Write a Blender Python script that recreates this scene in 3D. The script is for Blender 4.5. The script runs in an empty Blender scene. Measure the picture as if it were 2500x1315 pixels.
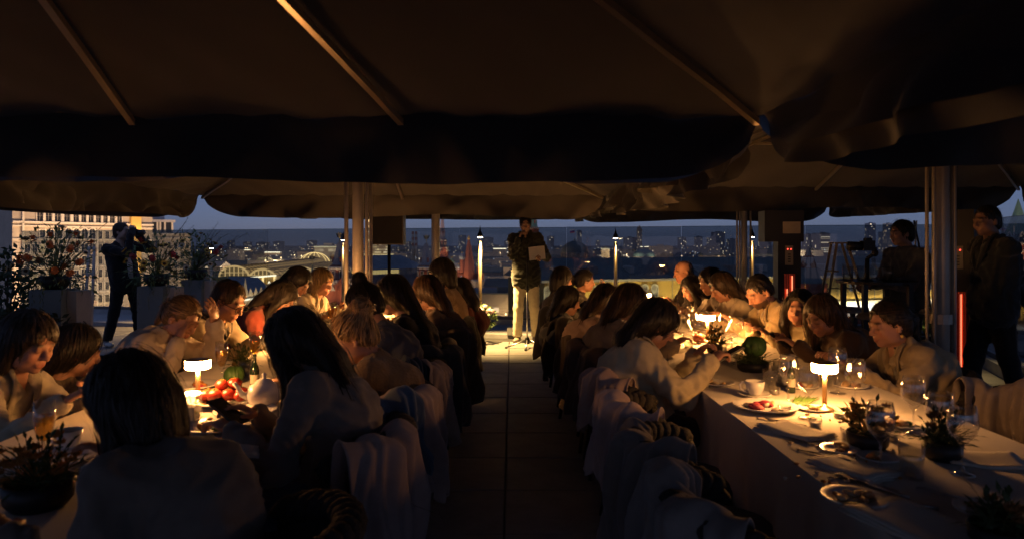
import bpy, math, random
import numpy as np
from mathutils import Vector, Matrix, Euler
random.seed(7); rng = np.random.default_rng(11)
PI = math.pi
scene = bpy.context.scene
COL = scene.collection

# ------------------------------------------------------------------ camera
CAMZ, F, CX, HZ = 1.44, 1700.0, 1250.0, 595.0      # eye height; focal length and horizon in 2500-px units
cam_d = bpy.data.cameras.new('camera'); cam = bpy.data.objects.new('camera', cam_d)
COL.objects.link(cam); scene.camera = cam
cam.location = (0, 0, CAMZ); cam.rotation_euler = (PI/2, 0, 0)
cam_d.sensor_width = 36; cam_d.lens = 36*F/2500; cam_d.shift_y = -(657.5-HZ)/2500
cam_d.clip_start = 0.05; cam_d.clip_end = 30000
cam_d.dof.use_dof = True; cam_d.dof.focus_distance = 7.5; cam_d.dof.aperture_fstop = 3.6
def P(px, py, d):
    return Vector(((px-CX)*d/F, d, CAMZ-(py-HZ)*d/F))

# ------------------------------------------------------------------ world, sun, exposure
w = bpy.data.worlds.new('World'); scene.world = w; w.use_nodes = True
nt = w.node_tree; nt.nodes.clear()
sky = nt.nodes.new('ShaderNodeTexSky'); sky.sky_type = 'NISHITA'; sky.sun_disc = False
SUN_EL, SUN_ROT = 8.0, 180.0
sky.sun_elevation = math.radians(SUN_EL); sky.sun_rotation = math.radians(SUN_ROT)
sky.altitude = 150; sky.air_density = 1.0; sky.dust_density = 0.15; sky.ozone_density = 4.6
bg = nt.nodes.new('ShaderNodeBackground'); bg.inputs['Strength'].default_value = 0.044
wo = nt.nodes.new('ShaderNodeOutputWorld')
tint = nt.nodes.new('ShaderNodeVectorMath'); tint.operation = 'MULTIPLY'; tint.inputs[1].default_value = (1.05, 0.98, 1.75)   # dusk: one even tint over the whole sky
nt.links.new(sky.outputs[0], tint.inputs[0]); mixs = nt.nodes.new('ShaderNodeMix'); mixs.data_type = 'RGBA'; mixs.inputs[0].default_value = 0.6        # thin even cloud over the clear dusk sky
mixs.inputs[7].default_value = (2.45, 3.2, 5.5, 1); nt.links.new(tint.outputs[0], mixs.inputs[6]); nt.links.new(mixs.outputs[2], bg.inputs['Color']); nt.links.new(bg.outputs[0], wo.inputs['Surface'])
sun_d = bpy.data.lights.new('sun', 'SUN'); sun_o = bpy.data.objects.new('sun', sun_d); COL.objects.link(sun_o)
sun_d.energy = 0.004; sun_d.angle = math.radians(12); sun_d.color = (0.75, 0.82, 1.0)
sun_o.rotation_euler = (math.radians(82), 0, 0)
scene.view_settings.view_transform = 'Standard'; scene.view_settings.look = 'None'
scene.view_settings.exposure = 0.0; scene.view_settings.gamma = 1.0
scene.view_settings.use_curve_mapping = False
cy = scene.cycles
cy.use_denoising = True; cy.max_bounces = 7; cy.diffuse_bounces = 3; cy.glossy_bounces = 3
cy.transparent_max_bounces = 24; cy.transmission_bounces = 4; cy.sample_clamp_indirect = 3.0; cy.sample_clamp_direct = 0
cy.use_light_tree = True; cy.caustics_reflective = False; cy.caustics_refractive = False
# ------------------------------------------------------------------ materials
MATS = {}
def mat(name, col, rough=0.7, metal=0.0, var=0.12, scale=12.0, bump=0.0, bscale=60.0, spec=0.5, sheen=0.0, emit=None, estr=0.0, attr=None, coat=0.0, stretch=None, sub=0.0, trans=0.0):
    if name in MATS: return MATS[name]
    m = bpy.data.materials.new(name); m.use_nodes = True; MATS[name] = m
    t = m.node_tree; b = t.nodes['Principled BSDF']; L = t.links.new
    b.inputs['Roughness'].default_value = rough; b.inputs['Metallic'].default_value = metal
    b.inputs['Specular IOR Level'].default_value = spec
    if sheen: b.inputs['Sheen Weight'].default_value = sheen
    if coat: b.inputs['Coat Weight'].default_value = coat
    c = (*col, 1.0)
    tc = t.nodes.new('ShaderNodeTexCoord'); src = tc.outputs['Object']
    if stretch:
        mp = t.nodes.new('ShaderNodeMapping'); mp.inputs['Scale'].default_value = stretch
        L(src, mp.inputs['Vector']); src = mp.outputs['Vector']
    if attr:
        a = t.nodes.new('ShaderNodeAttribute'); a.attribute_name = attr; colout = a.outputs['Color']
    else: colout = None
    if var > 0:
        n = t.nodes.new('ShaderNodeTexNoise'); n.inputs['Scale'].default_value = scale; n.inputs['Detail'].default_value = 5
        n.inputs['Roughness'].default_value = 0.65; L(src, n.inputs['Vector'])
        r = t.nodes.new('ShaderNodeMapRange'); r.inputs[1].default_value = 0.3; r.inputs[2].default_value = 0.7
        r.inputs[3].default_value = 1-var; r.inputs[4].default_value = 1+var; L(n.outputs['Fac'], r.inputs[0])
        mx = t.nodes.new('ShaderNodeVectorMath'); mx.operation = 'SCALE'
        if colout is not None: L(colout, mx.inputs[0])
        else: mx.inputs[0].default_value = col
        L(r.outputs[0], mx.inputs['Scale']); L(mx.outputs[0], b.inputs['Base Color'])
    elif colout is not None: L(colout, b.inputs['Base Color'])
    else: b.inputs['Base Color'].default_value = c
    if bump > 0:
        n2 = t.nodes.new('ShaderNodeTexNoise'); n2.inputs['Scale'].default_value = bscale; n2.inputs['Detail'].default_value = 4
        L(src, n2.inputs['Vector'])
        bp = t.nodes.new('ShaderNodeBump'); bp.inputs['Strength'].default_value = bump; bp.inputs['Distance'].default_value = 0.01
        L(n2.outputs['Fac'], bp.inputs['Height']); L(bp.outputs[0], b.inputs['Normal'])
    if emit:
        b.inputs['Emission Color'].default_value = (*emit, 1); b.inputs['Emission Strength'].default_value = estr
    if trans > 0:
        out = t.nodes['Material Output']; tl = t.nodes.new('ShaderNodeBsdfTranslucent'); tl.inputs['Color'].default_value = c
        mxs = t.nodes.new('ShaderNodeMixShader'); mxs.inputs[0].default_value = trans
        L(b.outputs[0], mxs.inputs[1]); L(tl.outputs[0], mxs.inputs[2]); L(mxs.outputs[0], out.inputs['Surface'])
    return m
def emat(name, col, s):
    if name in MATS: return MATS[name]
    m = bpy.data.materials.new(name); m.use_nodes = True; MATS[name] = m
    t = m.node_tree; t.nodes.clear()
    e = t.nodes.new('ShaderNodeEmission'); e.inputs[0].default_value = (*col, 1); e.inputs[1].default_value = s
    o = t.nodes.new('ShaderNodeOutputMaterial'); t.links.new(e.outputs[0], o.inputs['Surface'])
    return m
def glassmat(name, tint=(1, 1, 1), refl=1.0, rough=0.0, base=0.02):
    if name in MATS: return MATS[name]
    m = bpy.data.materials.new(name); m.use_nodes = True; MATS[name] = m
    t = m.node_tree; t.nodes.clear(); L = t.links.new
    tr = t.nodes.new('ShaderNodeBsdfTransparent'); tr.inputs[0].default_value = (*tint, 1)
    g = t.nodes.new('ShaderNodeBsdfGlossy'); g.inputs['Roughness'].default_value = rough; g.inputs['Color'].default_value = (refl, refl, refl, 1)
    lw = t.nodes.new('ShaderNodeLayerWeight'); lw.inputs[0].default_value = 0.5
    pw = t.nodes.new('ShaderNodeMath'); pw.operation = 'POWER'; pw.inputs[1].default_value = 3.0; L(lw.outputs['Facing'], pw.inputs[0])
    ad = t.nodes.new('ShaderNodeMath'); ad.operation = 'MULTIPLY_ADD'; ad.inputs[1].default_value = 0.8; ad.inputs[2].default_value = base; L(pw.outputs[0], ad.inputs[0])
    mx = t.nodes.new('ShaderNodeMixShader'); L(ad.outputs[0], mx.inputs[0]); L(tr.outputs[0], mx.inputs[1]); L(g.outputs[0], mx.inputs[2])
    o = t.nodes.new('ShaderNodeOutputMaterial'); L(mx.outputs[0], o.inputs['Surface'])
    return m
# ------------------------------------------------------------------ mesh building
class MB:
    def __init__(s): s.v = []; s.f = []; s.m = []
    def add(s, vs, fs, mi=0):
        o = len(s.v); s.v += [tuple(v) for v in vs]
        s.f += [tuple(i+o for i in f) for f in fs]; s.m += [mi]*len(fs); return s
    def box(s, c, sz, mi=0, rz=0, R=None):
        hx, hy, hz = sz[0]/2, sz[1]/2, sz[2]/2
        vs = [Vector((x, y, z)) for z in (-hz, hz) for y in (-hy, hy) for x in (-hx, hx)]
        if R is None: R = Matrix.Rotation(rz, 3, 'Z') if rz else None
        if R is not None: vs = [R @ v for v in vs]
        c = Vector(c)
        return s.add([v+c for v in vs], [(0, 2, 3, 1), (4, 5, 7, 6), (0, 1, 5, 4), (2, 6, 7, 3), (0, 4, 6, 2), (1, 3, 7, 5)], mi)
    def b2(s, x0, x1, y0, y1, z0, z1, mi=0):
        return s.box(((x0+x1)/2, (y0+y1)/2, (z0+z1)/2), (abs(x1-x0), abs(y1-y0), abs(z1-z0)), mi)
    def cyl(s, a, b, ra, rb=None, n=12, mi=0, caps=True):
        rb = ra if rb is None else rb; a = Vector(a); b = Vector(b); d = (b-a).normalized()
        u = d.orthogonal().normalized(); w_ = d.cross(u); vs = []
        for p, r in ((a, ra), (b, rb)):
            for i in range(n):
                t = 2*PI*i/n; vs.append(p+u*(r*math.cos(t))+w_*(r*math.sin(t)))
        fs = [(i, (i+1) % n, n+(i+1) % n, n+i) for i in range(n)]
        if caps: fs += [tuple(range(n-1, -1, -1)), tuple(range(n, 2*n))]
        return s.add(vs, fs, mi)
    def lathe(s, prof, c=(0, 0, 0), n=20, mi=0, sx=1, sy=1):
        vs = []; m = len(prof)
        for r, z in prof:
            for i in range(n):
                t = 2*PI*i/n; vs.append((c[0]+sx*r*math.cos(t), c[1]+sy*r*math.sin(t), c[2]+z))
        fs = [(j*n+i, j*n+(i+1) % n, (j+1)*n+(i+1) % n, (j+1)*n+i) for j in range(m-1) for i in range(n)]
        return s.add(vs, fs, mi)
    def ell(s, c, r, n=12, m=8, mi=0, R=None, jit=0):
        vs = []; c = Vector(c)
        for j in range(m+1):
            ph = PI*j/m
            for i in range(n):
                t = 2*PI*i/n; q = 1+(random.uniform(-jit, jit) if jit else 0)
                v = Vector((r[0]*math.sin(ph)*math.cos(t)*q, r[1]*math.sin(ph)*math.sin(t)*q, -r[2]*math.cos(ph)*q))
                vs.append((R @ v if R is not None else v)+c)
        return s.add(vs, [(j*n+i, j*n+(i+1) % n, (j+1)*n+(i+1) % n, (j+1)*n+i) for j in range(m) for i in range(n)], mi)
    def tube(s, pts, r, n=6, mi=0, caps=True):
        pts = [Vector(p) for p in pts]; rs = r if isinstance(r, (list, tuple)) else [r]*len(pts); vs = []
        u = None
        for i, p in enumerate(pts):
            d = (pts[min(i+1, len(pts)-1)]-pts[max(i-1, 0)]).normalized()
            u = d.orthogonal().normalized() if u is None else (u-d*u.dot(d)).normalized()
            w_ = d.cross(u)
            for k in range(n):
                t = 2*PI*k/n; vs.append(p+u*(rs[i]*math.cos(t))+w_*(rs[i]*math.sin(t)))
        fs = [(j*n+i, j*n+(i+1) % n, (j+1)*n+(i+1) % n, (j+1)*n+i) for j in range(len(pts)-1) for i in range(n)]
        if caps: fs += [tuple(range(n-1, -1, -1)), tuple(range((len(pts)-1)*n, len(pts)*n))]
        return s.add(vs, fs, mi)
    def grid(s, fn, nu, nv, mi=0, closed=False):
        vs = [fn(i/nu, j/nv) for j in range(nv+1) for i in range(nu+1)]
        return s.add(vs, [(j*(nu+1)+i, j*(nu+1)+i+1, (j+1)*(nu+1)+i+1, (j+1)*(nu+1)+i) for j in range(nv) for i in range(nu)], mi)
    def leaf(s, p, d, up, l, w_, mi=0, bend=0.2):
        d = Vector(d).normalized(); up = Vector(up); sd = d.cross(up)
        if sd.length < 1e-3: sd = d.orthogonal()
        sd.normalize(); nn = sd.cross(d); p = Vector(p)
        m = p+d*l*0.5; e = p+d*l-nn*l*bend
        return s.add([p, m+sd*w_/2-nn*w_*.12, m-nn*0.02*l, m-sd*w_/2-nn*w_*.12, e], [(0, 1, 2), (0, 2, 3), (1, 4, 2), (2, 4, 3)], mi)
    def mesh(s, name, mats, smooth=False, xf=None):
        me = bpy.data.meshes.new(name)
        me.from_pydata(s.v, [], s.f)
        for m in (mats if isinstance(mats, (list, tuple)) else [mats]): me.materials.append(m)
        if any(s.m): me.polygons.foreach_set('material_index', s.m)
        if smooth: me.polygons.foreach_set('use_smooth', [True]*len(s.f))
        me.update(); return me
    def build(s, name, mats, parent=None, smooth=False, loc=None):
        return obj(name, s.mesh(name, mats, smooth), parent, loc)
def obj(name, me, parent=None, loc=None, rz=0, sc=None):
    o = bpy.data.objects.new(name, me); COL.objects.link(o)
    if parent is not None: o.parent = parent
    if loc is not None: o.location = loc
    if rz: o.rotation_euler = (0, 0, rz)
    if sc is not None: o.scale = sc
    return o
def tag(o, label=None, cat=None, group=None, kind=None):
    if label: o['label'] = label
    if cat: o['category'] = cat
    if group: o['group'] = group
    if kind: o['kind'] = kind
    return o
def thing(name, label, cat, loc=(0, 0, 0), rz=0, group=None):
    o = bpy.data.objects.new(name, None); COL.objects.link(o); o.empty_display_size = 0.1
    o.location = loc; o.rotation_euler = (0, 0, rz)
    return tag(o, label, cat, group)
def dup(root, loc=None, rz=None, label=None, group=None, parent=None):
    r = root.copy(); COL.objects.link(r)
    if parent is not None: r.parent = parent
    if loc is not None: r.location = loc
    if rz is not None: r.rotation_euler = (0, 0, rz)
    if label: r['label'] = label
    if group: r['group'] = group
    for ch in list(root.children): dup(ch, parent=r)
    return r
def light(name, kind, loc, energy, col, parent=None, **kw):
    d = bpy.data.lights.new(name, kind); d.energy = energy; d.color = col
    for k, v in kw.items():
        if k != 'aim': setattr(d, k, v)
    o = bpy.data.objects.new(name, d); COL.objects.link(o); o.location = loc
    if parent is not None: o.parent = parent
    if 'aim' in kw: o.rotation_euler = Vector(kw['aim']).to_track_quat('-Z', 'Y').to_euler()
    return o
WARM = (1.0, 0.56, 0.16)
# common materials
M_black = mat('black_plastic', (0.012, 0.012, 0.013), 0.5)
M_blkmetal = mat('black_metal', (0.02, 0.02, 0.022), 0.4, 0.6)
M_steel = mat('brushed_steel', (0.55, 0.54, 0.52), 0.35, 1.0, bump=.05)
M_alu = mat('dull_aluminium', (0.42, 0.41, 0.39), 0.45, 0.7)
M_white = mat('white_ceramic', (0.8, 0.78, 0.74), 0.25, var=.03)
M_glass = glassmat('clear_glass', (0.96, 0.96, 0.95), base=0.09)
# ------------------------------------------------------------------ terrace
M_tile = mat('grey_stone_tile', (0.25, 0.235, 0.215), 0.62, var=.22, scale=5, bump=.12, bscale=90)
M_slab = mat('dark_screed', (0.05, 0.048, 0.045), 0.9)
M_ledge = mat('pale_stone_ledge', (0.42, 0.42, 0.43), 0.7, var=.15, scale=6, bump=.1)
M_win0 = mat('dark_door_glass', (0.02, 0.02, 0.022), .12, spec=.6)
RA, RB, RC = Vector((-10.2, 14.5, 0)), Vector((6.5, 10.6, 0)), Vector((5.0, 6.4, 0))
def quadslab(mb, pts, z0, z1, mi=0):
    n = len(pts); vs = [(p[0], p[1], z0) for p in pts]+[(p[0], p[1], z1) for p in pts]
    mb.add(vs, [tuple(range(n-1, -1, -1)), tuple(range(n, 2*n))]+[(i, (i+1) % n, n+(i+1) % n, n+i) for i in range(n)], mi)
floor = MB(); quadslab(floor, [(-14, -9), (7.6, -9), (7.6, 6.0), (6.9, 9.1), (-14, 13.9)], -0.5, -0.014)
floor = floor.build('terrace_floor', M_slab); tag(floor, kind='structure')
TS = 0.62
tb = MB()
def tilemesh():
    h = TS/2-0.004; b = 0.006
    vs = [(-h, -h, -.012), (h, -h, -.012), (h, h, -.012), (-h, h, -.012)]
    vs += [(-h, -h, -b), (h, -h, -b), (h, h, -b), (-h, h, -b), (-h+b, -h+b, 0), (h-b, -h+b, 0), (h-b, h-b, 0), (-h+b, h-b, 0)]
    fs = [(0, 1, 5, 4), (1, 2, 6, 5), (2, 3, 7, 6), (3, 0, 4, 7), (4, 5, 9, 8), (5, 6, 10, 9), (6, 7, 11, 10), (7, 4, 8, 11), (8, 9, 10, 11)]
    return vs, fs
tv, tf = tilemesh(); tm = MB().add(tv, tf).mesh('tile', M_tile)
# tiles get slightly different tones from three castings of the same stone
M_tile2 = mat('grey_stone_tile_b', (0.22, 0.21, 0.195), 0.6, var=.22, scale=5, bump=.12, bscale=90)
M_tile3 = mat('grey_stone_tile_c', (0.28, 0.26, 0.235), 0.64, var=.22, scale=5, bump=.12, bscale=90)
tms = [tm, MB().add(tv, tf).mesh('tile', M_tile2), MB().add(tv, tf).mesh('tile', M_tile3)]
X0 = -0.31; restmb = MB()
def inside(x, y): return y < 10.75-(x+0)*0.235 and x < 6.6
for j in range(-14, 21):
    for i in range(-22, 11):
        x = X0+TS*i+TS/2+.27; y = 0.05+TS*j
        if not inside(x+.3, y+.3): continue
        if -5.6 < x < 6.4 and 3.4 < y and (abs(x) < 2.3 or y > 5.6):
            obj('tile', random.choice(tms), floor, (x, y, random.uniform(-.0015, .0005)), rz=random.choice((0, PI/2, PI, -PI/2)))
        else: restmb.add([(a+x, b+y, c) for a, b, c in tv], tf)
tag(restmb.build('outer_tiles', M_tile, floor), kind='stuff')
# ledge behind the tiles, carrying the glass
dr = (RB-RA).normalized(); nr = Vector((dr.y, -dr.x, 0))      # nr points back towards the tables
led = MB(); A0 = RA; B0 = RB
q = [A0+nr*1.35, B0+nr*1.35, B0-nr*.35, A0-nr*.35]; quadslab(led, q, -.4, 0.045)
q2 = [A0+nr*.10, B0+nr*.10, B0-nr*.28, A0-nr*.28]; quadslab(led, q2, 0.04, 0.13)
d2 = (RC-RB).normalized(); n2 = Vector((d2.y, -d2.x, 0))
quadslab(led, [RB+n2*.12, RC+n2*.12, RC-n2*.3, RB-n2*.3], -.4, 0.128)
tag(led.build('ledge', M_ledge), kind='structure')
# terrace edge wall below
M_wall = mat('roof_render', (0.2, 0.19, 0.18), 0.85, var=.2)
# glass windbreak panels
M_rail = glassmat('windbreak_glass', (0.53, 0.57, 0.61), refl=.6, base=0.06)
M_edge = mat('glass_edge', (0.05, 0.09, 0.09), 0.25)
M_shoe = mat('rail_shoe', (0.16, 0.155, 0.15), 0.4, 0.8)
def panel(a, b, zt, label):
    d = (b-a); L = d.length; rz = math.atan2(d.y, d.x)
    t = thing('glass_windbreak_panel', label, 'windbreak', a, rz, 'clear glass windbreak panels along the terrace edge')
    MB().b2(.003, L-.003, -.009, .009, .15, zt).build('pane', M_rail, t)
    MB().b2(.003, L-.003, -.010, .010, zt+.0, zt+.006).build('top_edge', M_edge, t)
    MB().b2(0, L, -.04, .04, .128, .185).build('base_channel', M_shoe, t)
npn = 9
for i in range(npn):
    panel(RA+(RB-RA)*(i/npn), RA+(RB-RA)*((i+1)/npn), 1.70+.03*(i/npn), 'clear glass windbreak panel standing in the ledge behind the speaker')
for i in range(3): panel(RB+(RC-RB)*(i/3), RB+(RC-RB)*((i+1)/3), 1.73, 'clear glass windbreak panel on the short return beside the staff')
# slim column lights along the glass
M_brass = mat('brushed_bronze', (0.50, 0.40, 0.27), 0.32, 0.9)
M_led = emat('column_led', (1.0, 0.72, 0.38), 45.0)
def column_light(p, h, label, e=28, aim=(.12, -.35, -1)):
    t = thing('column_light', label, 'lamp', p, 0, 'slim column lights along the glass')
    MB().cyl((0, 0, 0), (0, 0, h-.10), .030, .026, 12).build('post', M_brass, t, True)
    MB().lathe([(.002, .17), (.008, .12), (.02, .075), (.036, .05), (.042, .02), (.042, 0), (.036, 0)], (0, 0, h-.04), 14).build('cap', M_blkmetal, t, True)
    MB().lathe([(.0, -.004), (.034, -.004), (.034, .012), (0, .012)], (0, 0, h-.045), 14).build('lamp', M_led, t)
    MB().lathe([(.0, 0), (.05, 0), (.05, .012), (.032, .03), (0, .03)], (0, 0, .0), 12).build('foot', M_brass, t, True)
    light('downlight', 'SPOT', Vector((aim[0], aim[1], 0)).normalized()*.075+Vector((0, 0, h-.055)), e, (1.0, .60, .20), t, spot_size=math.radians(86), spot_blend=1.0, shadow_soft_size=.02, aim=aim)
    return t
def railpt(px, off):
    k = (px-CX)/F; a = RA+nr*off; e = dr
    s = (k*a.y-a.x)/(e.x-k*e.y); return a+e*s
for px, ytop, lab in ((1172, 572, 'slim bronze column light with bright head beside the flowering pot'), (1503, 575, 'slim bronze column light rising behind the women at the table end'),
                      (838, 580, 'slim bronze column light next to the thick parasol mast'), (1836, 572, 'slim bronze column light behind the parasol mast by the heater'),
                      (516, 600, 'slim bronze column light beside the flowers on the rear plinth'), (2462, 600, 'slim bronze column light behind the waiter')):
    p = railpt(px, 1.85 if px == 1172 else .55) if px < 2300 else Vector((5.6, 7.75, 0)); p.z = .045 if px < 2300 and px != 1172 else 0.0
    h = CAMZ-(ytop-HZ)*p.y/F-p.z
    column_light(p, h, lab, *{1172: (860, (.16, -.14, -1)), 2462: (420, (-.6, -.25, -1)), 516: (260, (-.5, -.75, -.8))}.get(px, (60, (0, -.35, -1))))
# dark glazed partition at the far end of the terrace
t = thing('glazed_partition', 'tall dark teal glazed partition with a glowing dot for a red reflection at the terrace end', 'partition', (-8.2, 10.2, 0))
MB().b2(.20, .52, 0, .10, 0, 3.2).build('post', mat('teal_panel', (.02, .05, .065), .35), t)
MB().b2(-2.6, .19, .03, .05, .05, 3.2).build('pane', glassmat('dark_glass', (.35, .42, .45), base=.12), t)
MB().b2(-.02, .02, .0, .09, .05, 3.2).build('mullion', M_blkmetal, t)
MB().ell((.03, -.03, 1.93), (.03, .02, .03)).build('red_light_dot', emat('red_reflection', (1, .03, .05), 1.2), t)  # red light reflected in the pane, put in as a glowing dot
MB().b2(-2.6, .52, 0, .1, 3.2, 3.3).build('head_rail', M_blkmetal, t)

# ------------------------------------------------------------------ city
ST = -34.0                                            # street level
M_ground = mat('street_asphalt', (0.26, 0.23, 0.20), 0.9, var=.4, scale=.02)
g = MB(); g.add([(-9000, 40, ST), (9000, 40, ST), (9000, 12000, ST), (-9000, 12000, ST)], [(0, 1, 2, 3)])
tag(g.build('city_ground', M_ground), kind='structure')
g = MB(); g.b2(-14, 7.5, -9.4, 14.0, ST, -.52); g = g.build('hotel_roof_block', M_wall); tag(g, 'rendered block carrying the roof terrace', 'building')

M_stone = mat('cream_stone', (0.42, 0.36, 0.29), .85, var=.1, scale=.6)
M_stone2 = mat('pink_stone', (0.40, 0.30, 0.24), .85, var=.1, scale=.6)
M_trim = mat('pale_trim', (0.60, 0.55, 0.47), .8, var=.06, scale=1)
M_win = mat('dark_window', (0.02, 0.02, 0.022), .15, spec=.6)
M_winlit = emat('lit_window', (1.0, .62, .25), 1.2)
M_frame = mat('window_frame', (0.30, .27, .23), .7)
M_dkroof = mat('dark_green_roof', (0.21, 0.23, 0.21), .7, var=.25, scale=.15)
M_grroof = mat('grey_tin_roof', (0.42, 0.41, 0.42), .6, var=.2, scale=.4)
M_brick = mat('red_brick', (0.30, 0.085, 0.045), .9, var=.2, scale=2)
M_gold = mat('gold_leaf', (0.80, 0.52, 0.12), .4, .35)
M_copper = mat('green_copper', (0.13, 0.25, 0.17), .7, var=.2, scale=1)
M_yel = mat('yellow_render', (0.62, 0.40, 0.10), .85, var=.08, scale=.3)
M_rope = emat('light_string', (1.0, .62, .22), 4.5)
M_ropew = emat('flood_strip', (1.0, .80, .50), 5.0)

def windowmesh(w_, h, arch=False, lit=False, trim=True):
    mb = MB(); n = 8
    if arch:
        r = w_/2; pts = [(-r, 0), (r, 0)]+[(r*math.cos(PI*i/n), h-r+r*math.sin(PI*i/n)) for i in range(n+1)]
    else: pts = [(-w_/2, 0), (w_/2, 0), (w_/2, h), (-w_/2, h)]
    k = len(pts); t = .16*w_
    out = [(x*(1+2*t/w_), (z+t if z > h*.4 else z-t*.5)) for x, z in pts]
    # glass, recessed look: surround proud of the wall, glass 2 cm proud with frame bars
    mb.add([(x, -.02, z) for x, z in pts], [tuple(range(k))], 0)
    if trim:
        mb.add([(x, -.02, z) for x, z in pts]+[(x, -.22, z) for x, z in pts]+[(x, -.22, z) for x, z in out]+[(x, 0, z) for x, z in out],
               [(i+a*k, (i+1) % k+a*k, (i+1) % k+(a+1)*k, i+(a+1)*k) for a in range(3) for i in range(k)], 1)
    mb.b2(-.04*w_, .04*w_, -.07, -.03, 0, h*.98, 2); mb.b2(-w_/2, w_/2, -.08, -.035, h*.6, h*.6+.05*w_, 2)
    return mb.mesh('window', [M_winlit if lit else M_win, M_trim, M_frame])
WM = {}
def winrow(parent, xs, z, w_, h, arch=False, litp=0.0, y=0.0):
    key = (round(w_, 2), round(h, 2), arch)
    if key not in WM: WM[key] = (windowmesh(w_, h, arch), windowmesh(w_, h, arch, True))
    for x in xs: obj('window', WM[key][1 if random.random() < litp else 0], parent, (x, y, z))
def facade_thing(name, label, a, b, depth, ztop, mat_, zbot=ST):
    """building with its front along a->b (local +x), front face at local y=0, camera side is -y"""
    d = (b-a); L = d.length; rz = math.atan2(d.y, d.x)
    t = thing(name, label, 'building', (a.x, a.y, 0), rz)
    MB().b2(0, L, 0, depth, zbot, ztop).build('wall', mat_, t)
    return t, L
# --- long hotel facade
a = P(30, 595, 166); b = P(372, 595, 196); a.z = b.z = 0
t, L = facade_thing('hotel_building', 'cream stone hotel facade with arched loggias and many windows, warmly floodlit', a, b, 40, 9.5, M_stone)
S_ = L/342.0
def hx(px):                                            # picture column on the facade -> local x
    k = (px-CX)/F; d = (b-a).normalized(); s = (k*a.y-a.x)/(d.x-k*d.y); return s
hz_ = lambda py, D: CAMZ-(py-HZ)*D/F
for z, th, pr in ((6.45, .45, .5), (5.6, .3, .35), (2.4, .28, .3), (-1.2, .25, .25), (-4.5, .3, .35), (-11.2, .3, .35), (-17.8, .3, .35)):
    MB().b2(-.1, L+.1, -pr, .02, z, z+th).build('cornice', M_trim, t)
xs = [hx(p) for p in (97, 118, 140, 163, 185, 203, 221, 239, 256, 273, 291)]
winrow(t, xs, 6.95, 1.35, 2.3)
for p in (107, 129, 151, 174, 194, 212, 230, 248, 264, 282): MB().b2(hx(p)-.28, hx(p)+.28, -.35, .01, 6.9, 9.4).build('pilaster', M_trim, t)
winrow(t, [hx(p) for p in (103, 124, 146)], 2.85, 1.15, 2.0)
winrow(t, [hx(p) for p in (167, 186, 206, 225)], 2.75, 1.55, 2.6, True)
for r, zz in enumerate((-.8, -4.0, -7.4, -10.7, -14.0, -17.4, -20.7)):
    winrow(t, [hx(206), hx(225)], zz, 1.6, 2.3, r % 2 == 1, .15)
    winrow(t, [hx(244), hx(261), hx(278), hx(296)], zz+.1, 1.0, 2.0, False, .06)
    winrow(t, [hx(p) for p in (66, 84, 103, 124, 146, 167, 186)], zz+.1, 1.1, 2.0, r == 1, .12)
    if r % 2 == 0:
        bl = MB(); bl.b2(hx(198), hx(233), -.9, -.02, zz-.35, zz-.1); bl.b2(hx(198), hx(233), -.9, -.8, zz-.1, zz+.75); bl.build('balcony', M_stone2, t)
winrow(t, [hx(p) for p in (244, 261, 278, 296)], 2.7, 1.0, 2.0)
MB().b2(hx(316), hx(340), -1.0, .5, ST, 11).build('bay', M_yel, t)
MB().b2(hx(235), hx(237.5), -.5, .0, ST, 5.4).build('pilaster', M_trim, t)
MB().b2(hx(52), hx(57), -.5, .0, ST, 9.4).build('pilaster', M_trim, t)
MB().b2(hx(252), hx(253.5), -.3, .0, -22, 2.3).build('pilaster', M_trim, t)
def uplight(parent, x, z, e, size=60, dz=1.0, y=-2.2, col=(1, .60, .24)):
    light('floodlight', 'SPOT', (x, y, z), e, col, parent, spot_size=math.radians(size), spot_blend=.9, shadow_soft_size=.25, aim=(0, .35, dz))
for p, z, e in ((75, -14, 2200), (110, -9, 900), (150, -12, 1500), (215, -19, 3500), (253, -21, 5500), (270, -14, 1500), (328, -8, 2600), (328, 2, 1500), (205, -9, 1500), (180, 1, 700), (250, 0, 700), (110, 1, 700), (64, -1, 900)):
    uplight(t, hx(p), z, e*1.6)
# general street glow onto the facade
for p in (90, 200, 310): light('street_glow', 'AREA', (hx(p), -26, -20), 13000, (1, .62, .34), t, size=12, aim=(0, 1, .75))
# --- rear wing with roof pavilion
a = P(352, 595, 215); b = P(466, 595, 225); a.z = b.z = 0
t, L = facade_thing('office_wing', 'cream stone wing with small square windows and a glazed roof pavilion', a, b, 30, 4.9, M_stone)
for z in (4.3, 3.0, -3.1, -6.6): MB().b2(-.15, L+.15, -.45, .02, z, z+.35).build('cornice', M_trim, t)
for zz in (.0, -3.2, -6.2, -9.6, -13.2, -16.8): winrow(t, [L*k for k in (.52, .66, .80, .92)], zz, 1.0, 1.9, False, .12)
winrow(t, [L*.22], .2, 2.2, 2.2)
pv = MB(); pv.b2(L*.12, L*.62, 1.5, 12, 4.95, 8.2).build('pavilion_wall', M_win, t)
pv = MB(); pv.b2(L*.08, L*.68, .8, 13, 8.2, 9.0); pv.b2(L*.10, L*.5, 3, 12, 9.0, 10.6); pv.build('pavilion_roof', M_grroof, t)
for k in (.12, .3, .36, .46, .62): MB().b2(L*k-.25, L*k+.25, 1.0, 1.5, 4.95, 8.2).build('pavilion_post', M_trim, t)
for k, e in ((.6, 1500), (.86, 2000)): uplight(t, L*k, -16, e)
light('street_glow', 'AREA', (L*.6, -26, -18), 6000, (1, .62, .34), t, size=10, aim=(0, 1, .7))
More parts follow.
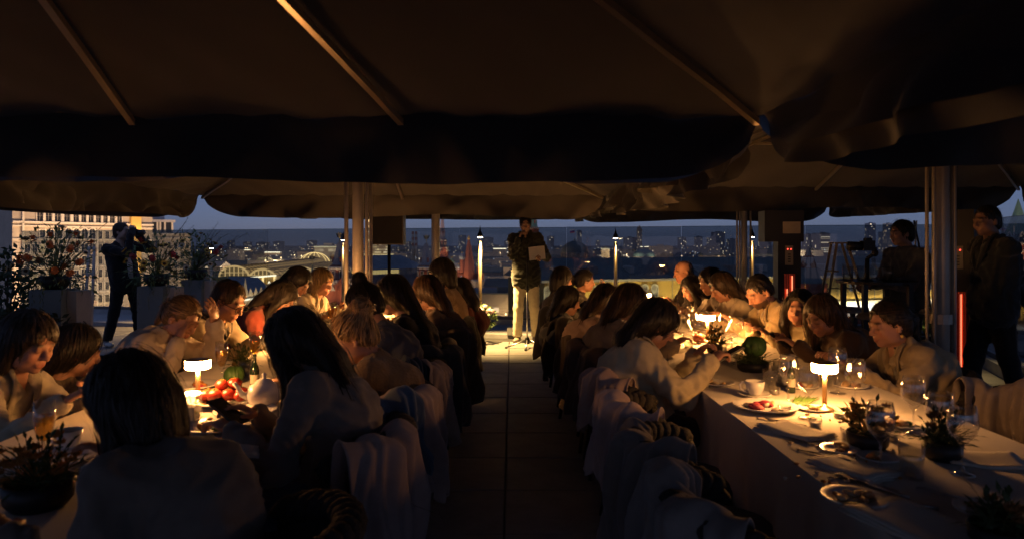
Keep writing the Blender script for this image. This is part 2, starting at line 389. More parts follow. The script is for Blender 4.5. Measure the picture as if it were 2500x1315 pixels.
# --- shopping arcade: three glazed barrel vaults, lit from inside
M_vault = emat('lit_glazing', (1.0, .56, .20), .8)
M_rib = mat('vault_rib', (.22, .17, .11), .6)
def vault(a, b, r, label):
    d = b-a; L = d.length; rz = math.atan2(d.y, d.x); t = thing('glazed_arcade', label, 'building', a, rz)
    g = MB(); n = 10
    g.grid(lambda u, v: (u*L, -r*math.cos(PI*v), r*.75*math.sin(PI*v)), 1, n); g.build('glazing', M_vault, t)
    ns = max(10, int(L/3.2))
    for i in range(ns+1):
        MB().tube([(L*i/ns, -r*1.01*math.cos(PI*k/8), r*.765*math.sin(PI*k/8)) for k in range(9)], .16, 4).build('rib', M_rib, t)
    for k in range(1, 8):
        c = PI*k/8; MB().tube([(0, -r*1.012*math.cos(c), r*.767*math.sin(c)), (L, -r*1.012*math.cos(c), r*.767*math.sin(c))], .10, 4).build('purlin', M_rib, t)
    e = MB(); e.add([(-.05, -r*math.cos(PI*k/12), r*.75*math.sin(PI*k/12)) for k in range(13)], [tuple(range(13))]); e.build('end_glazing', emat('lit_glazing_end', (1, .6, .22), .38), t)
    fr = MB(); fr.tube([(-.2, -r*1.0*math.cos(PI*k/12), r*.76*math.sin(PI*k/12)) for k in range(13)], .25, 5)
    for k in (-.6, -.3, 0, .3, .6): fr.b2(-.3, -.1, r*k-.1, r*k+.1, 0, r*.75*math.sqrt(1-k*k))
    fr.b2(-.3, -.1, -r, r, r*.3, r*.3+.15); fr.build('end_frame', emat('arch_lights', (1, .6, .22), 1.8), t)
    MB().b2(0, L, -r*1.05, r*1.05, -20, -.02).build('wall', M_stone, t)
    return t
def low(px, py, D): return P(px, py, D)
vault(P(572, 676, 175), P(790, 646, 300), 3.6, 'glazed barrel vault of the arcade nearest the rear plinth')
vault(P(642, 682, 160), P(850, 652, 255), 3.1, 'glazed barrel vault of the arcade above the yellow gable')
vault(P(733, 684, 155), P(900, 660, 215), 3.9, 'glazed barrel vault of the arcade beside the green spires')
c = P(768, 646, 290); t = thing('arcade_dome', 'shallow ribbed glass dome strung with lights above the arcade', 'dome', c)
MB().lathe([(6.3*math.cos(PI*k/16), 5.0*math.sin(PI*k/16)) for k in range(9)], n=24).build('glazing', M_vault, t, True)
for i in range(14):
    an = 2*PI*i/14; MB().tube([(6.4*math.cos(an)*math.cos(PI*k/14), 6.4*math.sin(an)*math.cos(PI*k/14), 5.1*math.sin(PI*k/14)) for k in range(8)], .13, 4).build('rib', M_rope, t)
MB().cyl((0, 0, -20), (0, 0, 0), 7, 7, 20).build('drum', M_stone, t)
# yellow gable block with slate roof
a = P(612, 595, 128); b = P(668, 595, 136); a.z = b.z = 0
t, L = facade_thing('arcade_gable', 'yellow gable block outlined with strings of lights', a, b, 9, CAMZ-(676-HZ)*132/F, M_yel)
zt = CAMZ-(676-HZ)*132/F
for k in (0, .48, 1): MB().b2(L*k-.14, L*k+.14, -.3, -.02, zt-9, zt).build('light_strip', M_rope, t)
MB().b2(-.3, L+.3, -.4, -.02, zt, zt+.25).build('light_strip', M_ropew, t)
winrow(t, [L*.25, L*.73], zt-3.6, .8, 1.9, True); winrow(t, [L*.25, L*.73], zt-7, .8, 1.9, True)
for k in (.25, .73):
    g = MB(); g.tube([(L*k-.9, -.3, zt-1.9), (L*k, -.3, zt-.9), (L*k+.9, -.3, zt-1.9)], .1, 4); g.build('light_gable', M_ropew, t)
uplight(t, L*.5, zt-9, 3200, 90)
a = P(668, 595, 132); b = P(735, 595, 150); a.z = b.z = 0
t, L = facade_thing('arcade_side_wing', 'low yellow wing with white outlined windows beside the gable', a, b, 9, CAMZ-(690-HZ)*136/F, M_yel)
zt = CAMZ-(690-HZ)*136/F; MB().b2(-.1, L+.2, -.4, -.02, zt, zt+.2).build('light_strip', M_ropew, t)
winrow(t, [L*k for k in (.1, .26, .42, .58, .74)], zt-4, .8, 1.9, True, .3); uplight(t, L*.35, zt-8, 3000, 100)
# slate hipped roof and lit parapet in front
t = thing('hipped_roof_house', 'house with grey slate hipped roof and a row of lit gablets', 'building', P(600, 735, 112))
o = Vector(t.location)
def rel(px, py, D): return P(px, py, D)-o
r = MB(); A_, B_, C_, D_ = rel(540, 716, 118), rel(660, 712, 112), rel(630, 676, 124), rel(560, 674, 130); E_ = rel(520, 716, 140)
r.add([A_, B_, C_, D_, E_, rel(670, 712, 140)], [(0, 1, 2, 3), (0, 3, 4), (1, 5, 2), (4, 3, 2, 5)]); r.build('roof', M_grroof, t)
w_ = MB(); wa, wb = rel(470, 742, 112), rel(672, 716, 108); dd = wb-wa
w_.add([wa, wb, wb+Vector((0, 0, -30)), wa+Vector((0, 0, -30)), wa+Vector((0, 12, 0)), wb+Vector((0, 12, 0)), wb+Vector((0, 12, -30)), wa+Vector((0, 12, -30))], [(0, 3, 2, 1), (0, 1, 5, 4), (1, 2, 6, 5), (0, 4, 7, 3)]); w_.build('wall', M_stone, t)
for i in range(16):
    p = wa+dd*((i+.5)/16)+Vector((0, -.3, .1)); sz = .55 if i != 10 else .75
    MB().add([p+Vector((-sz*.7, 0, 0)), p+Vector((sz*.7, 0, 0)), p+Vector((sz*.5, 0, sz)), p+Vector((0, 0, sz*(2.4 if i != 10 else 4))), p+Vector((-sz*.5, 0, sz)), p+Vector((0, .5, sz))], [(0, 1, 2, 3, 4), (0, 4, 5), (1, 5, 2), (2, 5, 3), (3, 5, 4)]).build('gablet', M_trim, t)
MB().tube([wa+Vector((0, -.45, -.35)), wb+Vector((0, -.45, -.35))], .14, 5).build('light_strip', M_ropew, t)
for k in (.05, .2, .35, .5, .65, .8, .95):
    p = wa+dd*k; light('floodlight', 'SPOT', p+Vector((0, -3.2, -2.4)), 900, (1, .62, .26), t, spot_size=2.2, spot_blend=1, shadow_soft_size=.2, aim=(0, .9, .75))
for i in range(9):
    for z in (-3.4, -6.6):
        obj('window', (WM.setdefault('hw', windowmesh(.9, 1.7))), t, wa+dd*((i+.5)/9)+Vector((0, -.02, z)), rz=math.atan2(dd.y, dd.x))
# --- brick towers
def eagle(t, z, s):
    g = MB(); g.cyl((0, 0, z), (0, 0, z+s*.6), s*.06, s*.06, 5); g.ell((0, 0, z+s*1.0), (s*.16, s*.1, s*.4), 6, 5)
    for sg in (-1, 1):
        g.add([(0, 0, z+s*.8), (sg*s*.35, 0, z+s*.75), (sg*s*.62, 0, z+s*1.55), (sg*s*.3, 0, z+s*1.35), (sg*s*.12, .05*s, z+s*1.6), (0, .05*s, z+s*1.2)], [(0, 1, 2, 3), (0, 3, 4, 5), (3, 2, 1, 0), (5, 4, 3, 0)])
        g.ell((sg*s*.12, 0, z+s*1.55), (s*.09, s*.09, s*.12), 5, 4)
    g.build('eagle_finial', M_gold, t)
def brick_tower(px, D, ytop, ytent, yband, wpx, label, tentm, body=M_brick, lights=1, finial=True, n=8):
    k = D/F; zf = lambda y: CAMZ-(y-HZ)*k; R = wpx*k/2
    p = P(px, 595, D); p.z = 0; t = thing('brick_tower', label, 'tower', p)
    zt, zb, zk = zf(ytop), zf(ytent), zf(yband)
    MB().lathe([(R*.16, zt), (R*.62, zb+.04*(zt-zb))], n=n).build('tent_roof', tentm, t)
    MB().lathe([(.01, zt+.02), (R*.17, zt)], n=n).build('tent_cap', tentm, t)
    g = MB(); g.lathe([(R*.62, zb+.3), (R*.8, zb), (R*.8, zk+.6), (R*.95, zk+.5), (R*.95, zk)], n=n); g.build('drum', body, t)
    g = MB(); g.lathe([(R*.86, zb), (R*.9, zb-.25), (R*.86, zb-.5)], n=n); g.lathe([(R*1.02, zk+.5), (R*1.06, zk+.1), (R*1.0, zk-.2)], n=n); g.build('cornice', M_trim, t)
    MB().lathe([(R*.95, zk), (R*1.1, zk-.3), (R*1.1, zk-26)], n=n).build('shaft', body, t)
    for i in range(n):
        an = 2*PI*(i+.5)/n; cx, cy_ = math.cos(an), math.sin(an)
        o_ = obj('window', WM.setdefault(('tw', round(R, 1)), windowmesh(R*.22, (zb-zk)*.5, True)), t, (cx*R*.80*math.cos(PI/n), cy_*R*.80*math.cos(PI/n), zk+(zb-zk)*.25), rz=an+PI/2)
        g = MB(); w2 = R*.36; e = zk-.3
        for j in range(2):
            rr = R*(1.04+.03*j); c0 = Vector((cx*rr, cy_*rr, e-j*w2*1.3)); sd = Vector((-cy_, cx, 0))
            g.add([c0-sd*w2, c0+sd*w2, c0+sd*w2*.55+Vector((0, 0, w2*.9)), c0+Vector((0, 0, w2*1.7)), c0-sd*w2*.55+Vector((0, 0, w2*.9))], [(0, 1, 2, 3, 4)])
        g.build('kokoshnik', M_trim if i % 2 else body, t)
    # dormers on the tent
    for i in range(0, n, 2):
        an = 2*PI*(i+.5)/n; zz = zb+(zt-zb)*.28; rr = R*.5
        MB().box((math.cos(an)*rr, math.sin(an)*rr, zz), (R*.16, R*.16, R*.42), rz=an).build('dormer', M_brick, t)
    if finial: eagle(t, zt, R*.5)
    if lights:
        for sx in (-1, 1): light('floodlight', 'SPOT', (sx*R*1.8, -R*2.2, zk-5), 1800*lights*(R/2.2)**2, (1, .55, .25), t, spot_size=1.6, spot_blend=.9, shadow_soft_size=.2, aim=(-sx*.35, .45, 1))
    return t
M_tentw = mat('pale_tin_tent', (0.42, .38, .38), .55, var=.1, scale=.8)
brick_tower(829, 118, 592, 650, 688, 62, 'red brick corner tower with pale tent roof and gold double eagle', M_tentw, lights=3)
brick_tower(1041, 150, 594, 650, 690, 52, 'red brick corner tower with pale tent roof behind the far parasol mast', M_tentw, lights=1.4)
for px, lab in ((762, 'thin green copper spire with gold eagle beside the glass dome'), (812, 'thin green copper spire with gold eagle next to the brick corner tower')):
    p = P(px, 646, 122); t = thing('copper_spire', lab, 'spire', p)
    MB().lathe([(.02, .2), (.35, -2.5), (.75, -4.6), (.95, -7), (.95, -20)], n=8).build('roof', M_copper, t); eagle(t, .1, 1.0); light('floodlight', 'SPOT', (1.5, -4, -9), 900, (1, .8, .45), t, spot_size=1.2, spot_blend=.9, aim=(-.15, .45, 1))
t = brick_tower(1080, 300, 524, 585, 606, 26, 'tall red brick gate tower with slim pale spire', mat('white_tent', (.5, .42, .42), .6), lights=2, finial=False)
t = brick_tower(1302, 330, 505, 556, 600, 34, 'red brick gate tower with green tent roof rising behind the speaker', M_copper, lights=.6)
# --- grey roofed trading hall with lit frieze
a = P(890, 595, 170); b = P(1035, 595, 188); a.z = b.z = 0
zt = CAMZ-(668-HZ)*178/F
t, L = facade_thing('trading_hall', 'long pale hall with grey tin roof and glowing arcaded frieze', a, b, 16, zt, mat('pale_hall_wall', (.4, .33, .31), .85, var=.1, scale=.4))
r = MB(); r.add([(0, -.6, zt+1.3), (L, -.6, zt+1.3), (L-1.5, 7, zt+4.6), (2, 7, zt+4.6), (0, 16, zt+1.3), (L, 16, zt+1.3)], [(0, 1, 2, 3), (3, 2, 5, 4), (0, 3, 4), (1, 5, 2)]); r.build('roof', M_grroof, t)
for i in range(22): MB().b2(L*(i+.15)/22, L*(i+.85)/22, -.25, -.02, zt+.1, zt+1.1).build('frieze_arch', emat('frieze_glow', (1, .66, .22), 1.3) if i < 12 else M_trim, t)
MB().b2(-.2, L+.2, -.7, 0, zt+1.12, zt+1.3).build('gutter', M_trim, t)
MB().b2(L*.02, L*.98, -.3, -.02, zt-.2, zt+.05).build('cornice', M_trim, t)
# --- domed cathedral
p = P(1128, 595, 420); p.z = 0; k = 420/F; zf = lambda y: CAMZ-(y-HZ)*k
t = thing('domed_cathedral', 'many domed brick cathedral with striped onion domes and tent tower', 'church', p)
def onion(cx, r, ytop, ybot, m, ymid=None):
    z0, z1 = zf(ybot), zf(ytop); h = (z1-z0)
    MB().lathe([(r*.62, -.1*h), (r*.75, 0), (r*1.0, h*.22), (r*.92, h*.42), (r*.5, h*.62), (r*.16, h*.8), (r*.05, h*1.0)], (cx*k, 0, z0), 14).build('dome', m, t, True)
    MB().lathe([(r*.66, 0), (r*.66, z0+16-.1*h)], (cx*k, 0, -16), 10).build('drum', M_brick, t)
    MB().ell((cx*k, 0, z1), (.35, .35, .5), 6, 5).build('cross', M_gold, t)
M_stripe = mat('striped_dome', (.32, .36, .45), .5, var=.5, scale=1.2, stretch=(3, 3, .2)); M_dome2 = mat('green_dome', (.18, .30, .26), .5, var=.4, scale=1.5); M_dome3 = mat('red_dome', (.35, .16, .12), .5, var=.4, scale=1.5)
onion(0, 2.0, 616, 632, M_stripe); onion(-24, 1.6, 628, 642, M_dome2); onion(-34, 1.3, 640, 652, M_dome3); onion(-8, 1.3, 644, 655, M_stripe); onion(40, 1.6, 632, 648, M_dome2)
MB().lathe([(.5, zf(585)), (1.4, zf(600)), (3.2, zf(640)), (3.6, zf(660)), (3.6, -20)], (16*k, 2, 0), 8).build('tent_tower', M_brick, t)
MB().lathe([(.05, 2.6), (.5, 1.6), (.9, .7), (.6, 0)], (16*k, 2, zf(585)), 8).build('dome', M_gold, t)
MB().b2(-42*k, 50*k, 2, 18, -34, zf(668)).build('wall', M_brick, t)
for x in (-20, 6, 30): light('floodlight', 'SPOT', (x*k, -7, zf(690)), 9000, (1, .58, .3), t, spot_size=1.8, spot_blend=1, shadow_soft_size=.3, aim=(0, .45, 1))
# --- domes and flag beyond the wall
def dome_building(px, D, ytop, ybase, wpx, label, m, lit=False, flag=False):
    k = D/F; p = P(px, 595, D); p.z = 0; t = thing('domed_palace', label, 'building', p); R = wpx*k/2
    zt, zb = CAMZ-(ytop-HZ)*k, CAMZ-(ybase-HZ)*k
    MB().lathe([(R*math.cos(PI*i/20)*.98+.02, zb+(zt-zb)*math.sin(PI*i/20)) for i in range(11)], n=28).build('dome', m, t, True)
    MB().lathe([(R*1.03, zb), (R*1.05, zb-.6), (R, zb-.7), (R, zb-12*k)], n=28).build('drum', M_stone, t)
    for i in range(20):
        an = 2*PI*i/20; MB().cyl((R*1.04*math.cos(an), R*1.04*math.sin(an), zb-.6), (R*1.04*math.cos(an), R*1.04*math.sin(an), zb-9*k), .18, n=5).build('column', M_trim, t)
    MB().b2(-R*1.9, R*1.9, -R*.4, R*2, -34, zb-12*k).build('wall', M_stone2, t)
    for i in range(14): obj('window', WM.setdefault('dw', windowmesh(1.0, 1.8)), t, (-R*1.8+i*R*3.6/13, -R*.4, zb-12*k-3.2))
    MB().lathe([(.02, 1.4), (.5, .8), (.6, -.3)], (0, 0, zt), 8).build('lantern', M_trim, t)
    if flag:
        MB().cyl((0, 0, zt), (0, 0, zt+5.5), .09, .06, 5).build('flagpole', M_trim, t)
        for j, c_ in enumerate(((.75, .75, .75), (.05, .1, .5), (.6, .04, .03))):
            MB().grid(lambda u, v: (-2.2*u, .2*math.sin(5*u), zt+5.4-.5*j-.5*v-.25*u), 6, 1).build('flag_stripe', mat('flag_%d' % j, c_, .8, var=0), t)
        light('floodlight', 'SPOT', (-1.5, -3, zt+.5), 260, (1, .75, .5), t, spot_size=1.2, spot_blend=.8, aim=(0.1, .4, 1))
    if lit:
        for sx in (-1, 1): light('floodlight', 'SPOT', (sx*R*1.2, -R*1.6, zb-3.5), 5000*lit, (1, .8, .5), t, spot_size=1.4, spot_blend=.9, aim=(-sx*.3, .5, 1))
dome_building(1403, 330, 588, 616, 66, 'palace with broad dark dome flying a striped flag', M_dkroof, .0, True)
dome_building(1571, 300, 608, 626, 56, 'low palace with pale green floodlit dome', mat('pale_green_dome', (.25, .36, .32), .6, var=.1), 1.2)
# --- long yellow arsenal with dark roof
a = P(1330, 595, 150); b = P(2330, 595, 186); a.z = b.z = 0
d = (b-a).normalized(); Lh = (b-a).length
eL, eR = CAMZ-(692-HZ)*150/F, CAMZ-(670-HZ)*186/F
zt = CAMZ-(681-HZ)*165/F
t, L = facade_thing('long_arsenal', 'long yellow building with white cornice, paired arched windows and dark metal roof', a, b, 26, zt, M_yel)
r = MB(); rz_ = zt+5.0
r.add([(-1, -.9, zt+.5), (L+1, -.9, zt+.5), (L+1, 12, rz_), (-1, 12, rz_), (L+1, 27, zt+.5), (-1, 27, zt+.5)], [(0, 1, 2, 3), (3, 2, 4, 5), (0, 3, 5), (1, 4, 2)]); r.build('roof', M_dkroof, t)
MB().b2(-1, L+1, -1.0, .03, zt, zt+.55).build('cornice', M_trim, t)
MB().b2(-.5, L+.5, -.45, .02, zt-6.2, zt-5.9).build('moulding', M_trim, t)
MB().b2(-.5, L+.5, -.3, .02, zt-11, zt-6.2).build('white_base', mat('white_base_render', (.75, .72, .66), .85, var=.05), t)
def ax(px):
    k_ = (px-CX)/F; return (k_*a.y-a.x)/(d.x-k_*d.y)
x = ax(1448)
aw = windowmesh(1.45, 2.6, True); aw.materials[0] = mat('pale_blind', (.42, .40, .36), .5)
pxs = []; xx = ax(1350); step = ax(1609)-ax(1585); per = (ax(1812)-ax(1598))/2
while xx < L:
    for q_ in (-.5, .5): obj('window', aw, t, (xx+q_*step, -.02, zt-3.5))
    MB().b2(xx+per/2-.06, xx+per/2+.06, -.1, -.01, zt-5.9, zt-.05).build('downpipe', M_frame, t)
    xx += per
for i in range(13):
    xx = 4+i*(L-8)/12; zz = zt+2.1
    g = MB(); g.b2(xx-.55, xx+.55, 2.2, 6, zz-.4, zz+.75); g.cyl((xx, 2.15, zz+.7), (xx, 6, zz+.7), .55, n=10); g.build('dormer', M_stone2 if i % 2 else M_trim, t)
for i in range(26): light('floodlight', 'SPOT', (2+i*(L-4)/25, -3.0, zt-9.5), 17000, (1, .70, .26), t, spot_size=2.0, spot_blend=1, shadow_soft_size=.3, aim=(0, .55, 1))
MB().b2(L*.60, L*.99, -2.6, -2.2, zt-8.2, zt-6.6).build('light_trough', emat('trough_glow', (1, .85, .6), 8), t)
MB().b2(L*.0, L*.5, -2.6, -2.2, zt-9.2, zt-8.6).build('light_trough', MATS['trough_glow'], t)
# crenellated brick wall in front of it
t = thing('fortress_wall', 'red brick fortress wall below the long yellow building', 'wall', (a.x-45, a.y-18, 0), math.atan2(d.y, d.x))
MB().b2(0, L+60, 0, 3, ST, zt-11.5).build('wall', M_brick, t)
mm = MB().b2(-.9, .9, -.3, .3, 0, 2).mesh('merlon', M_brick)
for i in range(70): obj('merlon', mm, t, (1+i*2.7, .5, zt-11.5))
# --- corner tower
t = brick_tower(1974, 118, 600, 628, 640, 34, 'squat brick wall tower with dark pyramid roof before the yellow building', M_dkroof, lights=.12, finial=False, n=8)
p = P(1974, 595, 118); k = 118/F; zf = lambda y: CAMZ-(y-HZ)*k
MB().lathe([(1.25, zf(652)), (2.3, zf(686)), (2.4, zf(700))], n=8).build('skirt_roof', M_dkroof, t)
MB().lathe([(2.9, zf(700)), (3.0, zf(690)), (3.2, -25)], n=10).build('lower_shaft', M_brick, t)
# --- far right gate tower with green spire
D = 105; k = D/F; p = P(2486, 595, D); p.z = 0; zf = lambda y: CAMZ-(y-HZ)*k
t = thing('gate_tower', 'brick gate tower with white gothic tracery and tall green spire', 'tower', p)
MB().lathe([(.05, zf(486)), (.5, zf(512)), (1.75, zf(572))], n=8).build('spire', M_copper, t)
MB().lathe([(1.9, zf(572)), (2.1, zf(592)), (2.2, zf(592))], n=8).build('belfry', M_win, t)
MB().lathe([(2.3, zf(592)), (2.5, zf(594)), (2.9, zf(645)), (3.3, zf(646)), (3.3, zf(800))], n=8).build('shaft', M_brick, t)
for i in range(8):
    an = 2*PI*(i+.5)/8; c0 = Vector((math.cos(an), math.sin(an), 0)); sd = Vector((-c0.y, c0.x, 0))
    for (rr, yb, yt, w_) in ((2.05, 592, 566, .62), (2.85, 645, 610, .95), (3.3, 690, 652, 1.1)):
        g = MB(); pts = []
        for q_ in range(9):
            u = -1+q_/4; pts.append(c0*rr+sd*(w_*u)+Vector((0, 0, zf(yb)+(zf(yt)-zf(yb))*(1-abs(u)**1.4))))
        g.tube(pts, .11, 4); g.build('tracery_arch', M_trim, t)
        MB().cyl(c0*rr+sd*w_+Vector((0, 0, zf(yb))), c0*rr*.97+sd*w_+Vector((0, 0, zf(yt)+.9)), .16, .04, 5).build('pinnacle', M_trim, t)
for yy in (594, 646, 650): MB().lathe([(3.0 if yy < 600 else 3.45, zf(yy)+.15), (3.1 if yy < 600 else 3.55, zf(yy)-.1), (2.6, zf(yy)-.2)], n=8).build('cornice', M_trim, t)
for sx in (-1, 1): light('floodlight', 'SPOT', (sx*4, -5.5, zf(705)), 9000, (1, .55, .25), t, spot_size=1.6, spot_blend=1, shadow_soft_size=.2, aim=(-sx*.3, .5, 1))
# --- far skyline blocks
def winmat(name, base, frac, lit=(1, .72, .4), es=1.2, cell=(2.6, 2.6, 3.2)):
    m = bpy.data.materials.new(name); m.use_nodes = True; t_ = m.node_tree; b_ = t_.nodes['Principled BSDF']; Lk = t_.links.new
    b_.inputs['Base Color'].default_value = (*base, 1); b_.inputs['Roughness'].default_value = .8
    tc = t_.nodes.new('ShaderNodeTexCoord'); oi = t_.nodes.new('ShaderNodeObjectInfo')
    dv = t_.nodes.new('ShaderNodeVectorMath'); dv.operation = 'DIVIDE'; dv.inputs[1].default_value = cell; Lk(tc.outputs['Object'], dv.inputs[0])
    ad = t_.nodes.new('ShaderNodeVectorMath'); ad.operation = 'ADD'; Lk(dv.outputs[0], ad.inputs[0])
    sc_ = t_.nodes.new('ShaderNodeVectorMath'); sc_.operation = 'SCALE'; sc_.inputs[0].default_value = (91, 37, 53); Lk(oi.outputs['Random'], sc_.inputs['Scale']); Lk(sc_.outputs[0], ad.inputs[1])
    fl = t_.nodes.new('ShaderNodeVectorMath'); fl.operation = 'FLOOR'; Lk(ad.outputs[0], fl.inputs[0])
    wn = t_.nodes.new('ShaderNodeTexWhiteNoise'); wn.noise_dimensions = '3D'; Lk(fl.outputs[0], wn.inputs['Vector'])
    lt = t_.nodes.new('ShaderNodeMath'); lt.operation = 'LESS_THAN'; lt.inputs[1].default_value = frac; Lk(wn.outputs['Value'], lt.inputs[0])
    fr = t_.nodes.new('ShaderNodeVectorMath'); fr.operation = 'FRACTION'; Lk(ad.outputs[0], fr.inputs[0])
    sp = t_.nodes.new('ShaderNodeSeparateXYZ'); Lk(fr.outputs[0], sp.inputs[0])
    mk = t_.nodes.new('ShaderNodeMath'); mk.operation = 'GREATER_THAN'; mk.inputs[1].default_value = .4; Lk(sp.outputs['Z'], mk.inputs[0])
    geo = t_.nodes.new('ShaderNodeNewGeometry'); sn = t_.nodes.new('ShaderNodeSeparateXYZ'); Lk(geo.outputs['Normal'], sn.inputs[0])
    wl = t_.nodes.new('ShaderNodeMath'); wl.operation = 'LESS_THAN'; wl.inputs[1].default_value = .5; Lk(sn.outputs['Z'], wl.inputs[0])
    m1 = t_.nodes.new('ShaderNodeMath'); m1.operation = 'MULTIPLY'; Lk(lt.outputs[0], m1.inputs[0]); Lk(mk.outputs[0], m1.inputs[1])
    m2 = t_.nodes.new('ShaderNodeMath'); m2.operation = 'MULTIPLY'; Lk(m1.outputs[0], m2.inputs[0]); Lk(wl.outputs[0], m2.inputs[1])
    m3 = t_.nodes.new('ShaderNodeMath'); m3.operation = 'MULTIPLY'; m3.inputs[1].default_value = es; Lk(m2.outputs[0], m3.inputs[0])
    m4 = t_.nodes.new('ShaderNodeMath'); m4.operation = 'MULTIPLY'; Lk(m3.outputs[0], m4.inputs[0]); Lk(wn.outputs['Value'], m4.inputs[1])
    m5 = t_.nodes.new('ShaderNodeMath'); m5.operation = 'DIVIDE'; m5.inputs[1].default_value = frac; Lk(m4.outputs[0], m5.inputs[0])
    cr = t_.nodes.new('ShaderNodeMix'); cr.data_type = 'RGBA'; cr.inputs[6].default_value = (*lit, 1); cr.inputs[7].default_value = (1, .78, .5, 1); Lk(wn.outputs['Color'], cr.inputs[0])
    b_.inputs['Emission Color'].default_value = (*lit, 1)
    Lk(cr.outputs[2], b_.inputs['Emission Color']); Lk(m5.outputs[0], b_.inputs['Emission Strength'])
    return m
WB = [winmat('far_block_a', (.48, .45, .43), .05, es=3), winmat('far_block_b', (.52, .45, .38), .10, (1, .55, .22), es=2.6), winmat('far_block_c', (.38, .38, .39), .04, (1, .72, .42), es=4), winmat('far_block_d', (.48, .40, .34), .02, (1, .6, .3), es=4)]
def block(px, D, ytop, wpx, dep, m, label, group=None, name='city_block', roof=True):
    k = D/F; p = P(px, 595, D); p.z = ST; w_ = wpx*k; zt = CAMZ-(ytop-HZ)*k-ST
    t = thing(name, label, 'building', p, random.uniform(-.25, .25), group)
    MB().b2(-w_/2, w_/2, 0, dep, 0, zt).build('wall', m, t)
    r = MB()
    if roof == 'gable':
        h = min(3.5, w_*.14); e = .4
        r.add([(-w_/2-e, -e, zt-.2), (w_/2+e, -e, zt-.2), (w_/2+e, dep/2, zt+h), (-w_/2-e, dep/2, zt+h), (w_/2+e, dep+e, zt-.2), (-w_/2-e, dep+e, zt-.2)], [(0, 1, 2, 3), (3, 2, 4, 5), (0, 3, 5), (1, 4, 2)])
    else:
        r.b2(-w_/2-.3, w_/2+.3, -.3, dep+.3, zt, zt+.5); r.b2(-w_*.2, w_*.1, dep*.2, dep*.6, zt+.5, zt+.5+2.2)
        r.b2(w_*.2, w_*.28, dep*.2, dep*.4, zt+.5, zt+1.8)
    r.build('roof', random.choice((M_grroof, M_dkroof)), t)
    return t
GB = 'distant low blocks of the old town'
for i in range(290):
    D = 270*(1.0+rng.random()**1.7*8.0); px = rng.uniform(470, 2500)
    gz = HZ+(CAMZ-ST)*F/D
    if D < 420 and not (600 < px < 760 or 1150 < px < 1290): continue
    if D < 520 and 1340 < px < 2330: continue
    hgt = rng.uniform(9, 20)+(D > 900)*rng.uniform(0, 12)
    block(px, D, gz-hgt*F/D, rng.uniform(14, 46)*F/D, rng.uniform(12, 24), random.choice(WB), 'distant low city block with scattered lit windows', GB, roof='gable' if rng.random() < .6 and D < 1000 else True)
GS = 'tall blocks on the skyline'
for px, D, yt, wp in ((1347, 1900, 578, 12), (1415, 2400, 563, 11), (1460, 2300, 588, 10), (1540, 2000, 580, 30), (1668, 2200, 580, 16), (1706, 2300, 578, 18), (1757, 2000, 567, 27), (1741, 1900, 580, 18), (1870, 2100, 574, 26), (1790, 2100, 584, 20),
                      (1975, 1700, 572, 18), (1997, 1500, 572, 30), (2165, 2200, 566, 18), (2420, 2500, 580, 14), (1130, 2400, 575, 16), (1192, 2500, 580, 26), (985, 2300, 590, 30), (600, 2600, 591, 14), (680, 2500, 590, 26), (760, 2400, 588, 22), (560, 2700, 588, 12), (640, 2700, 592, 30), (1240, 2400, 588, 18)):
    block(px, D, yt, wp, 25, WB[2] if rng.random() < .6 else WB[0], 'slab high-rise standing on the hazy skyline', GS, 'high_rise')
block(2130, 1900, 545, 16, 25, WB[2], 'slim dark glass skyscraper taller than all around it', None, 'skyscraper')
t = block(2172, 2000, 546, 14, 25, WB[1], 'slim skyscraper with glowing crown beside the dark one', None, 'skyscraper')
t = block(2016, 1500, 570, 22, 25, winmat('office_lit', (.2, .2, .2), .6, (1, .7, .4), 1.3, (60, 60, 4)), 'office block with bright stripes of lit floors', None, 'office_block')
# striped chimney pair
for px in (1008, 1016):
    p = P(px, 595, 1500); p.z = ST; t = thing('chimney', 'tall striped power station chimney', 'chimney', p, 0, 'striped chimneys on the skyline')
    h = CAMZ-(565-HZ)*1500/F-ST
    for i in range(6): MB().cyl((0, 0, h*(.4+.1*i)), (0, 0, h*(.4+.1*(i+1))), 3.2-.1*i, 3.1-.1*i, 10).build('band', mat('ch_red', (.3, .06, .05), .8) if i % 2 else mat('ch_white', (.45, .45, .45), .8), t)
    MB().cyl((0, 0, 0), (0, 0, h*.4), 3.6, 3.2, 10).build('shaft', M_stone, t)
# stepped skyscraper with lit storeys
D = 900; k = D/F; p = P(922, 595, D); p.z = 0; zf = lambda y: CAMZ-(y-HZ)*k
WS = winmat('lit_storeys', (.5, .4, .25), .75, (1, .66, .22), 1.8, (2.8, 2.8, 3.4))
t = thing('stepped_skyscraper', 'stepped stone skyscraper glowing yellow from top to bottom', 'building', p)
for (x0, x1, y0, y1, dp) in ((-22, 26, 640, 588, 22), (-26, -4, 600, 540, 18), (-22, -10, 540, 524, 14), (-32, 34, 640, 622, 26)):
    MB().b2(x0*k, x1*k, -dp/2, dp/2, zf(y0), zf(y1)).build('tier', WS, t)
    MB().b2(x0*k-.6, x1*k+.6, -dp/2-.6, dp/2+.6, zf(y1), zf(y1)+1).build('cornice', emat('cornice_glow', (1, .7, .3), 2.0), t)
MB().cyl((-16*k, 0, zf(524)), (-16*k, 0, zf(490)), 2.5, .2, 8).build('spire', M_stone, t)
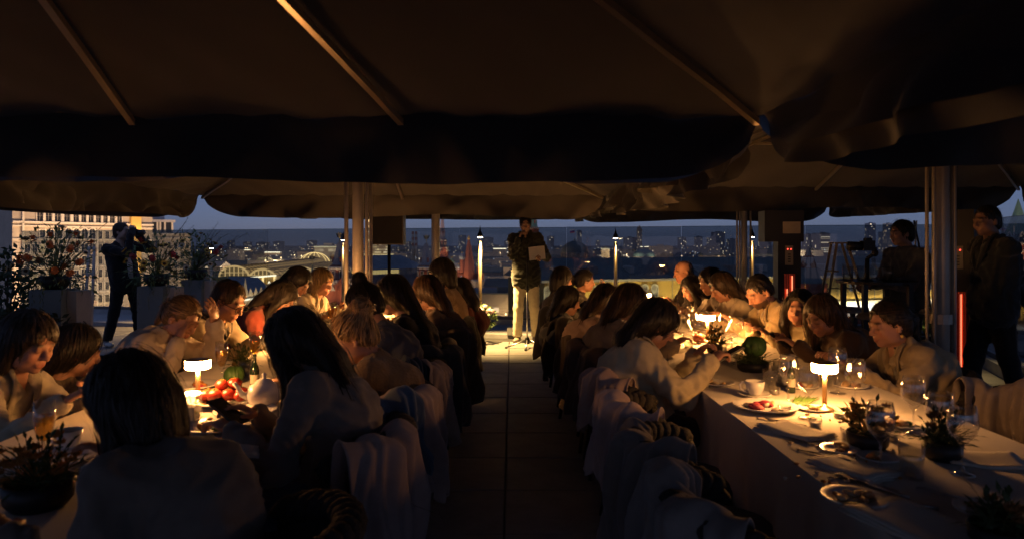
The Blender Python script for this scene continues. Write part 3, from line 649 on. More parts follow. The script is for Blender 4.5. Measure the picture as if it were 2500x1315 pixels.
# tower with white crown
D = 1500; k = D/F; p = P(1561, 595, D); p.z = 0; zf = lambda y: CAMZ-(y-HZ)*k
t = thing('crowned_tower', 'round skyscraper with bright white lit crown', 'building', p)
MB().cyl((0, 0, ST), (0, 0, zf(564)), 7*k, 6.4*k, 16).build('wall', WB[1], t); MB().cyl((0, 0, zf(564)), (0, 0, zf(557)), 5.6*k, 5.2*k, 16).build('crown', emat('crown_glow', (.8, .95, 1), 2.2), t)
MB().lathe([(.2, zf(550)), (5*k, zf(556)), (7.2*k, zf(563)), (7.2*k, zf(565))], n=16).build('crown_roof', M_stone, t)
# flat lit palace on the far bank
for px, D, yt, wp, lab in ((800, 620, 601, 66, 'long floodlit palace with glowing cornice on the far bank'), (1478, 900, 606, 20, 'small floodlit mansion among dark roofs'), (2090, 900, 630, 60, 'pale terrace of houses with lit ground floor')):
    t = block(px, D, yt, wp, 20, winmat('lit_palace_%d' % px, (.5, .45, .35), .5, (1, .75, .35), .9, (4, 4, 4)), lab, None, 'palace')
    k = D/F; w_ = wp*k; zt = CAMZ-(yt-HZ)*k-ST
    MB().b2(-w_/2-.5, w_/2+.5, -.9, -.35, zt-1, zt-.2).build('light_strip', emat('palace_strip', (1, .8, .45), 1.5), t)
for px, py, D, wp in ((665, 617, 700, 38), (604, 611, 900, 16), (1220, 608, 800, 32), (1580, 603, 1200, 34)):
    p = P(px, py, D); k = D/F; t = thing('lit_bridge', 'bridge deck with a row of warm lights across the river', 'bridge', p, 0, 'lit bridges in the old town')
    MB().b2(-wp*k/2, wp*k/2, 0, 6, -2, 0).build('deck', M_stone, t); MB().b2(-wp*k/2, wp*k/2, -.3, -.05, .1, 1.0).build('light_strip', M_ropew, t)
# street lamps too many to count
g = MB()
for i in range(900):
    D = 300*(1+rng.random()**1.5*7); px = rng.uniform(480, 2500); z = ST+rng.uniform(4, 13) if rng.random() < .6 else ST+rng.uniform(12, 30)
    r_ = D*.00035*rng.uniform(.6, 1.5); x = (px-CX)*D/F
    g.add([(x-r_, D, z), (x+r_, D, z), (x, D, z+r_), (x, D, z-r_), (x, D-r_, z), (x, D+r_, z)], [(0, 4, 2), (4, 1, 2), (1, 5, 2), (5, 0, 2), (4, 0, 3), (1, 4, 3), (5, 1, 3), (0, 5, 3)], int(rng.integers(0, 3)))
tag(g.build('street_lights', [emat('sodium', (1, .5, .16), 5), emat('warmled', (1, .72, .4), 6), emat('coldled', (.8, .9, 1), 4)]), 'scattered street and window lights across the far city', kind='stuff')
# lit square in front of the cathedral
M_sq = mat('square_cobbles', (.30, .25, .2), .85, var=.2, scale=.1)
g = MB(); c0 = P(1225, 595, 330); g.add([(c0.x-60, 190, ST+.05), (c0.x+60, 190, ST+.05), (c0.x+60, 520, ST+.05), (c0.x-60, 520, ST+.05)], [(0, 1, 2, 3)]); tag(g.build('square', M_sq), kind='structure')
for i, (px, D) in enumerate(((1190, 230), (1235, 270), (1165, 300), (1250, 330), (1205, 380), (1180, 430))):
    p = P(px, 595, D); p.z = ST; t = thing('street_lamp', 'tall street lamp with a warm globe on the square', 'lamp', p, 0, 'street lamps on the square')
    MB().cyl((0, 0, 0), (0, 0, 8), .12, .08, 6).build('post', M_blkmetal, t); MB().ell((0, 0, 8.3), (.35, .35, .4), 8, 6).build('globe', emat('globe_glow', (1, .6, .25), 12), t)
    light('bulb', 'POINT', (0, 0, 7.6), 9000, (1, .56, .2), t, shadow_soft_size=.4)
for i in range(16):  # mast lamps added among the blocks to warm the far facades
    D = 330+55*i; px = 560+((i*397) % 1500) if i % 3 else 620+((i*211) % 600); p = P(px, 595, D); p.z = ST
    t = thing('street_lamp', 'added mast lamp that warms the facades of the old town', 'lamp', p, 0, 'added mast lamps over the old town')
    MB().cyl((0, 0, 0), (0, 0, 22), .25, .15, 6).build('post', M_blkmetal, t); MB().ell((0, 0, 22.3), (.6, .6, .5), 8, 6).build('globe', MATS['globe_glow'], t)
    light('bulb', 'POINT', (0, -2, 21), 60000+120*D, (1, .60, .28), t, shadow_soft_size=.5)
# trees below the terrace
M_leafd = mat('dark_leaves', (.035, .06, .03), .7, var=.35, scale=3); M_bark = mat('bark', (.06, .045, .035), .9)
def tree(p, h, r, label, n=900):
    t = thing('street_tree', label, 'tree', p, random.uniform(0, 6), 'trees below the terrace')
    tk = MB(); tk.cyl((0, 0, 0), (0, 0, h*.6), .35, .16, 7)
    for i in range(6):
        an = i*1.1; tk.cyl((0, 0, h*(.35+.05*i)), (math.cos(an)*r*.6, math.sin(an)*r*.6, h*(.6+.05*i)), .12, .04, 5)
    tk.build('trunk', M_bark, t)
    c = MB()
    for i in range(n):
        v = Vector(rng.normal(size=3)).normalized()*(rng.random()**.4); lump = 1+.3*math.sin(5*v.x+3)*math.sin(4*v.y+h)*math.sin(6*v.z)
        q_ = Vector((v.x*r*lump, v.y*r*lump, h*.68+v.z*h*.34*lump)); dr_ = Vector(rng.normal(size=3))
        c.leaf(q_, dr_, rng.normal(size=3), r*.22, r*.13)
    c.build('crown', M_leafd, t)
for px, D, h, r in ((1150, 95, 24, 4.0), (1172, 110, 21, 4.2), (1190, 140, 16, 4), (1110, 120, 24, 4.5), (1265, 180, 12, 4)): 
    p = P(px, 595, D); p.z = ST; tree(p, h, r, 'leafy street tree standing below the terrace behind the flowering pot')
# ------------------------------------------------------------------ parasols
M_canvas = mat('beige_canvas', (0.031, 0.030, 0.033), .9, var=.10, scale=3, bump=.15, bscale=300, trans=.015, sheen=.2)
M_ribm = mat('parasol_rib_metal', (0.62, 0.55, 0.45), .28, .85, var=.1)
M_mast = mat('parasol_mast', (0.55, 0.50, 0.43), .45, .25, var=.1)
M_hub = mat('parasol_hub', (0.03, 0.03, 0.03), .5)
def parasol(cx, cy, label, ze=1.95, vh=.26, apex=2.78, tilt=0.0, half=2.13, ribs=None, seed=0, mast_r=.042, pipes=True, foldk=1.15):
    t = thing('parasol', label, 'parasol', (cx, cy, 0), 0, 'square canvas parasols over the terrace')
    rr = random.Random(seed); hw = half
    ph = [rr.uniform(0, 6.28) for _ in range(12)]
    def edge_z(x, y): return ze+tilt*x
    def cz(x, y):                                      # canopy height at local x,y
        m = max(abs(x), abs(y))/hw; h = 1-m
        ang = math.atan2(y, x); sag = -.055*math.sin(PI*min(1, max(0, m)))*abs(math.sin(2*ang))**.8
        return edge_z(x, y)*(1-h)+apex*h+sag+.008*math.sin(9*x+ph[0])*math.sin(7*y+ph[1])+.006*(1-2*abs(math.sin(11*(x-y)+ph[2]+2*math.sin(3*y))))*m**3+.004*math.sin(31*x+3*y)*m**4
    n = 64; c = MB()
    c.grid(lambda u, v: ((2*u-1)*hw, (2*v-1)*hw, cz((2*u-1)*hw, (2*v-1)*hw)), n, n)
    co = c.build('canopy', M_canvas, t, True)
    vb = MB()
    for sd in range(4):
        R = Matrix.Rotation(sd*PI/2, 3, 'Z')
        def vf(u, v, sd=sd, R=R):
            s = (2*u-1)*hw*1.0; e = hw-abs(s)
            hf = math.sqrt(max(0, 1-(1-min(1, e/.42))**2)) if e < .42 else 1.0
            hh = vh*hf*(1-.10*math.sin(PI*u*1.0+ph[2+sd])*math.sin(2.3*PI*u+ph[6+sd]))
            w1 = s+.12*math.sin(2.1*s+ph[3]); fold = foldk*(.040*math.sin(3.1*w1+ph[sd]+2*v)+.026*(1-2*abs(math.sin(4.6*w1+ph[4+sd]-1.6*v)))+.014*(1-2*abs(math.sin(9.5*w1+ph[8+sd]+2*v)))+.006*math.sin(23*w1))*v*hf
            p = R @ Vector((s, -hw+.004+fold-.03*v, 0))
            z0 = edge_z(p.x, p.y)+.012*(1-v)
            return (p.x, p.y, z0-hh*v+.012*math.sin(2*s+ph[sd])*v)
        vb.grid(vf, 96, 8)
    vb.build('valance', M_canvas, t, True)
    # hem cord
    ends = [(hw, hw), (-hw, hw), (hw, -hw), (-hw, -hw)]
    rib_ends = list(ends)+[(0, -hw), (hw, 0), (-hw, 0)]+([(x, hw) for x in ribs] if ribs else [(0, hw)])
    zhub = 2.06+(ze-1.95)
    for (x, y) in rib_ends:
        a = Vector((0, 0, apex-.06)); b = Vector((x*.985, y*.985, edge_z(x, y)-.03))
        pts = [a.lerp(b, k/10) for k in range(11)]
        pts = [Vector((p.x, p.y, min(p.z, cz(p.x, p.y)-.035))) for p in pts]
        rb = MB(); w2, h2 = .0115, .012
        d = (b-a).normalized(); sdv = Vector((-y, x, 0)).normalized()
        for i in range(10):
            p, q_ = pts[i], pts[i+1]; up = Vector((0, 0, 1))
            rb.add([p-sdv*w2-up*h2, p+sdv*w2-up*h2, p+sdv*w2+up*h2, p-sdv*w2+up*h2, q_-sdv*w2-up*h2, q_+sdv*w2-up*h2, q_+sdv*w2+up*h2, q_-sdv*w2+up*h2], [(0, 1, 5, 4), (1, 2, 6, 5), (2, 3, 7, 6), (3, 0, 4, 7)])
        r_ = rb.build('rib', M_ribm, t)
        m_ = a.lerp(b, .5); MB().cyl((x/hw*.08, y/hw*.08, zhub), (m_.x, m_.y, m_.z-.03), .011, n=6).build('strut', M_ribm, r_)
    mast = MB(); mast.cyl((0, 0, 0), (0, 0, apex), mast_r, n=14); mast.build('mast', M_mast, t, True)
    if pipes:
        for i, an in enumerate((.2, PI-.2, -PI/2-.9, -PI/2+.9)):
            x, y = math.cos(an)*.095, math.sin(an)*.07
            MB().cyl((x, y, .35), (x, y, zhub), .013, n=8).build('guide_tube', M_mast, t, True)
    g = MB(); g.cyl((0, 0, zhub-.05), (0, 0, zhub+.03), .10, .12, 12)
    for i in range(8):
        an = i*PI/4; g.box((math.cos(an)*.13, math.sin(an)*.13, zhub), (.06, .03, .05), rz=an)
    g.build('hub', M_hub, t); MB().lathe([(.0, .1), (.05, .08), (.1, -.02), (.1, -.07)], (0, 0, apex), 12).build('crown', M_hub, t)
    MB().cyl((0, 0, .86), (0, 0, .93), mast_r+.02, n=14).build('collar', M_mast, t)
    b = MB(); b.b2(-.35, .35, -.35, .35, 0.0, .07); b.cyl((0, 0, .07), (0, 0, .35), .075, .06, 12); b.build('base', M_hub, t)
    return t
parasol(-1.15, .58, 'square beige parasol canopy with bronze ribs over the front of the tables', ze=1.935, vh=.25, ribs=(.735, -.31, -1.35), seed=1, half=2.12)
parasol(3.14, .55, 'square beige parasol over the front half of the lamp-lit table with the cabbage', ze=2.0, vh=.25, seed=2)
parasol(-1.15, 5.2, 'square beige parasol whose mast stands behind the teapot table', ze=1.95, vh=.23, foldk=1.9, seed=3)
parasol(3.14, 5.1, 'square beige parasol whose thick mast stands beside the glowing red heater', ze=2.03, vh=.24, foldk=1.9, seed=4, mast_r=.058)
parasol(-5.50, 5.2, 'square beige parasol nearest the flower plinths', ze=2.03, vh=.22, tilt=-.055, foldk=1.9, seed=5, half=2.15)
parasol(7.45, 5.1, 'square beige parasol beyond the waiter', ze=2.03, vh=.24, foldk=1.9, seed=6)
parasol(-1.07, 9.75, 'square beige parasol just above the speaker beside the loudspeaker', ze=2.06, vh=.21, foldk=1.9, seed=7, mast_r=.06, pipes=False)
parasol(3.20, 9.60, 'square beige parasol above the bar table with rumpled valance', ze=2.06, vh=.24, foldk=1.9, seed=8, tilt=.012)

# ------------------------------------------------------------------ people: signed-distance bodies turned into meshes
class Field:
    def __init__(s, lo, hi, h):
        s.lo = np.array(lo, float); s.h = h; s.n = np.maximum(4, np.ceil((np.array(hi)-s.lo)/h).astype(int)+1)
        s.f = np.full(s.n, 0.5, np.float32)
    def _sl(s, lo, hi):
        a = np.clip(np.floor((lo-s.lo)/s.h).astype(int), 0, s.n-1); b = np.clip(np.ceil((hi-s.lo)/s.h).astype(int)+1, 0, s.n)
        if np.any(b <= a): return None, None
        ax = [(s.lo[i]+s.h*np.arange(a[i], b[i])).astype(np.float32) for i in range(3)]
        return tuple(slice(a[i], b[i]) for i in range(3)), np.meshgrid(*ax, indexing='ij', sparse=True)
    def _op(s, sl, d, k, sub):
        o = s.f[sl]
        if sub:
            d = -d
            if k > 0: h = np.maximum(k-np.abs(o-d), 0)/k; s.f[sl] = np.maximum(o, d)+h*h*k*.25
            else: s.f[sl] = np.maximum(o, d)
        elif k > 0: h = np.maximum(k-np.abs(o-d), 0)/k; s.f[sl] = np.minimum(o, d)-h*h*k*.25
        else: s.f[sl] = np.minimum(o, d)
    def cap(s, a, b, ra, rb=None, k=.02, sub=False):
        rb = ra if rb is None else rb; a = np.array(a, float); b = np.array(b, float); m = max(ra, rb)+k+3*s.h
        sl, g = s._sl(np.minimum(a, b)-m, np.maximum(a, b)+m)
        if sl is None: return
        ab = b-a; L2 = max(1e-9, float(ab@ab))
        t = ((g[0]-a[0])*ab[0]+(g[1]-a[1])*ab[1]+(g[2]-a[2])*ab[2])/L2; t = np.clip(t, 0, 1)
        d = np.sqrt((g[0]-a[0]-t*ab[0])**2+(g[1]-a[1]-t*ab[1])**2+(g[2]-a[2]-t*ab[2])**2)-(ra+(rb-ra)*t)
        s._op(sl, d.astype(np.float32), k, sub)
    def ell(s, c, r, R=None, k=.02, sub=False):
        c = np.array(c, float); r = np.array(r, float); m = float(r.max())+k+3*s.h
        sl, g = s._sl(c-m, c+m)
        if sl is None: return
        x, y, z = g[0]-c[0], g[1]-c[1], g[2]-c[2]
        if R is not None:
            R = np.array(R, float)           # columns are the ellipsoid's axes in the world
            x, y, z = (x*R[0, i]+y*R[1, i]+z*R[2, i] for i in range(3))
        k0 = np.sqrt((x/r[0])**2+(y/r[1])**2+(z/r[2])**2); k1 = np.sqrt((x/r[0]**2)**2+(y/r[1]**2)**2+(z/r[2]**2)**2)
        s._op(sl, (k0*(k0-1)/np.maximum(k1, 1e-6)).astype(np.float32), k, sub)
    def plane(s, p, n, k=.01):                  # keep the side the normal points away from
        g = np.meshgrid(*[(s.lo[i]+s.h*np.arange(s.n[i])).astype(np.float32) for i in range(3)], indexing='ij', sparse=True)
        d = -((g[0]-p[0])*n[0]+(g[1]-p[1])*n[1]+(g[2]-p[2])*n[2]); s._op(tuple(slice(0, q) for q in s.n), d.astype(np.float32), k, True)
    def sample(s, p):
        q = (p-s.lo)/s.h; q = np.clip(q, 0, s.n-1.001); i = q.astype(int); f = q-i; o = 0
        for dx in (0, 1):
            for dy in (0, 1):
                for dz in (0, 1):
                    wt = (f[:, 0] if dx else 1-f[:, 0])*(f[:, 1] if dy else 1-f[:, 1])*(f[:, 2] if dz else 1-f[:, 2])
                    o = o+wt*s.f[i[:, 0]+dx, i[:, 1]+dy, i[:, 2]+dz]
        return o
    def grad(s, p):
        e = s.h; g = np.stack([s.sample(p+np.eye(3)[i]*e)-s.sample(p-np.eye(3)[i]*e) for i in range(3)], 1)
        return g/np.maximum(1e-9, np.linalg.norm(g, axis=1, keepdims=True))
    def mesh(s):
        f = s.f; f[0] = f[-1] = .5; f[:, 0] = f[:, -1] = .5; f[:, :, 0] = f[:, :, -1] = .5
        ins = f < 0; n = s.n-1
        cnt = np.zeros(n, np.int8)
        for dx in (0, 1):
            for dy in (0, 1):
                for dz in (0, 1): cnt += ins[dx:dx+n[0], dy:dy+n[1], dz:dz+n[2]]
        act = (cnt > 0) & (cnt < 8); idx = np.argwhere(act)
        if len(idx) == 0: return np.zeros((0, 3)), np.zeros((0, 4), int)
        vid = np.full(n, -1, np.int64); vid[act] = np.arange(len(idx))
        acc = np.zeros((len(idx), 3)); c = np.zeros(len(idx))
        cor = [(x, y, z) for x in (0, 1) for y in (0, 1) for z in (0, 1)]
        val = {q: f[idx[:, 0]+q[0], idx[:, 1]+q[1], idx[:, 2]+q[2]] for q in cor}
        for q in cor:
            for ax in range(3):
                if q[ax] == 0:
                    r = list(q); r[ax] = 1; r = tuple(r); a, b = val[q], val[r]; m = (a < 0) != (b < 0)
                    t = np.where(m, a/np.where(m, a-b, 1), 0)
                    p = np.array(q, float)[None]+np.eye(3)[ax][None]*t[:, None]
                    acc += p*m[:, None]; c += m
        v = s.lo+(idx+acc/np.maximum(c, 1)[:, None])*s.h
        quads = []
        for ax in range(3):
            a = np.take(ins, range(0, s.n[ax]-1), ax); b = np.take(ins, range(1, s.n[ax]), ax)
            e = np.argwhere(a != b); e = e[np.all([(e[:, i] > 0) & (e[:, i] < n[i]) if i != ax else np.ones(len(e), bool) for i in range(3)], 0)]
            u, w_ = (ax+1) % 3, (ax+2) % 3; I = np.eye(3, dtype=int)
            q = np.stack([vid[tuple((e-du*I[u]-dw*I[w_]).T)] for du, dw in ((1, 1), (0, 1), (0, 0), (1, 0))], 1)
            fl = ~ins[tuple(e.T)]; q[fl] = q[fl][:, ::-1]; quads.append(q)
        return v, np.concatenate(quads)
def np_mesh(name, v, q, mats, colors=None, smooth=True, tri=None):
    me = bpy.data.meshes.new(name); nf = len(q)
    me.vertices.add(len(v)); me.vertices.foreach_set('co', np.asarray(v, np.float32).ravel())
    k = q.shape[1]; me.loops.add(nf*k); me.loops.foreach_set('vertex_index', q.astype(np.int32).ravel())
    me.polygons.add(nf); me.polygons.foreach_set('loop_start', np.arange(0, nf*k, k, dtype=np.int32))
    try: me.polygons.foreach_set('loop_total', np.full(nf, k, np.int32))
    except Exception: pass
    me.polygons.foreach_set('use_smooth', np.full(nf, smooth))
    for m in (mats if isinstance(mats, (list, tuple)) else [mats]): me.materials.append(m)
    if colors is not None:
        at = me.color_attributes.new('Col', 'FLOAT_COLOR', 'POINT'); at.data.foreach_set('color', np.asarray(colors, np.float32).ravel())
    me.update(calc_edges=True); me.validate(); return me
class Folds:
    def __init__(s, seed, scale=1.0, dirb=None):
        r = np.random.default_rng(seed); s.k = r.normal(size=(7, 3)); s.k /= np.linalg.norm(s.k, axis=1, keepdims=True)
        if dirb is not None: s.k = s.k-.6*(s.k@dirb)[:, None]*dirb
        mag = np.array([22, 28, 38, 46, 60, 85, 120.])/scale; s.k *= mag[:, None]
        s.a = np.array([.30, .26, .2, .16, .12, .08, .05]); s.p = r.uniform(0, 6.28, 7); s.q = r.normal(size=(7, 3))*14; s.r = r.uniform(0, 6.28, 7)
    def __call__(s, v):
        o = np.zeros(len(v))
        for i in range(7):
            w_ = np.sin(v@s.k[i]+s.p[i]+1.6*np.sin(v@s.q[i]+s.r[i])); o += s.a[i]*(1-2*np.abs(w_) if i < 4 else w_)
        return o
M_skin = mat('skin', (.5, .3, .22), .48, var=.05, scale=30, attr='Col', spec=.45, bump=.05, bscale=150)
HAIRM = {}
def hairmat(col):
    k = tuple(round(c, 3) for c in col)
    if k not in HAIRM: HAIRM[k] = mat('hair_%d' % len(HAIRM), col, .46, var=.35, scale=60, stretch=(1, 1, .12), attr='Col', bump=.45, bscale=140, spec=.35, sheen=.1)
    return HAIRM[k]
CLOTH = {}
def cloth(col, rough=.88, kind='weave'):
    k = (tuple(round(c, 3) for c in col), kind)
    if k not in CLOTH:
        CLOTH[k] = mat('cloth_%s_%d' % (kind, len(CLOTH)), col, rough, var=.10, scale=18, bump={'weave': .18, 'knit': .7, 'denim': .25}[kind], bscale={'weave': 420, 'knit': 95, 'denim': 300}[kind], sheen=.25, spec=.25)
    return CLOTH[k]
def V(*a): return np.array(a, float)
def unit(v): return v/max(1e-9, float(np.linalg.norm(v)))
def head_frame(yaw, pitch, roll):
    y, p = math.radians(yaw), math.radians(pitch)
    f = V(math.cos(y)*math.cos(p), math.sin(y)*math.cos(p), -math.sin(p)); r = unit(np.cross(f, V(0, 0, 1))); u = np.cross(r, f)
    if roll:
        a = math.radians(roll); r, u = r*math.cos(a)+u*math.sin(a), u*math.cos(a)-r*math.sin(a)
    return np.stack([r, f, u], 1)              # columns: right, forward, up
def ik(a, b, l1, l2, pole):
    d = b-a; L = float(np.linalg.norm(d)); L2 = min(L, (l1+l2)*.995); dn = unit(d); b = a+dn*L2
    x = (l1*l1-l2*l2+L2*L2)/(2*L2); h = math.sqrt(max(0, l1*l1-x*x)); pv = pole-dn*float(pole@dn)
    return a+dn*x+unit(pv)*h, b
PEOPLE = []
def person(label, head, hyaw, byaw, pelvis, hpitch=20, hroll=0, hands=None, sit=True, male=False, vox=None,
           hair='long', hcol=(.02, .014, .01), skin=(.50, .26, .17), top=(.3, .27, .22), topk='weave', pants=(.03, .03, .035), collar='crew',
           fit=.016, hlen=.42, curtain=0, curl=.6, feet=None, ts=1.0, group='guests seated at the long tables', shoe=(.05, .045, .04), palm=None, hside=0.0, beard=False, sleeve=1.0, vest=None, skirt=False, reach=False):
    seed = len(PEOPLE)+3; H = np.array(head, float); P0 = np.array(pelvis, float)
    dcam = float(np.linalg.norm(H-V(0, 0, CAMZ)))
    vb = vox or (.0085 if dcam < 4.4 else .0105 if dcam < 6.2 else .013); vt = vb*1.3; vl = vb*2.0
    bf = math.radians(byaw); Fw = V(math.cos(bf), math.sin(bf), 0); S = V(-math.sin(bf), math.cos(bf), 0); U = V(0, 0, 1)
    hs = (1.04 if male else .97)*ts; bs = (1.06 if male else .95)*ts
    Rh = head_frame(hyaw, hpitch, hroll)
    hp = lambda x, y, z: H+Rh@(V(x, y, z)*hs)
    N = hp(0, -.045, -.125)-U*.02
    sd = unit(N-P0); SC = N-sd*.055*bs
    if sit:
        mx = .50*bs; dd = SC-P0; L = np.linalg.norm(dd)
        if L > mx: P0 = P0+np.array([dd[0], dd[1], 0])*min(1, (L-mx)/max(.05, np.linalg.norm(dd[:2])));
        dd = SC-P0; L = np.linalg.norm(dd)
        if L > mx: P0 = SC-dd/L*mx
    dd = SC-P0; L = float(np.linalg.norm(dd)); bul = .035+max(0, .46*bs-L)*.35
    sdir = unit(dd); back = unit(-Fw+sdir*float(Fw@sdir))
    Mi = P0*.52+SC*.48+back*bul; Cc = Mi*.42+SC*.58+back*bul*.35-sdir*.02
    def fr(z):
        z = unit(z); f = unit(Fw-z*float(Fw@z)); return np.stack([np.cross(f, z), f, z], 1)
    R1, R2 = fr(Mi-P0), fr(SC-Mi)
    sw = (.185 if male else .158)*ts
    sh = [SC+R2[:, 0]*s_*sw-R2[:, 2]*.012 for s_ in (1, -1)]       # right, left
    if hands is None: hands = (None, None)
    wr, el = [], []
    for i, s_ in enumerate((1, -1)):
        tg = hands[i]
        if tg is None: tg = P0+Fw*(.52)-S*s_*-.0+R2[:, 0]*s_*.16; tg = np.array([tg[0], tg[1], .80 if sit else .85])
        tg = np.array(tg, float)
        if sit and not reach:
            hv_ = (tg-sh[i])*V(1, 1, 0); hl = np.linalg.norm(hv_); mxl = .34*bs
            if hl > mxl: tg = np.array([*(sh[i]+hv_/hl*mxl)[:2], tg[2]])
        pole = R2[:, 0]*s_*.55-U*1.0-Fw*.45
        e, w_ = ik(sh[i], np.array(tg, float), .285*bs, .25*bs, pole); el.append(e); wr.append(w_)
    # legs
    hip = [P0+R1[:, 0]*s_*.09*bs-U*.03 for s_ in (1, -1)]; kn, an = [], []
    for i, s_ in enumerate((1, -1)):
        if sit: k_ = hip[i]+Fw*.42*bs+R1[:, 0]*s_*.03; k_[2] = .50; a_ = k_+Fw*.03; a_[2] = .085
        else:
            fx = feet[i] if feet else P0+R1[:, 0]*s_*.11; a_ = np.array([fx[0], fx[1], .085]); k_ = (hip[i]+a_)/2+Fw*.025
        kn.append(k_); an.append(a_)
    base = V(P0[0], P0[1], 0)
    pts = np.array([H+U*.16, H-U*.16, H+V(.16, .16, 0), H-V(.16, .16, 0), P0]+sh+wr+el); lo = pts.min(0)-.20; hi = pts.max(0)+.20
    # ---- body (skin): head, neck, torso, arms, hands in one surface
    B = Field(lo, hi, vb)
    B.ell(P0, V(.145, .105, .11)*bs, R1, .05); B.ell(Mi, V(.125, .088, .16)*bs, R1, .07); B.ell(Cc, V(.148, .10, .14)*bs, R2, .07)
    B.cap(sh[0], sh[1], .045*bs, k=.05); B.cap(N+U*.01, SC, .05*bs, .055*bs, k=.04)
    B.cap(hp(0, -.03, -.05), N-sdir*.03, .050*hs, .054*bs, k=.02)
    for i, s_ in enumerate((1, -1)):
        B.cap(sh[i], el[i], .047*bs, .038*bs, k=.03); B.cap(el[i], wr[i], .037*bs, .024*bs, k=.012)
        fd = unit(wr[i]-el[i]); pn = np.array(palm[i] if palm and palm[i] is not None else -U, float); hd = unit(fd*.9-U*.12 if abs(fd[2]) < .8 else fd)
        pn = unit(pn-hd*float(pn@hd)); lat = np.cross(hd, pn)*(1 if i == 0 else -1)      # towards the thumb
        pc = wr[i]+hd*.05*bs
        B.ell(pc, V(.040, .050, .015)*bs, np.stack([lat, hd, pn], 1), .012)
        for j, (off, ln) in enumerate(((.030, .072), (.010, .080), (-.010, .075), (-.029, .06))):
            kn0 = pc+lat*off*bs*1.05+hd*.042*bs; c1 = curl*(.8+.1*j)
            d1 = unit(hd*math.cos(c1)+pn*math.sin(c1)+lat*off*2.2); m1 = kn0+d1*ln*.5*bs; d2 = unit(hd*math.cos(c1*2.0)+pn*math.sin(c1*2.0)+lat*off*1.5)
            m2 = m1+d2*ln*.32*bs; d3 = unit(hd*math.cos(c1*2.6)+pn*math.sin(c1*2.6))
            B.cap(kn0-hd*.01, m1, .0092*bs, .0085*bs, k=.005); B.cap(m1, m2, .0085*bs, .0078*bs, k=.003); B.cap(m2, m2+d3*ln*.25*bs, .0078*bs, .0065*bs, k=.003)
        t0 = pc+lat*.034*bs-hd*.022*bs; t1 = t0+unit(lat*.75+hd*.6+pn*.35)*.042*bs; B.cap(t0, t1, .013*bs, .0105*bs, k=.01); B.cap(t1, t1+unit(lat*.25+hd*.85+pn*.4)*.034*bs, .0105*bs, .0085*bs, k=.004)
    fem = 0 if male else 1
    B.ell(hp(0, -.018, .030), V(.074, .094, .084)*hs, Rh, .012); B.ell(hp(0, .028, -.034), V(.058-.003*fem, .058, .076)*hs, Rh, .03)
    B.ell(hp(0, .062, -.092), V(.024 if male else .019, .02, .018)*hs, Rh, .022)
    for s_ in (-1, 1):
        B.ell(hp(s_*.036, .060, -.028), V(.024, .022, .026)*hs, Rh, .02); B.ell(hp(s_*.048, .012, -.062), V(.016, .035, .026)*hs, Rh, .03)
    B.cap(hp(-.034, .080, .024), hp(.034, .080, .024), .011*hs, k=.012)
    for s_ in (-1, 1):
        B.ell(hp(s_*.031, .100, .004), V(.017, .012, .011)*hs, Rh, .014, True); B.ell(hp(s_*.031, .077, .004), V(.0135, .0135, .0105)*hs, Rh, .004)
        B.ell(hp(s_*.077, -.008, -.012), V(.008, .019, .031)*hs, Rh, .006); B.ell(hp(s_*.080, .002, -.008), V(.006, .009, .016)*hs, Rh, .006, True)
    B.cap(hp(0, .086, .012), hp(0, .108, -.026), .0075*hs, .0115*hs, k=.010); 
    for s_ in (-1, 1): B.ell(hp(s_*.0125, .096, -.030), V(.0085, .010, .008)*hs, Rh, .006)
    B.cap(hp(-.017, .083, -.056), hp(.017, .083, -.056), .0075*hs, k=.008); B.cap(hp(-.014, .082, -.069), hp(.014, .082, -.069), .0085*hs, k=.008)
    B.cap(hp(-.022, .092, -.0625), hp(.022, .092, -.0625), .0025*hs, k=.004, sub=True)
    v, q = B.mesh(); loc = (v-H)@Rh/hs
    g = lambda c, r: np.exp(-(((loc-np.array(c))/np.array(r))**2).sum(1))
    sk = np.array(skin); colr = np.tile(sk, (len(v), 1)).astype(float)
    def mixc(c, m): nonlocal colr; colr = colr*(1-m[:, None])+np.array(c)*m[:, None]
    mixc(sk*np.array([1.12, .72, .68]), .5*np.clip(g((.04, .07, -.03), (.022, .03, .022))+g((-.04, .07, -.03), (.022, .03, .022)), 0, 1))
    mixc((.34, .09, .075) if not male else sk*np.array([.85, .55, .5]), .75*np.clip(1.4*g((0, .092, -.0625), (.020, .03, .013)), 0, 1))
    for s_ in (-1, 1):
        mixc(np.array(hcol)*.7+.004, .9*np.clip(1.5*g((s_*.033, .09, .029), (.019, .03, .0055)), 0, 1)); mixc((.05, .025, .02), .8*np.clip(1.3*g((s_*.031, .09, -.003), (.016, .03, .0045)), 0, 1))
        mixc(sk*.55, .5*g((s_*.031, .09, .006), (.018, .03, .012)))
    if beard: mixc(np.array(hcol)+.006, .9*np.clip(2.2*(loc[:, 2] < -.045)*(loc[:, 2] > -.14)*(loc[:, 1] > .0)*np.clip((loc[:, 1]-.0)*30, 0, .45)+1.2*g((0, .09, -.05), (.03, .03, .008)), 0, 1)*(1-.7*g((0, .092, -.0625), (.014, .03, .008))))
    t = thing('person', label, 'person', base, 0, group)
    rgba = lambda c: np.concatenate([c, np.ones((len(c), 1))], 1)
    obj('body', np_mesh('body', v-base, q, M_skin, rgba(colr)), t)
    # ---- top garment
    lo2 = lo.copy(); T = Field(lo-.02, hi+.02, vt); i_ = fit
    T.ell(P0+sdir*.02, V(.155, .115, .12)*bs+i_, R1, .05); T.ell(Mi, V(.132, .098, .16)*bs+i_, R1, .08); T.ell(Cc, V(.152, .106, .14)*bs+i_, R2, .07)
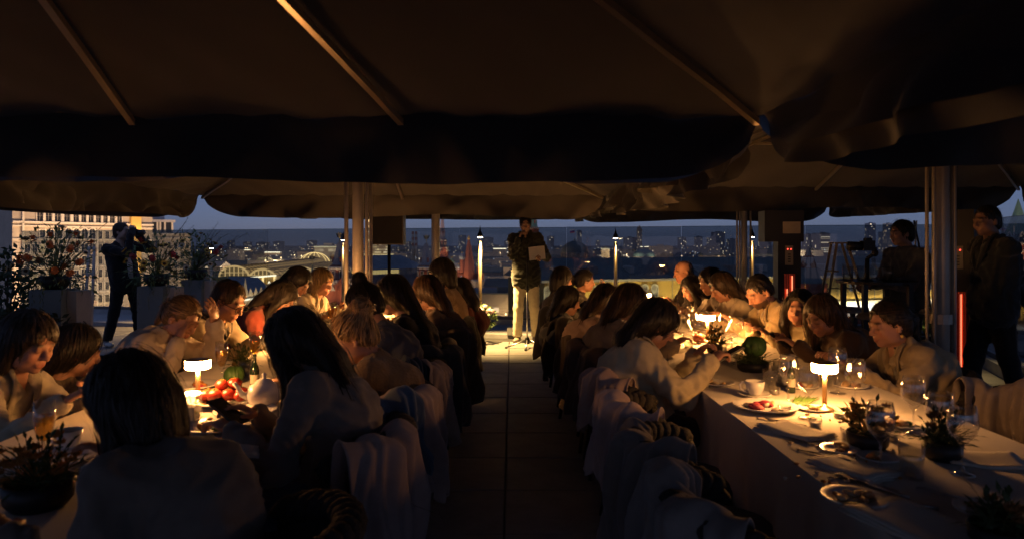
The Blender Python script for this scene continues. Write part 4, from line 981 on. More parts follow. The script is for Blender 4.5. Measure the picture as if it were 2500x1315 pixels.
    T.cap(sh[0], sh[1], .05*bs+i_*.8, k=.05); T.cap(N-sdir*.005, SC, .056*bs+i_*.5, .06*bs+i_, k=.04)
    if not sit:
        for s_ in (1, -1): T.cap(P0+R1[:, 0]*s_*.082-U*.09, Cc+R2[:, 0]*s_*.075, .102*bs+i_*.45, .095*bs+i_*.5, k=.06)
    for i in range(2):
        we = wr[i]*sleeve+el[i]*(1-sleeve); bag = i_*.55
        T.cap(sh[i], el[i], .050*bs+bag, .043*bs+bag, k=.03); fd = unit(wr[i]-el[i]); cut = we-fd*.012
        T.cap(el[i], cut, .042*bs+bag, .031*bs+bag*.8, k=.02); T.cap(cut-fd*.03, cut+fd*.012, .033*bs+bag*.8, k=.006)
        T.cap(cut+fd*.012, cut+fd*.07, .024*bs, .026*bs, k=.004, sub=True)
    if collar == 'turtle': T.cap(N-sdir*.02, hp(0, -.036, -.085), .064*bs, .061*bs, k=.015); T.cap(hp(0, -.034, -.09), hp(0, -.01, -.01), .058, k=.004, sub=True)
    else:
        T.cap(N+sdir*.012, N+sdir*.15, .057*bs, .075, k=.01, sub=True)
        if collar in ('shirt', 'coat'):
            cr = .064*bs+(.012 if collar == 'coat' else 0)
            ring = [N-sdir*.01+(R2[:, 0]*math.cos(a)+R2[:, 1]*math.sin(a))*cr+sdir*(.022-.03*max(0, math.sin(a)))+R2[:, 1]*.006 for a in np.linspace(0, 2*PI, 17)]
            for a_, b_ in zip(ring[:-1], ring[1:]): T.cap(a_, b_, .013 if collar == 'shirt' else .019, k=.006)
            T.cap(N+R2[:, 1]*.10-sdir*.05, N+R2[:, 1]*.05+sdir*.03, .022, .034, k=.01, sub=True)
        if collar == 'v': T.cap(N+R2[:, 1]*.12-sdir*.09, N+R2[:, 1]*.05+sdir*.03, .016, .045, k=.012, sub=True)
        if collar == 'hood':
            for a in np.linspace(PI*.95, 2*PI*1.02, 9): c_ = N+(R2[:, 0]*math.cos(a)+R2[:, 1]*math.sin(a))*.085-sdir*.01; T.ell(c_, V(.04, .04, .035), R2, .03)
    v, q = T.mesh(); gr = T.grad(v); fo = Folds(seed)(v)
    amp = (.0125 if topk != 'knit' else .0075)*min(1.25, .55+fit*20)*(1+.8*np.exp(-((np.linalg.norm(v-el[0], axis=1))/.12)**2)+.8*np.exp(-((np.linalg.norm(v-el[1], axis=1))/.12)**2)+.6*np.exp(-((np.linalg.norm(v-Mi, axis=1))/.16)**2))
    for i in range(2):
        for a_, b_ in ((sh[i], el[i]), (el[i], wr[i])):
            ax_ = b_-a_; L_ = np.linalg.norm(ax_); u_ = (v-a_)@ax_/L_**2; dd_ = np.linalg.norm(v-a_-u_[:, None]*ax_, axis=1); mk = np.exp(-(dd_/.075)**4)*np.clip(u_*4+.3, 0, 1)*np.clip((1.15-u_)*5, 0, 1)
            fo = fo+mk*.55*(np.abs(np.sin(u_*L_*46+3*np.sin(v@V(17, 23, 11)+seed)))-.6)
    v = v+gr*(fo*amp)[:, None]+gr*.003
    obj('top', np_mesh('top', v-base, q, cloth(top, kind=topk)), t)
    if collar in ('coat', 'shirt', 'v'):
        for s_ in (1, -1):
            a0 = N+R2[:, 0]*s_*.062+R2[:, 1]*.01+sdir*.02; a1 = N+R2[:, 0]*s_*.05+R2[:, 1]*.09-sdir*.09; a2 = Cc+R2[:, 1]*.16-sdir*.06+R2[:, 0]*s_*.012; wd = .055 if collar == 'coat' else .024
            gv = []
            for j in range(11):
                u = j/10; c_ = (1-u)**2*a0+2*u*(1-u)*a1+u*u*a2; wj = wd*(.55+.9*u if u < .55 else max(.02, (1-u)/.45*1.04))
                for w_ in (0, .5, 1): gv.append(c_+R2[:, 0]*s_*wj*w_)
            gv = np.array(gv)
            for _ in range(5): gv = gv-T.grad(gv)*(T.sample(gv)-.014)[:, None]*.8
            lq = np.array([[r*3+c, r*3+c+1, r*3+c+4, r*3+c+3] for r in range(10) for c in range(2)])
            lo_ = obj('lapel' if collar == 'coat' else 'collar_edge', np_mesh('lapel', gv-base, lq, cloth(tuple(c*.72 for c in top), kind=topk)), t); sm_ = lo_.modifiers.new('thick', 'SOLIDIFY'); sm_.thickness = .006
    if vest is not None:
        W = Field(lo-.03, hi+.03, vt); j_ = fit+.014
        W.ell(P0+sdir*.02, V(.155, .115, .12)*bs+j_, R1, .05); W.ell(Mi, V(.132, .098, .16)*bs+j_, R1, .08); W.ell(Cc, V(.152, .106, .14)*bs+j_, R2, .07); W.cap(sh[0]*.8+sh[1]*.2, sh[1]*.8+sh[0]*.2, .05*bs+j_, k=.05)
        W.cap(N+sdir*.0, N+sdir*.15, .075*bs, .09, k=.01, sub=True); W.cap(Cc+R2[:, 1]*.14+sdir*.1, P0+Fw*.17, .05, .03, k=.01, sub=True)
        for i in range(2): W.cap(sh[i], el[i], .062*bs+fit, .05, k=.005, sub=True)
        vv, qq = W.mesh(); gg = W.grad(vv); vv = vv+gg*(Folds(seed+50)(vv)*.006)[:, None]; obj('vest', np_mesh('vest', vv-base, qq, cloth(vest)), t)
    # ---- trousers and shoes
    lp = np.array([P0]+hip+kn+an); G = Field(lp.min(0)-.22, lp.max(0)+.22, vl); j_ = .014 if sit else .020
    G.ell(P0-U*.01, V(.155, .12, .12)*bs+j_*.6, R1 if sit else np.eye(3)@np.stack([np.cross(Fw, U), Fw, U], 1), .04)
    for i, s_ in enumerate((1, -1)):
        G.cap(hip[i], kn[i], .082*bs+j_, .058*bs+j_, k=.05); G.cap(kn[i], an[i]+V(0, 0, .01), .056*bs+j_, .044*bs+j_*1.4, k=.03)
    if skirt: G.cap(hip[0], kn[0], .1, .1, k=.1); G.cap(hip[1], kn[1], .1, .1, k=.1); G.cap(kn[0], kn[1], .1, k=.06)
    G.plane(V(0, 0, .075), V(0, 0, -1), .005)
    if not sit: G.plane(P0+U*.05, U, .005)
    v, q = G.mesh(); gr = G.grad(v); v = v+gr*(Folds(seed+90, 1.2)(v)*.009-.006)[:, None]; v[:, 2] = np.maximum(v[:, 2], .03)
    obj('trousers', np_mesh('trousers', v-base, q, cloth(pants, kind='denim')), t)
    for i, s_ in enumerate((1, -1)):
        fdir = unit(Fw+R1[:, 0]*s_*.2); a_ = an[i].copy(); Q = Field(a_-V(.3, .3, .12), a_+V(.3, .3, .14), vl*.8)
        heel = a_-fdir*.045; heel[2] = .040; toe = a_+fdir*.15; toe[2] = .032
        Rf = np.stack([np.cross(fdir, U), fdir, U], 1)
        Q.ell(heel*.5+toe*.5, V(.046, .135, .034)*bs, Rf, .02); Q.cap(heel, heel+V(0, 0, .05), .036*bs, .036*bs, k=.03); Q.cap(toe, toe-fdir*.05, .030*bs, .036*bs, k=.02); Q.plane(V(0, 0, .002), V(0, 0, -1), .004)
        v, q = Q.mesh(); obj('shoe', np_mesh('shoe', v-base, q, mat('shoe_%d_%d_%d' % tuple(int(c*100) for c in shoe), shoe, .5)), t)
    # ---- hair
    if hair != 'none':
        hv = vb*1.15; ext = hlen+.1 if hair == 'long' else .12
        K = Field(H-V(.30, .30, .20+ext), H+V(.30, .30, .22), hv)
        thick = {'long': .016, 'bob': .018, 'bun': .010, 'topbun': .010, 'pony': .010, 'short': .012, 'crop': .0095, 'curly': .022, 'bald': .004}[hair]
        K.ell(hp(0, -.020, .034), V(.074+thick, .094+thick*.9, .084+thick), Rh, .01)
        if hair in ('long', 'bob', 'curly'): K.ell(hp(0, -.055, -.03), V(.078+thick*.5, .062+thick*.6, .085), Rh, .03)
        else: K.ell(hp(0, -.060, -.03), V(.066+thick*.5, .050+thick*.5, .06), Rh, .03)
        fy = .088 if hair not in ('crop', 'bald') else .080
        tips = []
        if hair == 'long':
            gdir = unit(-U*1.0-Fw*.10+np.cross(Fw, U)*hside)
            backp = SC+back*.115-sdir*.08
            for o_ in (-.055, -.018, .018, .055):
                a0 = hp(o_*1.15, -.078, -.01); a1 = N+back*.058+sdir*.035+R2[:, 0]*o_*.95; a2 = (backp+R2[:, 0]*o_*1.6)+np.cross(Fw, U)*hside*.05
                a2[2] = min(a2[2], a1[2]-.03); a3 = a2+(unit(-sdir*.75-U*.6)+np.cross(Fw, U)*hside*.5)*max(.04, hlen-.20)+back*.01; ln = 1
                K.cap(a0, a1, .034, .030, k=.03); K.cap(a1, a2, .030, .027, k=.025); K.cap(a2, a3, .027, .012+.006*rng.random(), k=.018)
        if hair == 'bob':
            for s_ in (-1, 1):
                K.cap(hp(s_*.074, -.02, .0), hp(s_*.080, -.012, -.105), .026, .022, k=.025); K.cap(hp(s_*.05, -.08, -.02), hp(s_*.052, -.085, -.11), .034, .028, k=.03)
            K.cap(hp(0, -.09, -.02), hp(0, -.095, -.115), .036, .028, k=.03)
        if hair == 'bun': K.ell(hp(0, -.105, .105), V(.052, .046, .050), Rh, .010)
        if hair == 'topbun': K.ell(hp(0, -.055, .148), V(.036, .036, .040), Rh, .008)
        if hair == 'pony':
            K.cap(hp(0, -.11, .02), hp(0, -.145, .0), .024, .026, k=.012); K.cap(hp(0, -.145, 0), hp(0, -.15, -.13), .026, .012, k=.012)
        if curtain:
            for s_ in (-1, 1):
                if curtain != 2 and s_ != curtain and curtain in (-1, 1): continue
                a0 = hp(s_*.070, .030, .050); a1 = hp(s_*.088, .030, -.04); a2 = hp(s_*.092, .025, -.125); a3 = a2*.5+(SC+R2[:, 0]*s_*.10+R2[:, 1]*.10)*.5; a3[2] = a2[2]-.10; a4 = a3-U*max(.02, hlen-.30)
                K.cap(a0, a1, .020, .024, k=.02); K.cap(a1, a2, .024, .028, k=.02); K.cap(a2, a3, .028, .024, k=.02); K.cap(a3, a4, .024, .010, k=.02)
        K.ell(hp(0, fy, -.052), V(.062, .062, .112), Rh, .012, True)
        for s_ in (-1, 1):
            if hair not in ('long', 'bob', 'curly'): K.ell(hp(s_*.092, .004, -.030), V(.035, .030, .046), Rh, .012, True)
        K.ell(hp(0, .095, -.030), V(.15, .060 if hair in ('long', 'bob') else .082, .078), Rh, .010, True)
        if hair != 'bob': K.ell(hp(0, .092, .030), V(.066, .050, .052), Rh, .012, True)
        if hair == 'bald': K.ell(hp(0, .03, .11), V(.11, .115, .10), Rh, .01, True)
        K.cap(hp(0, -.03, -.09) if hair not in ('long', 'bob') else hp(0, .0, -.10), N-sdir*.06, .050, .052, k=.01, sub=True)
        v, q = K.mesh(); gr = K.grad(v)
        if len(v):
            lv = (v-H)@Rh; ang = np.arctan2(lv[:, 0], -lv[:, 1]+.02)
            v = v+gr*(.0042*np.sin(ang*13+np.sin(v[:, 2]*15+seed)*1.3)+.003*np.sin(ang*23+1+np.sin(v[:, 2]*19+seed)*1.5)+(.006*Folds(seed+7, .5)(v) if hair == 'curly' else .0018*Folds(seed+7, .6)(v)))[:, None]
            hc = np.array(hcol); cols = hc[None]*(1+.25*np.sin(ang*41+seed)[:, None])
            # strands laid on the hull
            ns = {'crop': 350, 'bald': 120, 'short': 650}.get(hair, 900 if dcam < 5 else 480)
            steps = 12 if hair in ('long',) else 8; sl = (hlen*.9 if hair == 'long' else .13 if hair in ('bob', 'bun', 'topbun', 'pony', 'curly') else .045 if hair == 'short' else .016)/steps
            r2 = np.random.default_rng(seed); ids = r2.integers(0, len(v), ns); p = v[ids].copy()
            if hair == 'long': top_ = r2.random(ns) < .75; z_ = np.sort(v[:, 2])[int(len(v)*.55)]; cand = np.where(v[:, 2] > z_)[0]; p[top_] = v[r2.choice(cand, top_.sum())]
            offs = r2.uniform(.0005, .009, ns); fly = r2.random(ns) < .10; offs[fly] = r2.uniform(.008, .024, fly.sum()); path = []
            crown = hp(0, -.05, .12); tgt = {'bun': hp(0, -.105, .105), 'topbun': hp(0, -.05, .15), 'pony': hp(0, -.13, .01)}.get(hair)
            jit = r2.normal(size=(ns, 3))*.12
            for st in range(steps+1):
                for _ in range(2):
                    d_ = K.sample(p); gg = K.grad(p); on = (d_ < .05)[:, None]; p = p-np.where(on, gg*(d_-offs)[:, None]*.8, 0)
                path.append((p.copy(), gg.copy()))
                fl = (tgt-p) if tgt is not None else (unit_rows(p-crown)*.8+V(0, 0, -1.1)+0*p+(-Rh[:, 1])*.25) if hair != 'crop' else (-Rh[:, 1]*.3+V(0, 0, -.6)+0*p+gg*.8)
                fl = unit_rows(fl)+jit; tn = fl-gg*np.sum(fl*gg, 1)[:, None]*.92; p = p+unit_rows(tn)*sl
            wv = r2.uniform(.0010, .0034, ns)*(1.0 if dcam < 4.5 else 1.7); V2, Q2, C2 = [], [], []; tone = r2.uniform(.4, 2.4, ns)
            pp = np.stack([a for a, _ in path]); nn = np.stack([b for _, b in path]); tg_ = np.gradient(pp, axis=0); lat = unit_rows(np.cross(tg_.reshape(-1, 3), nn.reshape(-1, 3))).reshape(pp.shape)
            taper = np.linspace(1, .25, steps+1)[:, None, None]
            a_ = pp+lat*wv[None, :, None]*taper; b_ = pp-lat*wv[None, :, None]*taper
            nb = len(v); SV = np.stack([a_, b_], 2).transpose(1, 0, 2, 3).reshape(-1, 3)
            kk = np.arange(ns)[:, None]*(2*(steps+1))+np.arange(steps)[None]*2; kk = kk.ravel()+nb
            SQ = np.stack([kk, kk+1, kk+3, kk+2], 1); SC_ = np.repeat(hc[None]*tone[:, None], 2*(steps+1), 0)
            v = np.concatenate([v, SV]); q = np.concatenate([q, SQ]); cols = np.concatenate([cols, SC_])
            obj('hair', np_mesh('hair', v-base, q, hairmat(hcol), rgba(np.clip(cols, 0, 1))), t)
    PEOPLE.append(t); t['_'] = 0; del t['_']
    return t, dict(hp=hp, Rh=Rh, wr=wr, el=el, sh=sh, N=N, SC=SC, P=P0, F=Fw, R2=R2, base=base, hs=hs, Mi=Mi, Cc=Cc)
def unit_rows(a): return a/np.maximum(1e-9, np.linalg.norm(a, axis=1, keepdims=True))
# ------------------------------------------------------------------ tables
TZ = .75
M_linen = mat('cream_linen', (0.66, 0.60, 0.50), .9, var=.06, scale=8, bump=.2, bscale=350, sheen=.2)
M_wood = mat('dark_table_wood', (0.06, 0.04, 0.028), .6)
def table(x0, x1, y0, y1, label, clabel):
    t = thing('banquet_table', label, 'table', ((x0+x1)/2, (y0+y1)/2, 0), 0, 'long banquet tables'); hx_, hy_ = (x1-x0)/2, (y1-y0)/2
    MB().b2(-hx_+.01, hx_-.01, -hy_+.01, hy_-.01, TZ-.035, TZ-.004).build('tabletop', M_wood, t)
    for sx in (-1, 1):
        for k in range(max(2, int((y1-y0)/1.7)+1)):
            yy = -hy_+.12+k*(2*hy_-.24)/max(1, int((y1-y0)/1.7)); MB().b2(sx*(hx_-.09)-.025, sx*(hx_-.09)+.025, yy-.025, yy+.025, 0, TZ-.036).build('leg', M_wood, t)
    c = MB(); W_, H_ = hx_+.006, hy_+.006; per = 4*(W_+H_)
    c.grid(lambda u, v: ((2*u-1)*W_, (2*v-1)*H_, TZ+.0012*math.sin(30*u)*math.sin(40*v)), 8, 60)
    nper = int(per/.035)
    def pt(s):
        s = s % per
        for L, fx in ((2*W_, lambda q: (-W_+q, -H_, 0, -1)), (2*H_, lambda q: (W_, -H_+q, 1, 0)), (2*W_, lambda q: (W_-q, H_, 0, 1)), (2*H_, lambda q: (-W_, H_-q, -1, 0))):
            if s <= L: return fx(s)
            s -= L
    def dr_(u, v):
        s = u*per; x, y, nx, ny = pt(min(s, per-1e-6)); a = (.012*math.sin(9*s)+.010*math.sin(23*s+1)+.006*math.sin(41*s))*v+.012*v
        return (x+nx*a, y+ny*a, TZ-.40*v-.01*math.sin(5*s)*v)
    c.grid(dr_, nper, 5)
    o = c.build('tablecloth', M_linen, None, True); o.location = t.location; tag(o, clabel, 'tablecloth', 'cream tablecloths')
LT, RT = -1.36, 1.33
table(LT-.42, LT+.42, 1.05, 4.92, 'long banquet table under cream cloth with the tomatoes and teapot', 'cream linen cloth under the tomatoes and teapot')
table(LT-.42, LT+.42, 5.48, 7.7, 'shorter banquet table under cream cloth behind the parasol mast', 'cream linen cloth on the shorter table behind the mast')
table(RT-.43, RT+.43, .9, 8.1, 'long banquet table under cream cloth with the cabbage and flower bowl', 'cream linen cloth under the cabbage and flower bowl')
def T(px, py, z=TZ):
    d = F*(CAMZ-z)/(py-HZ); p = P(px, py, d); p.z = z; return p
# ------------------------------------------------------------------ chairs
M_rope_b = mat('charcoal_rope', (0.035, 0.030, 0.026), .85, var=.25, scale=60, bump=.6, bscale=120)
M_cush = mat('charcoal_cushion', (0.05, 0.045, 0.04), .9, var=.15, bump=.3, bscale=200)
M_leg = mat('chair_leg', (0.018, 0.018, 0.018), .5, .5)
def make_chair():
    t = thing('barrel_chair', 'x', 'chair'); r, r2 = .265, .225        # back of the chair towards local -y, sitter faces +y
    s = MB(); n = 28; pr = [(0, .40), (.22, .40), (.24, .415), (.24, .45), (.22, .475), (0, .48)]; s.lathe(pr, n=n); s.build('seat', M_cush, t, True)
    b = MB(); a0, a1 = math.radians(188), math.radians(352)
    nr_ = 24
    def arc(k): return a0+(a1-a0)*k
    def top(k): return .735-.06*abs(2*k-1)**3
    sh_ = MB()
    sh_.grid(lambda u, v: ((r-.012)*math.cos(arc(u)), (r-.012)*math.sin(arc(u)), .38+(top(u)-.38)*v), 30, 3)
    sh_.grid(lambda u, v: ((r+.012)*math.cos(arc(u)), (r+.012)*math.sin(arc(u)), .38+(top(u)-.38)*v), 30, 3)
    bk = sh_.build('backrest', M_cush, t, True)
    cm = {}
    for i in range(nr_):
        u = (i+.5)/nr_; a = arc(u); w_ = r+.016; h = top(u)
        g = MB(); g.tube([(w_*math.cos(a), w_*math.sin(a), .37), (w_*math.cos(a)*1.02, w_*math.sin(a)*1.02, .5), (w_*math.cos(a), w_*math.sin(a), h)], .015, 6); g.build('rope_cord', M_rope_b, bk, True)
    for ph, q in ((0, 0), (PI, 1)):
        g = MB(); pts = []
        for i in range(91):
            u = i/90; a = arc(u); tw = u*2*PI*9+ph; rr = r+.022*math.cos(tw); pts.append((rr*math.cos(a), rr*math.sin(a), top(u)+.018+.020*math.sin(tw)))
        g.tube(pts, .024, 7); g.build('braided_rail', M_rope_b, bk, True)
    for sx in (-1, 1):
        for sy in (-1, 1): MB().cyl((sx*.15, sy*.15, .40), (sx*.21, sy*.21, 0), .017, .012, 8).build('leg', M_leg, t, True)
    return t
CH0 = make_chair(); ch_used = False
def chair(x, y, rz, label, group='rope barrel chairs along the tables'):
    global ch_used
    if not ch_used: ch_used = True; CH0.location = (x, y, 0); CH0.rotation_euler = (0, 0, rz); tag(CH0, label, None, group); return CH0
    return dup(CH0, (x, y, 0), rz, label, group)
def blanket(x, y, rz, label, col, kind='weave', spread=(-45, 45), long=.42, inner=.16, seed=0, skew=0.0, z0=.80, group='throws and coats over the chair backs', fluff=1.0):
    rr = random.Random(seed); ph = [rr.uniform(0, 6.28) for _ in range(8)]; g = MB(); tot = inner+long+.12
    def fn(u, v):
        uu = u+skew*(v-.3); a = math.radians(270+spread[0]+(spread[1]-spread[0])*uu); s = v*tot
        if s < inner: r_, z = .215, z0-.02-(inner-s)
        elif s < inner+.12:
            k = (s-inner)/.12; r_ = .215+.115*k; z = z0-.02+.030*math.sin(PI*k)
        else:
            k = s-inner-.12; r_ = .330+.02*min(1, k/.2); z = z0-.02-k
        uw = u+.05*math.sin(7*v+ph[5]); fo = (.018*math.sin(15*uw+ph[0]+2*v)+.017*(1-2*abs(math.sin(11*uw+ph[1]-v*2.2)))+.010*(1-2*abs(math.sin(23*uw+ph[2]+3*v)))+.004*math.sin(61*uw+9*v))*(.8+.35*fluff)*min(1, .30+1.3*abs(v-.3))
        z += .05*math.sin(5*u+ph[3])*v+.014*math.sin(13*u+ph[4])+.02*math.sin(31*u+ph[6])*v*v
        return ((r_+fo)*math.cos(a), (r_+fo)*math.sin(a), max(.02, z))
    g.grid(fn, 60, 44)
    me = g.mesh('throw', cloth(col, kind=kind), True); o = obj('throw', me, None, (x, y, 0), rz)
    so = o.modifiers.new('thick', 'SOLIDIFY'); so.thickness = .005; so.offset = 0
    return tag(o, label, 'throw', group)
CXL, CXR = -.66, .69                                   # aisle-side chair rows
# ------------------------------------------------------------------ table ware
M_shade = emat('lamp_glow', (1.0, .43, .12), 180.0); M_shade2 = emat('lamp_glow_full', (1.0, .43, .12), 560.0)
M_bronze = mat('lamp_bronze', (.55, .38, .20), .35, .9)
def table_lamp(p, label, h=.20, full=True):
    t = thing('table_lamp', label, 'lamp', p, 0, 'cordless table lamps')
    MB().lathe([(0, 0), (.038, 0), (.040, .006), (.034, .012), (.012, .018), (.009, .03), (0, .03)], n=20).build('base', M_bronze, t, True)
    MB().cyl((0, 0, .02), (0, 0, h-.03), .0095, n=12).build('stem', M_bronze, t, True)
    MB().lathe([(0, h-.040), (.047, h-.040), (.0505, h-.036), (.0505, h-.004)], n=28).build('shade', M_shade2 if full else M_shade, t, True)
    MB().lathe([(.0505, h-.004), (.0508, h-.002), (.047, h), (0, h)], n=28).build('top_cap', M_bronze, t.children[-1], True)
    return t
table_lamp(T(2013, 1001), 'glowing drum table lamp beside the wine glasses and flower bowl', full=False)
table_lamp(T(1727, 836), 'glowing drum table lamp before the bearded man')
table_lamp(T(1576, 764), 'glowing drum table lamp before the bald man')
table_lamp(T(483, 990), 'glowing drum table lamp beside the pile of tomatoes', full=False)
table_lamp(T(752, 848), 'glowing drum table lamp before the woman with a blonde bob')
table_lamp(Vector((LT+.05, 6.55, TZ)), 'glowing drum table lamp on the shorter table behind the mast')
GW = 'stemmed wine glasses on the tables'
def glassware(prof, name, n=18):
    return MB().lathe(prof, n=n).mesh(name, M_glass, True)
gm_wine = glassware([(0, .003), (.034, .003), (.035, .006), (.008, .012), (.0035, .03), (.0035, .085), (.012, .098), (.036, .125), (.043, .15), (.040, .185), (.034, .212), (.033, .212), (.039, .185), (.0415, .15), (.034, .127), (0, .102)], 'bowl')
gm_flute = glassware([(0, .003), (.032, .003), (.033, .006), (.006, .012), (.0035, .03), (.0035, .07), (.012, .085), (.024, .115), (.030, .16), (.028, .215), (.027, .215), (.029, .16), (.0225, .116), (0, .09)], 'bowl')
gm_tumb = glassware([(0, .004), (.030, .004), (.031, .0), (.036, .095), (.0345, .095), (.029, .012), (0, .012)], 'bowl')
M_wine = mat('white_wine', (.75, .5, .12), .1, var=0, spec=.5); M_drink = glassmat('pale_drink', (.95, .72, .30), base=.05)
gm_liq = MB().lathe([(0, .092), (.014, .097), (.0225, .117), (.0285, .155), (.0285, .17), (0, .17)], n=16).mesh('drink', M_drink, True)
gm_water = MB().lathe([(0, .013), (.0285, .013), (.032, .06), (0, .06)], n=16).mesh('drink', glassmat('water', (.9, .93, .92), base=.05), True)
def wine(p, label, full=False, m=gm_wine, group=GW, name='wine_glass', liq=None):
    t = thing(name, label, 'glass', p, random.uniform(0, 6), group); obj('bowl', m, t)
    if liq is not None: obj('drink', liq, t)
    return t
def flute(p, label, group='champagne flutes on the tables', full=True): return wine(p, label, m=gm_flute, group=group, name='champagne_flute', liq=gm_liq if full else None)
def tumbler(p, label, group='water tumblers on the tables'): return wine(p, label, m=gm_tumb, group=group, name='tumbler', liq=gm_water)
PLP = [(0, .006), (.075, .006), (.085, .010), (.122, .020), (.126, .019), (.124, .015), (.088, .004), (.06, 0), (0, 0)]
plate_me = MB().lathe(PLP, n=28).mesh('dish', M_white, True); splate_me = MB().lathe([(r*.68, z*.8) for r, z in PLP], n=24).mesh('dish', M_white, True)
FOODS = [mat('food_%d' % i, c, .55, var=.3, scale=60) for i, c in enumerate(((.45, .05, .08), (.55, .38, .2), (.12, .22, .04), (.62, .52, .38), (.35, .16, .06), (.6, .25, .05)))]
def plate(p, label, food=5, small=False, group='white plates of food', cols=None, scale=1.0):
    t = thing('plate', label, 'plate', p, random.uniform(0, 6), group); obj('dish', splate_me if small else plate_me, t, sc=(scale, scale, scale))
    R = (.045 if small else .065)*scale
    for i in range(food):
        a, q = random.uniform(0, 6.28), R*math.sqrt(random.random()); s = random.uniform(.011, .022)*scale
        Rm = Euler((random.uniform(-.5, .5), random.uniform(-.5, .5), random.uniform(0, 6))).to_matrix()
        MB().ell((q*math.cos(a), q*math.sin(a), .008+s*.35), (s*1.5, s*.9, s*.55), 9, 6, R=Rm, jit=.10).build('food', FOODS[cols[i % len(cols)] if cols else random.randrange(len(FOODS))], t, True)
    return t
def cup(p, label, rz=0.0, group=None):
    s = thing('saucer', 'saucer under '+label, 'saucer', p, 0, group); MB().lathe([(r*.58, z*.7) for r, z in PLP], n=24).build('dish', M_white, s, True)
    t = thing('cup', label, 'cup', p+Vector((0, 0, .007)), rz, group)
    MB().lathe([(0, .002), (.024, 0), (.026, .004), (.038, .03), (.043, .062), (.041, .062), (.036, .03), (.02, .008), (0, .007)], n=24).build('bowl', M_white, t, True)
    MB().tube([(.040, 0, .052), (.055, 0, .056), (.066, 0, .044), (.062, 0, .026), (.045, 0, .016), (.034, 0, .020)], .005, 7).build('handle', M_white, t, True)
    MB().lathe([(0, .046), (.039, .046)], n=20).build('drink', mat('coffee', (.03, .015, .008), .2), t)
def napkin(p, rz, label, s=(.16, .24), col=None, group='folded linen napkins', seed=0):
    g = MB(); rr = random.Random(seed); ph = rr.uniform(0, 6)
    for k in range(3):
        g.grid(lambda u, v, k=k: ((u-.5)*s[0]*(1-.03*k), (v-.5)*s[1]*(1-.04*k), .003+.005*k+.004*math.sin(6*u+ph)+.004*math.sin(5*v+ph+k)), 8, 8)
    o = g.build('napkin', [col or M_linen], None, True); o.location = p; o.rotation_euler = (0, 0, rz)
    so = o.modifiers.new('thick', 'SOLIDIFY'); so.thickness = .003; return tag(o, label, 'napkin', group)
def cutlery(p, rz, fork, label, group='steel cutlery'):
    t = thing('fork' if fork else 'knife', label, 'cutlery', p, rz, group); g = MB()
    MB().tube([(0, -.10, .004), (0, -.03, .006), (0, .02, .005)], [.006, .004, .003], 6).build('handle', M_steel, t, True)
    if fork:
        for k in (-1.5, -.5, .5, 1.5): MB().tube([(k*.005, .045, .006), (k*.005, .07, .010), (k*.005, .092, .006)], .0016, 5).build('tine', M_steel, t)
        MB().b2(-.0095, .0095, .018, .047, .003, .0065).build('neck', M_steel, t)
    else: MB().add([(-.006, .015, .003), (.006, .015, .003), (.008, .06, .003), (.002, .105, .003), (-.006, .1, .003), (-.006, .015, .006), (.003, .015, .006)], [(0, 1, 2, 3, 4), (4, 3, 2, 1, 0), (0, 4, 5), (1, 6, 2)]).build('blade', M_steel, t)
def bottle(p, label, m, h=.26, group=None):
    t = thing('bottle', label, 'bottle', p, 0, group)
    s = h/.3; MB().lathe([(0, .002), (.034*s, 0), (.036*s, .005), (.036*s, .17*s), (.030*s, .20*s), (.014*s, .235*s), (.0135*s, .285*s), (.016*s, .287*s), (.016*s, .3*s), (0, .3*s)], n=18).build('body', m, t, True)
    MB().lathe([(.0370*s, .06*s), (.0370*s, .135*s)], n=18).build('paper_label', mat('paper_label', (.5, .45, .35), .8), t)
M_dkglass = mat('dark_green_glass', (.012, .025, .012), .08, spec=.7, var=0)
# ---- big items, placed where they stand on the cloth
wine(T(1972, 1022), 'clear wine glass beside the lamp stem and green stalks'); tag(bpy.data.objects['wine_glass'])
wine(T(2088, 1000), 'clear wine glass between the lamp and the woman in a pale trench coat')
for px, py in ((2150, 1150), (2295, 1115)): wine(T(px, py), 'clear wine glass standing in shade beside the dark flower bowl', group='wine glasses beside the dark flower bowl')
plate(T(1868, 998), 'large white plate with beetroot and cream on its rim of light', 9, cols=(0, 0, 3, 3, 1, 0, 3), scale=1.05)
cup(T(1843, 966), 'white coffee cup with looped handle in front of the cabbage', PI*.95)
plate(T(1750, 938), 'small white side plate with pastry by the woman scrolling her phone', 4, True, cols=(3, 1))
napkin(T(1940, 1055), .5, 'crumpled linen napkin beside the beetroot plate', seed=1); napkin(T(2085, 1145), .45, 'folded linen napkin before the shaded wine glass', seed=2)
napkin(T(2240, 1285), .4, 'folded linen napkin at the empty place', (.2, .3), seed=3)
for px, py, r_, f in ((1905, 1030, .75, 1), (2000, 1110, .7, 0), (2150, 1245, 1.1, 1), (2185, 1230, 1.2, 0), (1990, 1085, .9, 0)): cutlery(T(px, py), r_, f, 'steel %s at the lamp-lit end of the table' % ('fork' if f else 'knife'))
plate(T(2085, 1222), 'small plate with dry bread crumbs in deep shade', 6, True, cols=(1, 4), group='plates in deep shade')
plate(T(2420, 1255), 'small plate with dry bread crumbs in deep shade', 6, True, cols=(1, 4), group='plates in deep shade')
for px, py in ((2230, 1060), (2045, 960), (1925, 985), (2350, 1160)): wine(T(px, py), 'clear wine glass among the napkins and flower bowls', group='wine glasses among the flower bowls')
for px, py in ((1905, 925), (2020, 945), (2225, 1165)): tumbler(T(px, py), 'short water tumbler at the lamp-lit end of the table', 'tumblers at the lamp-lit end')
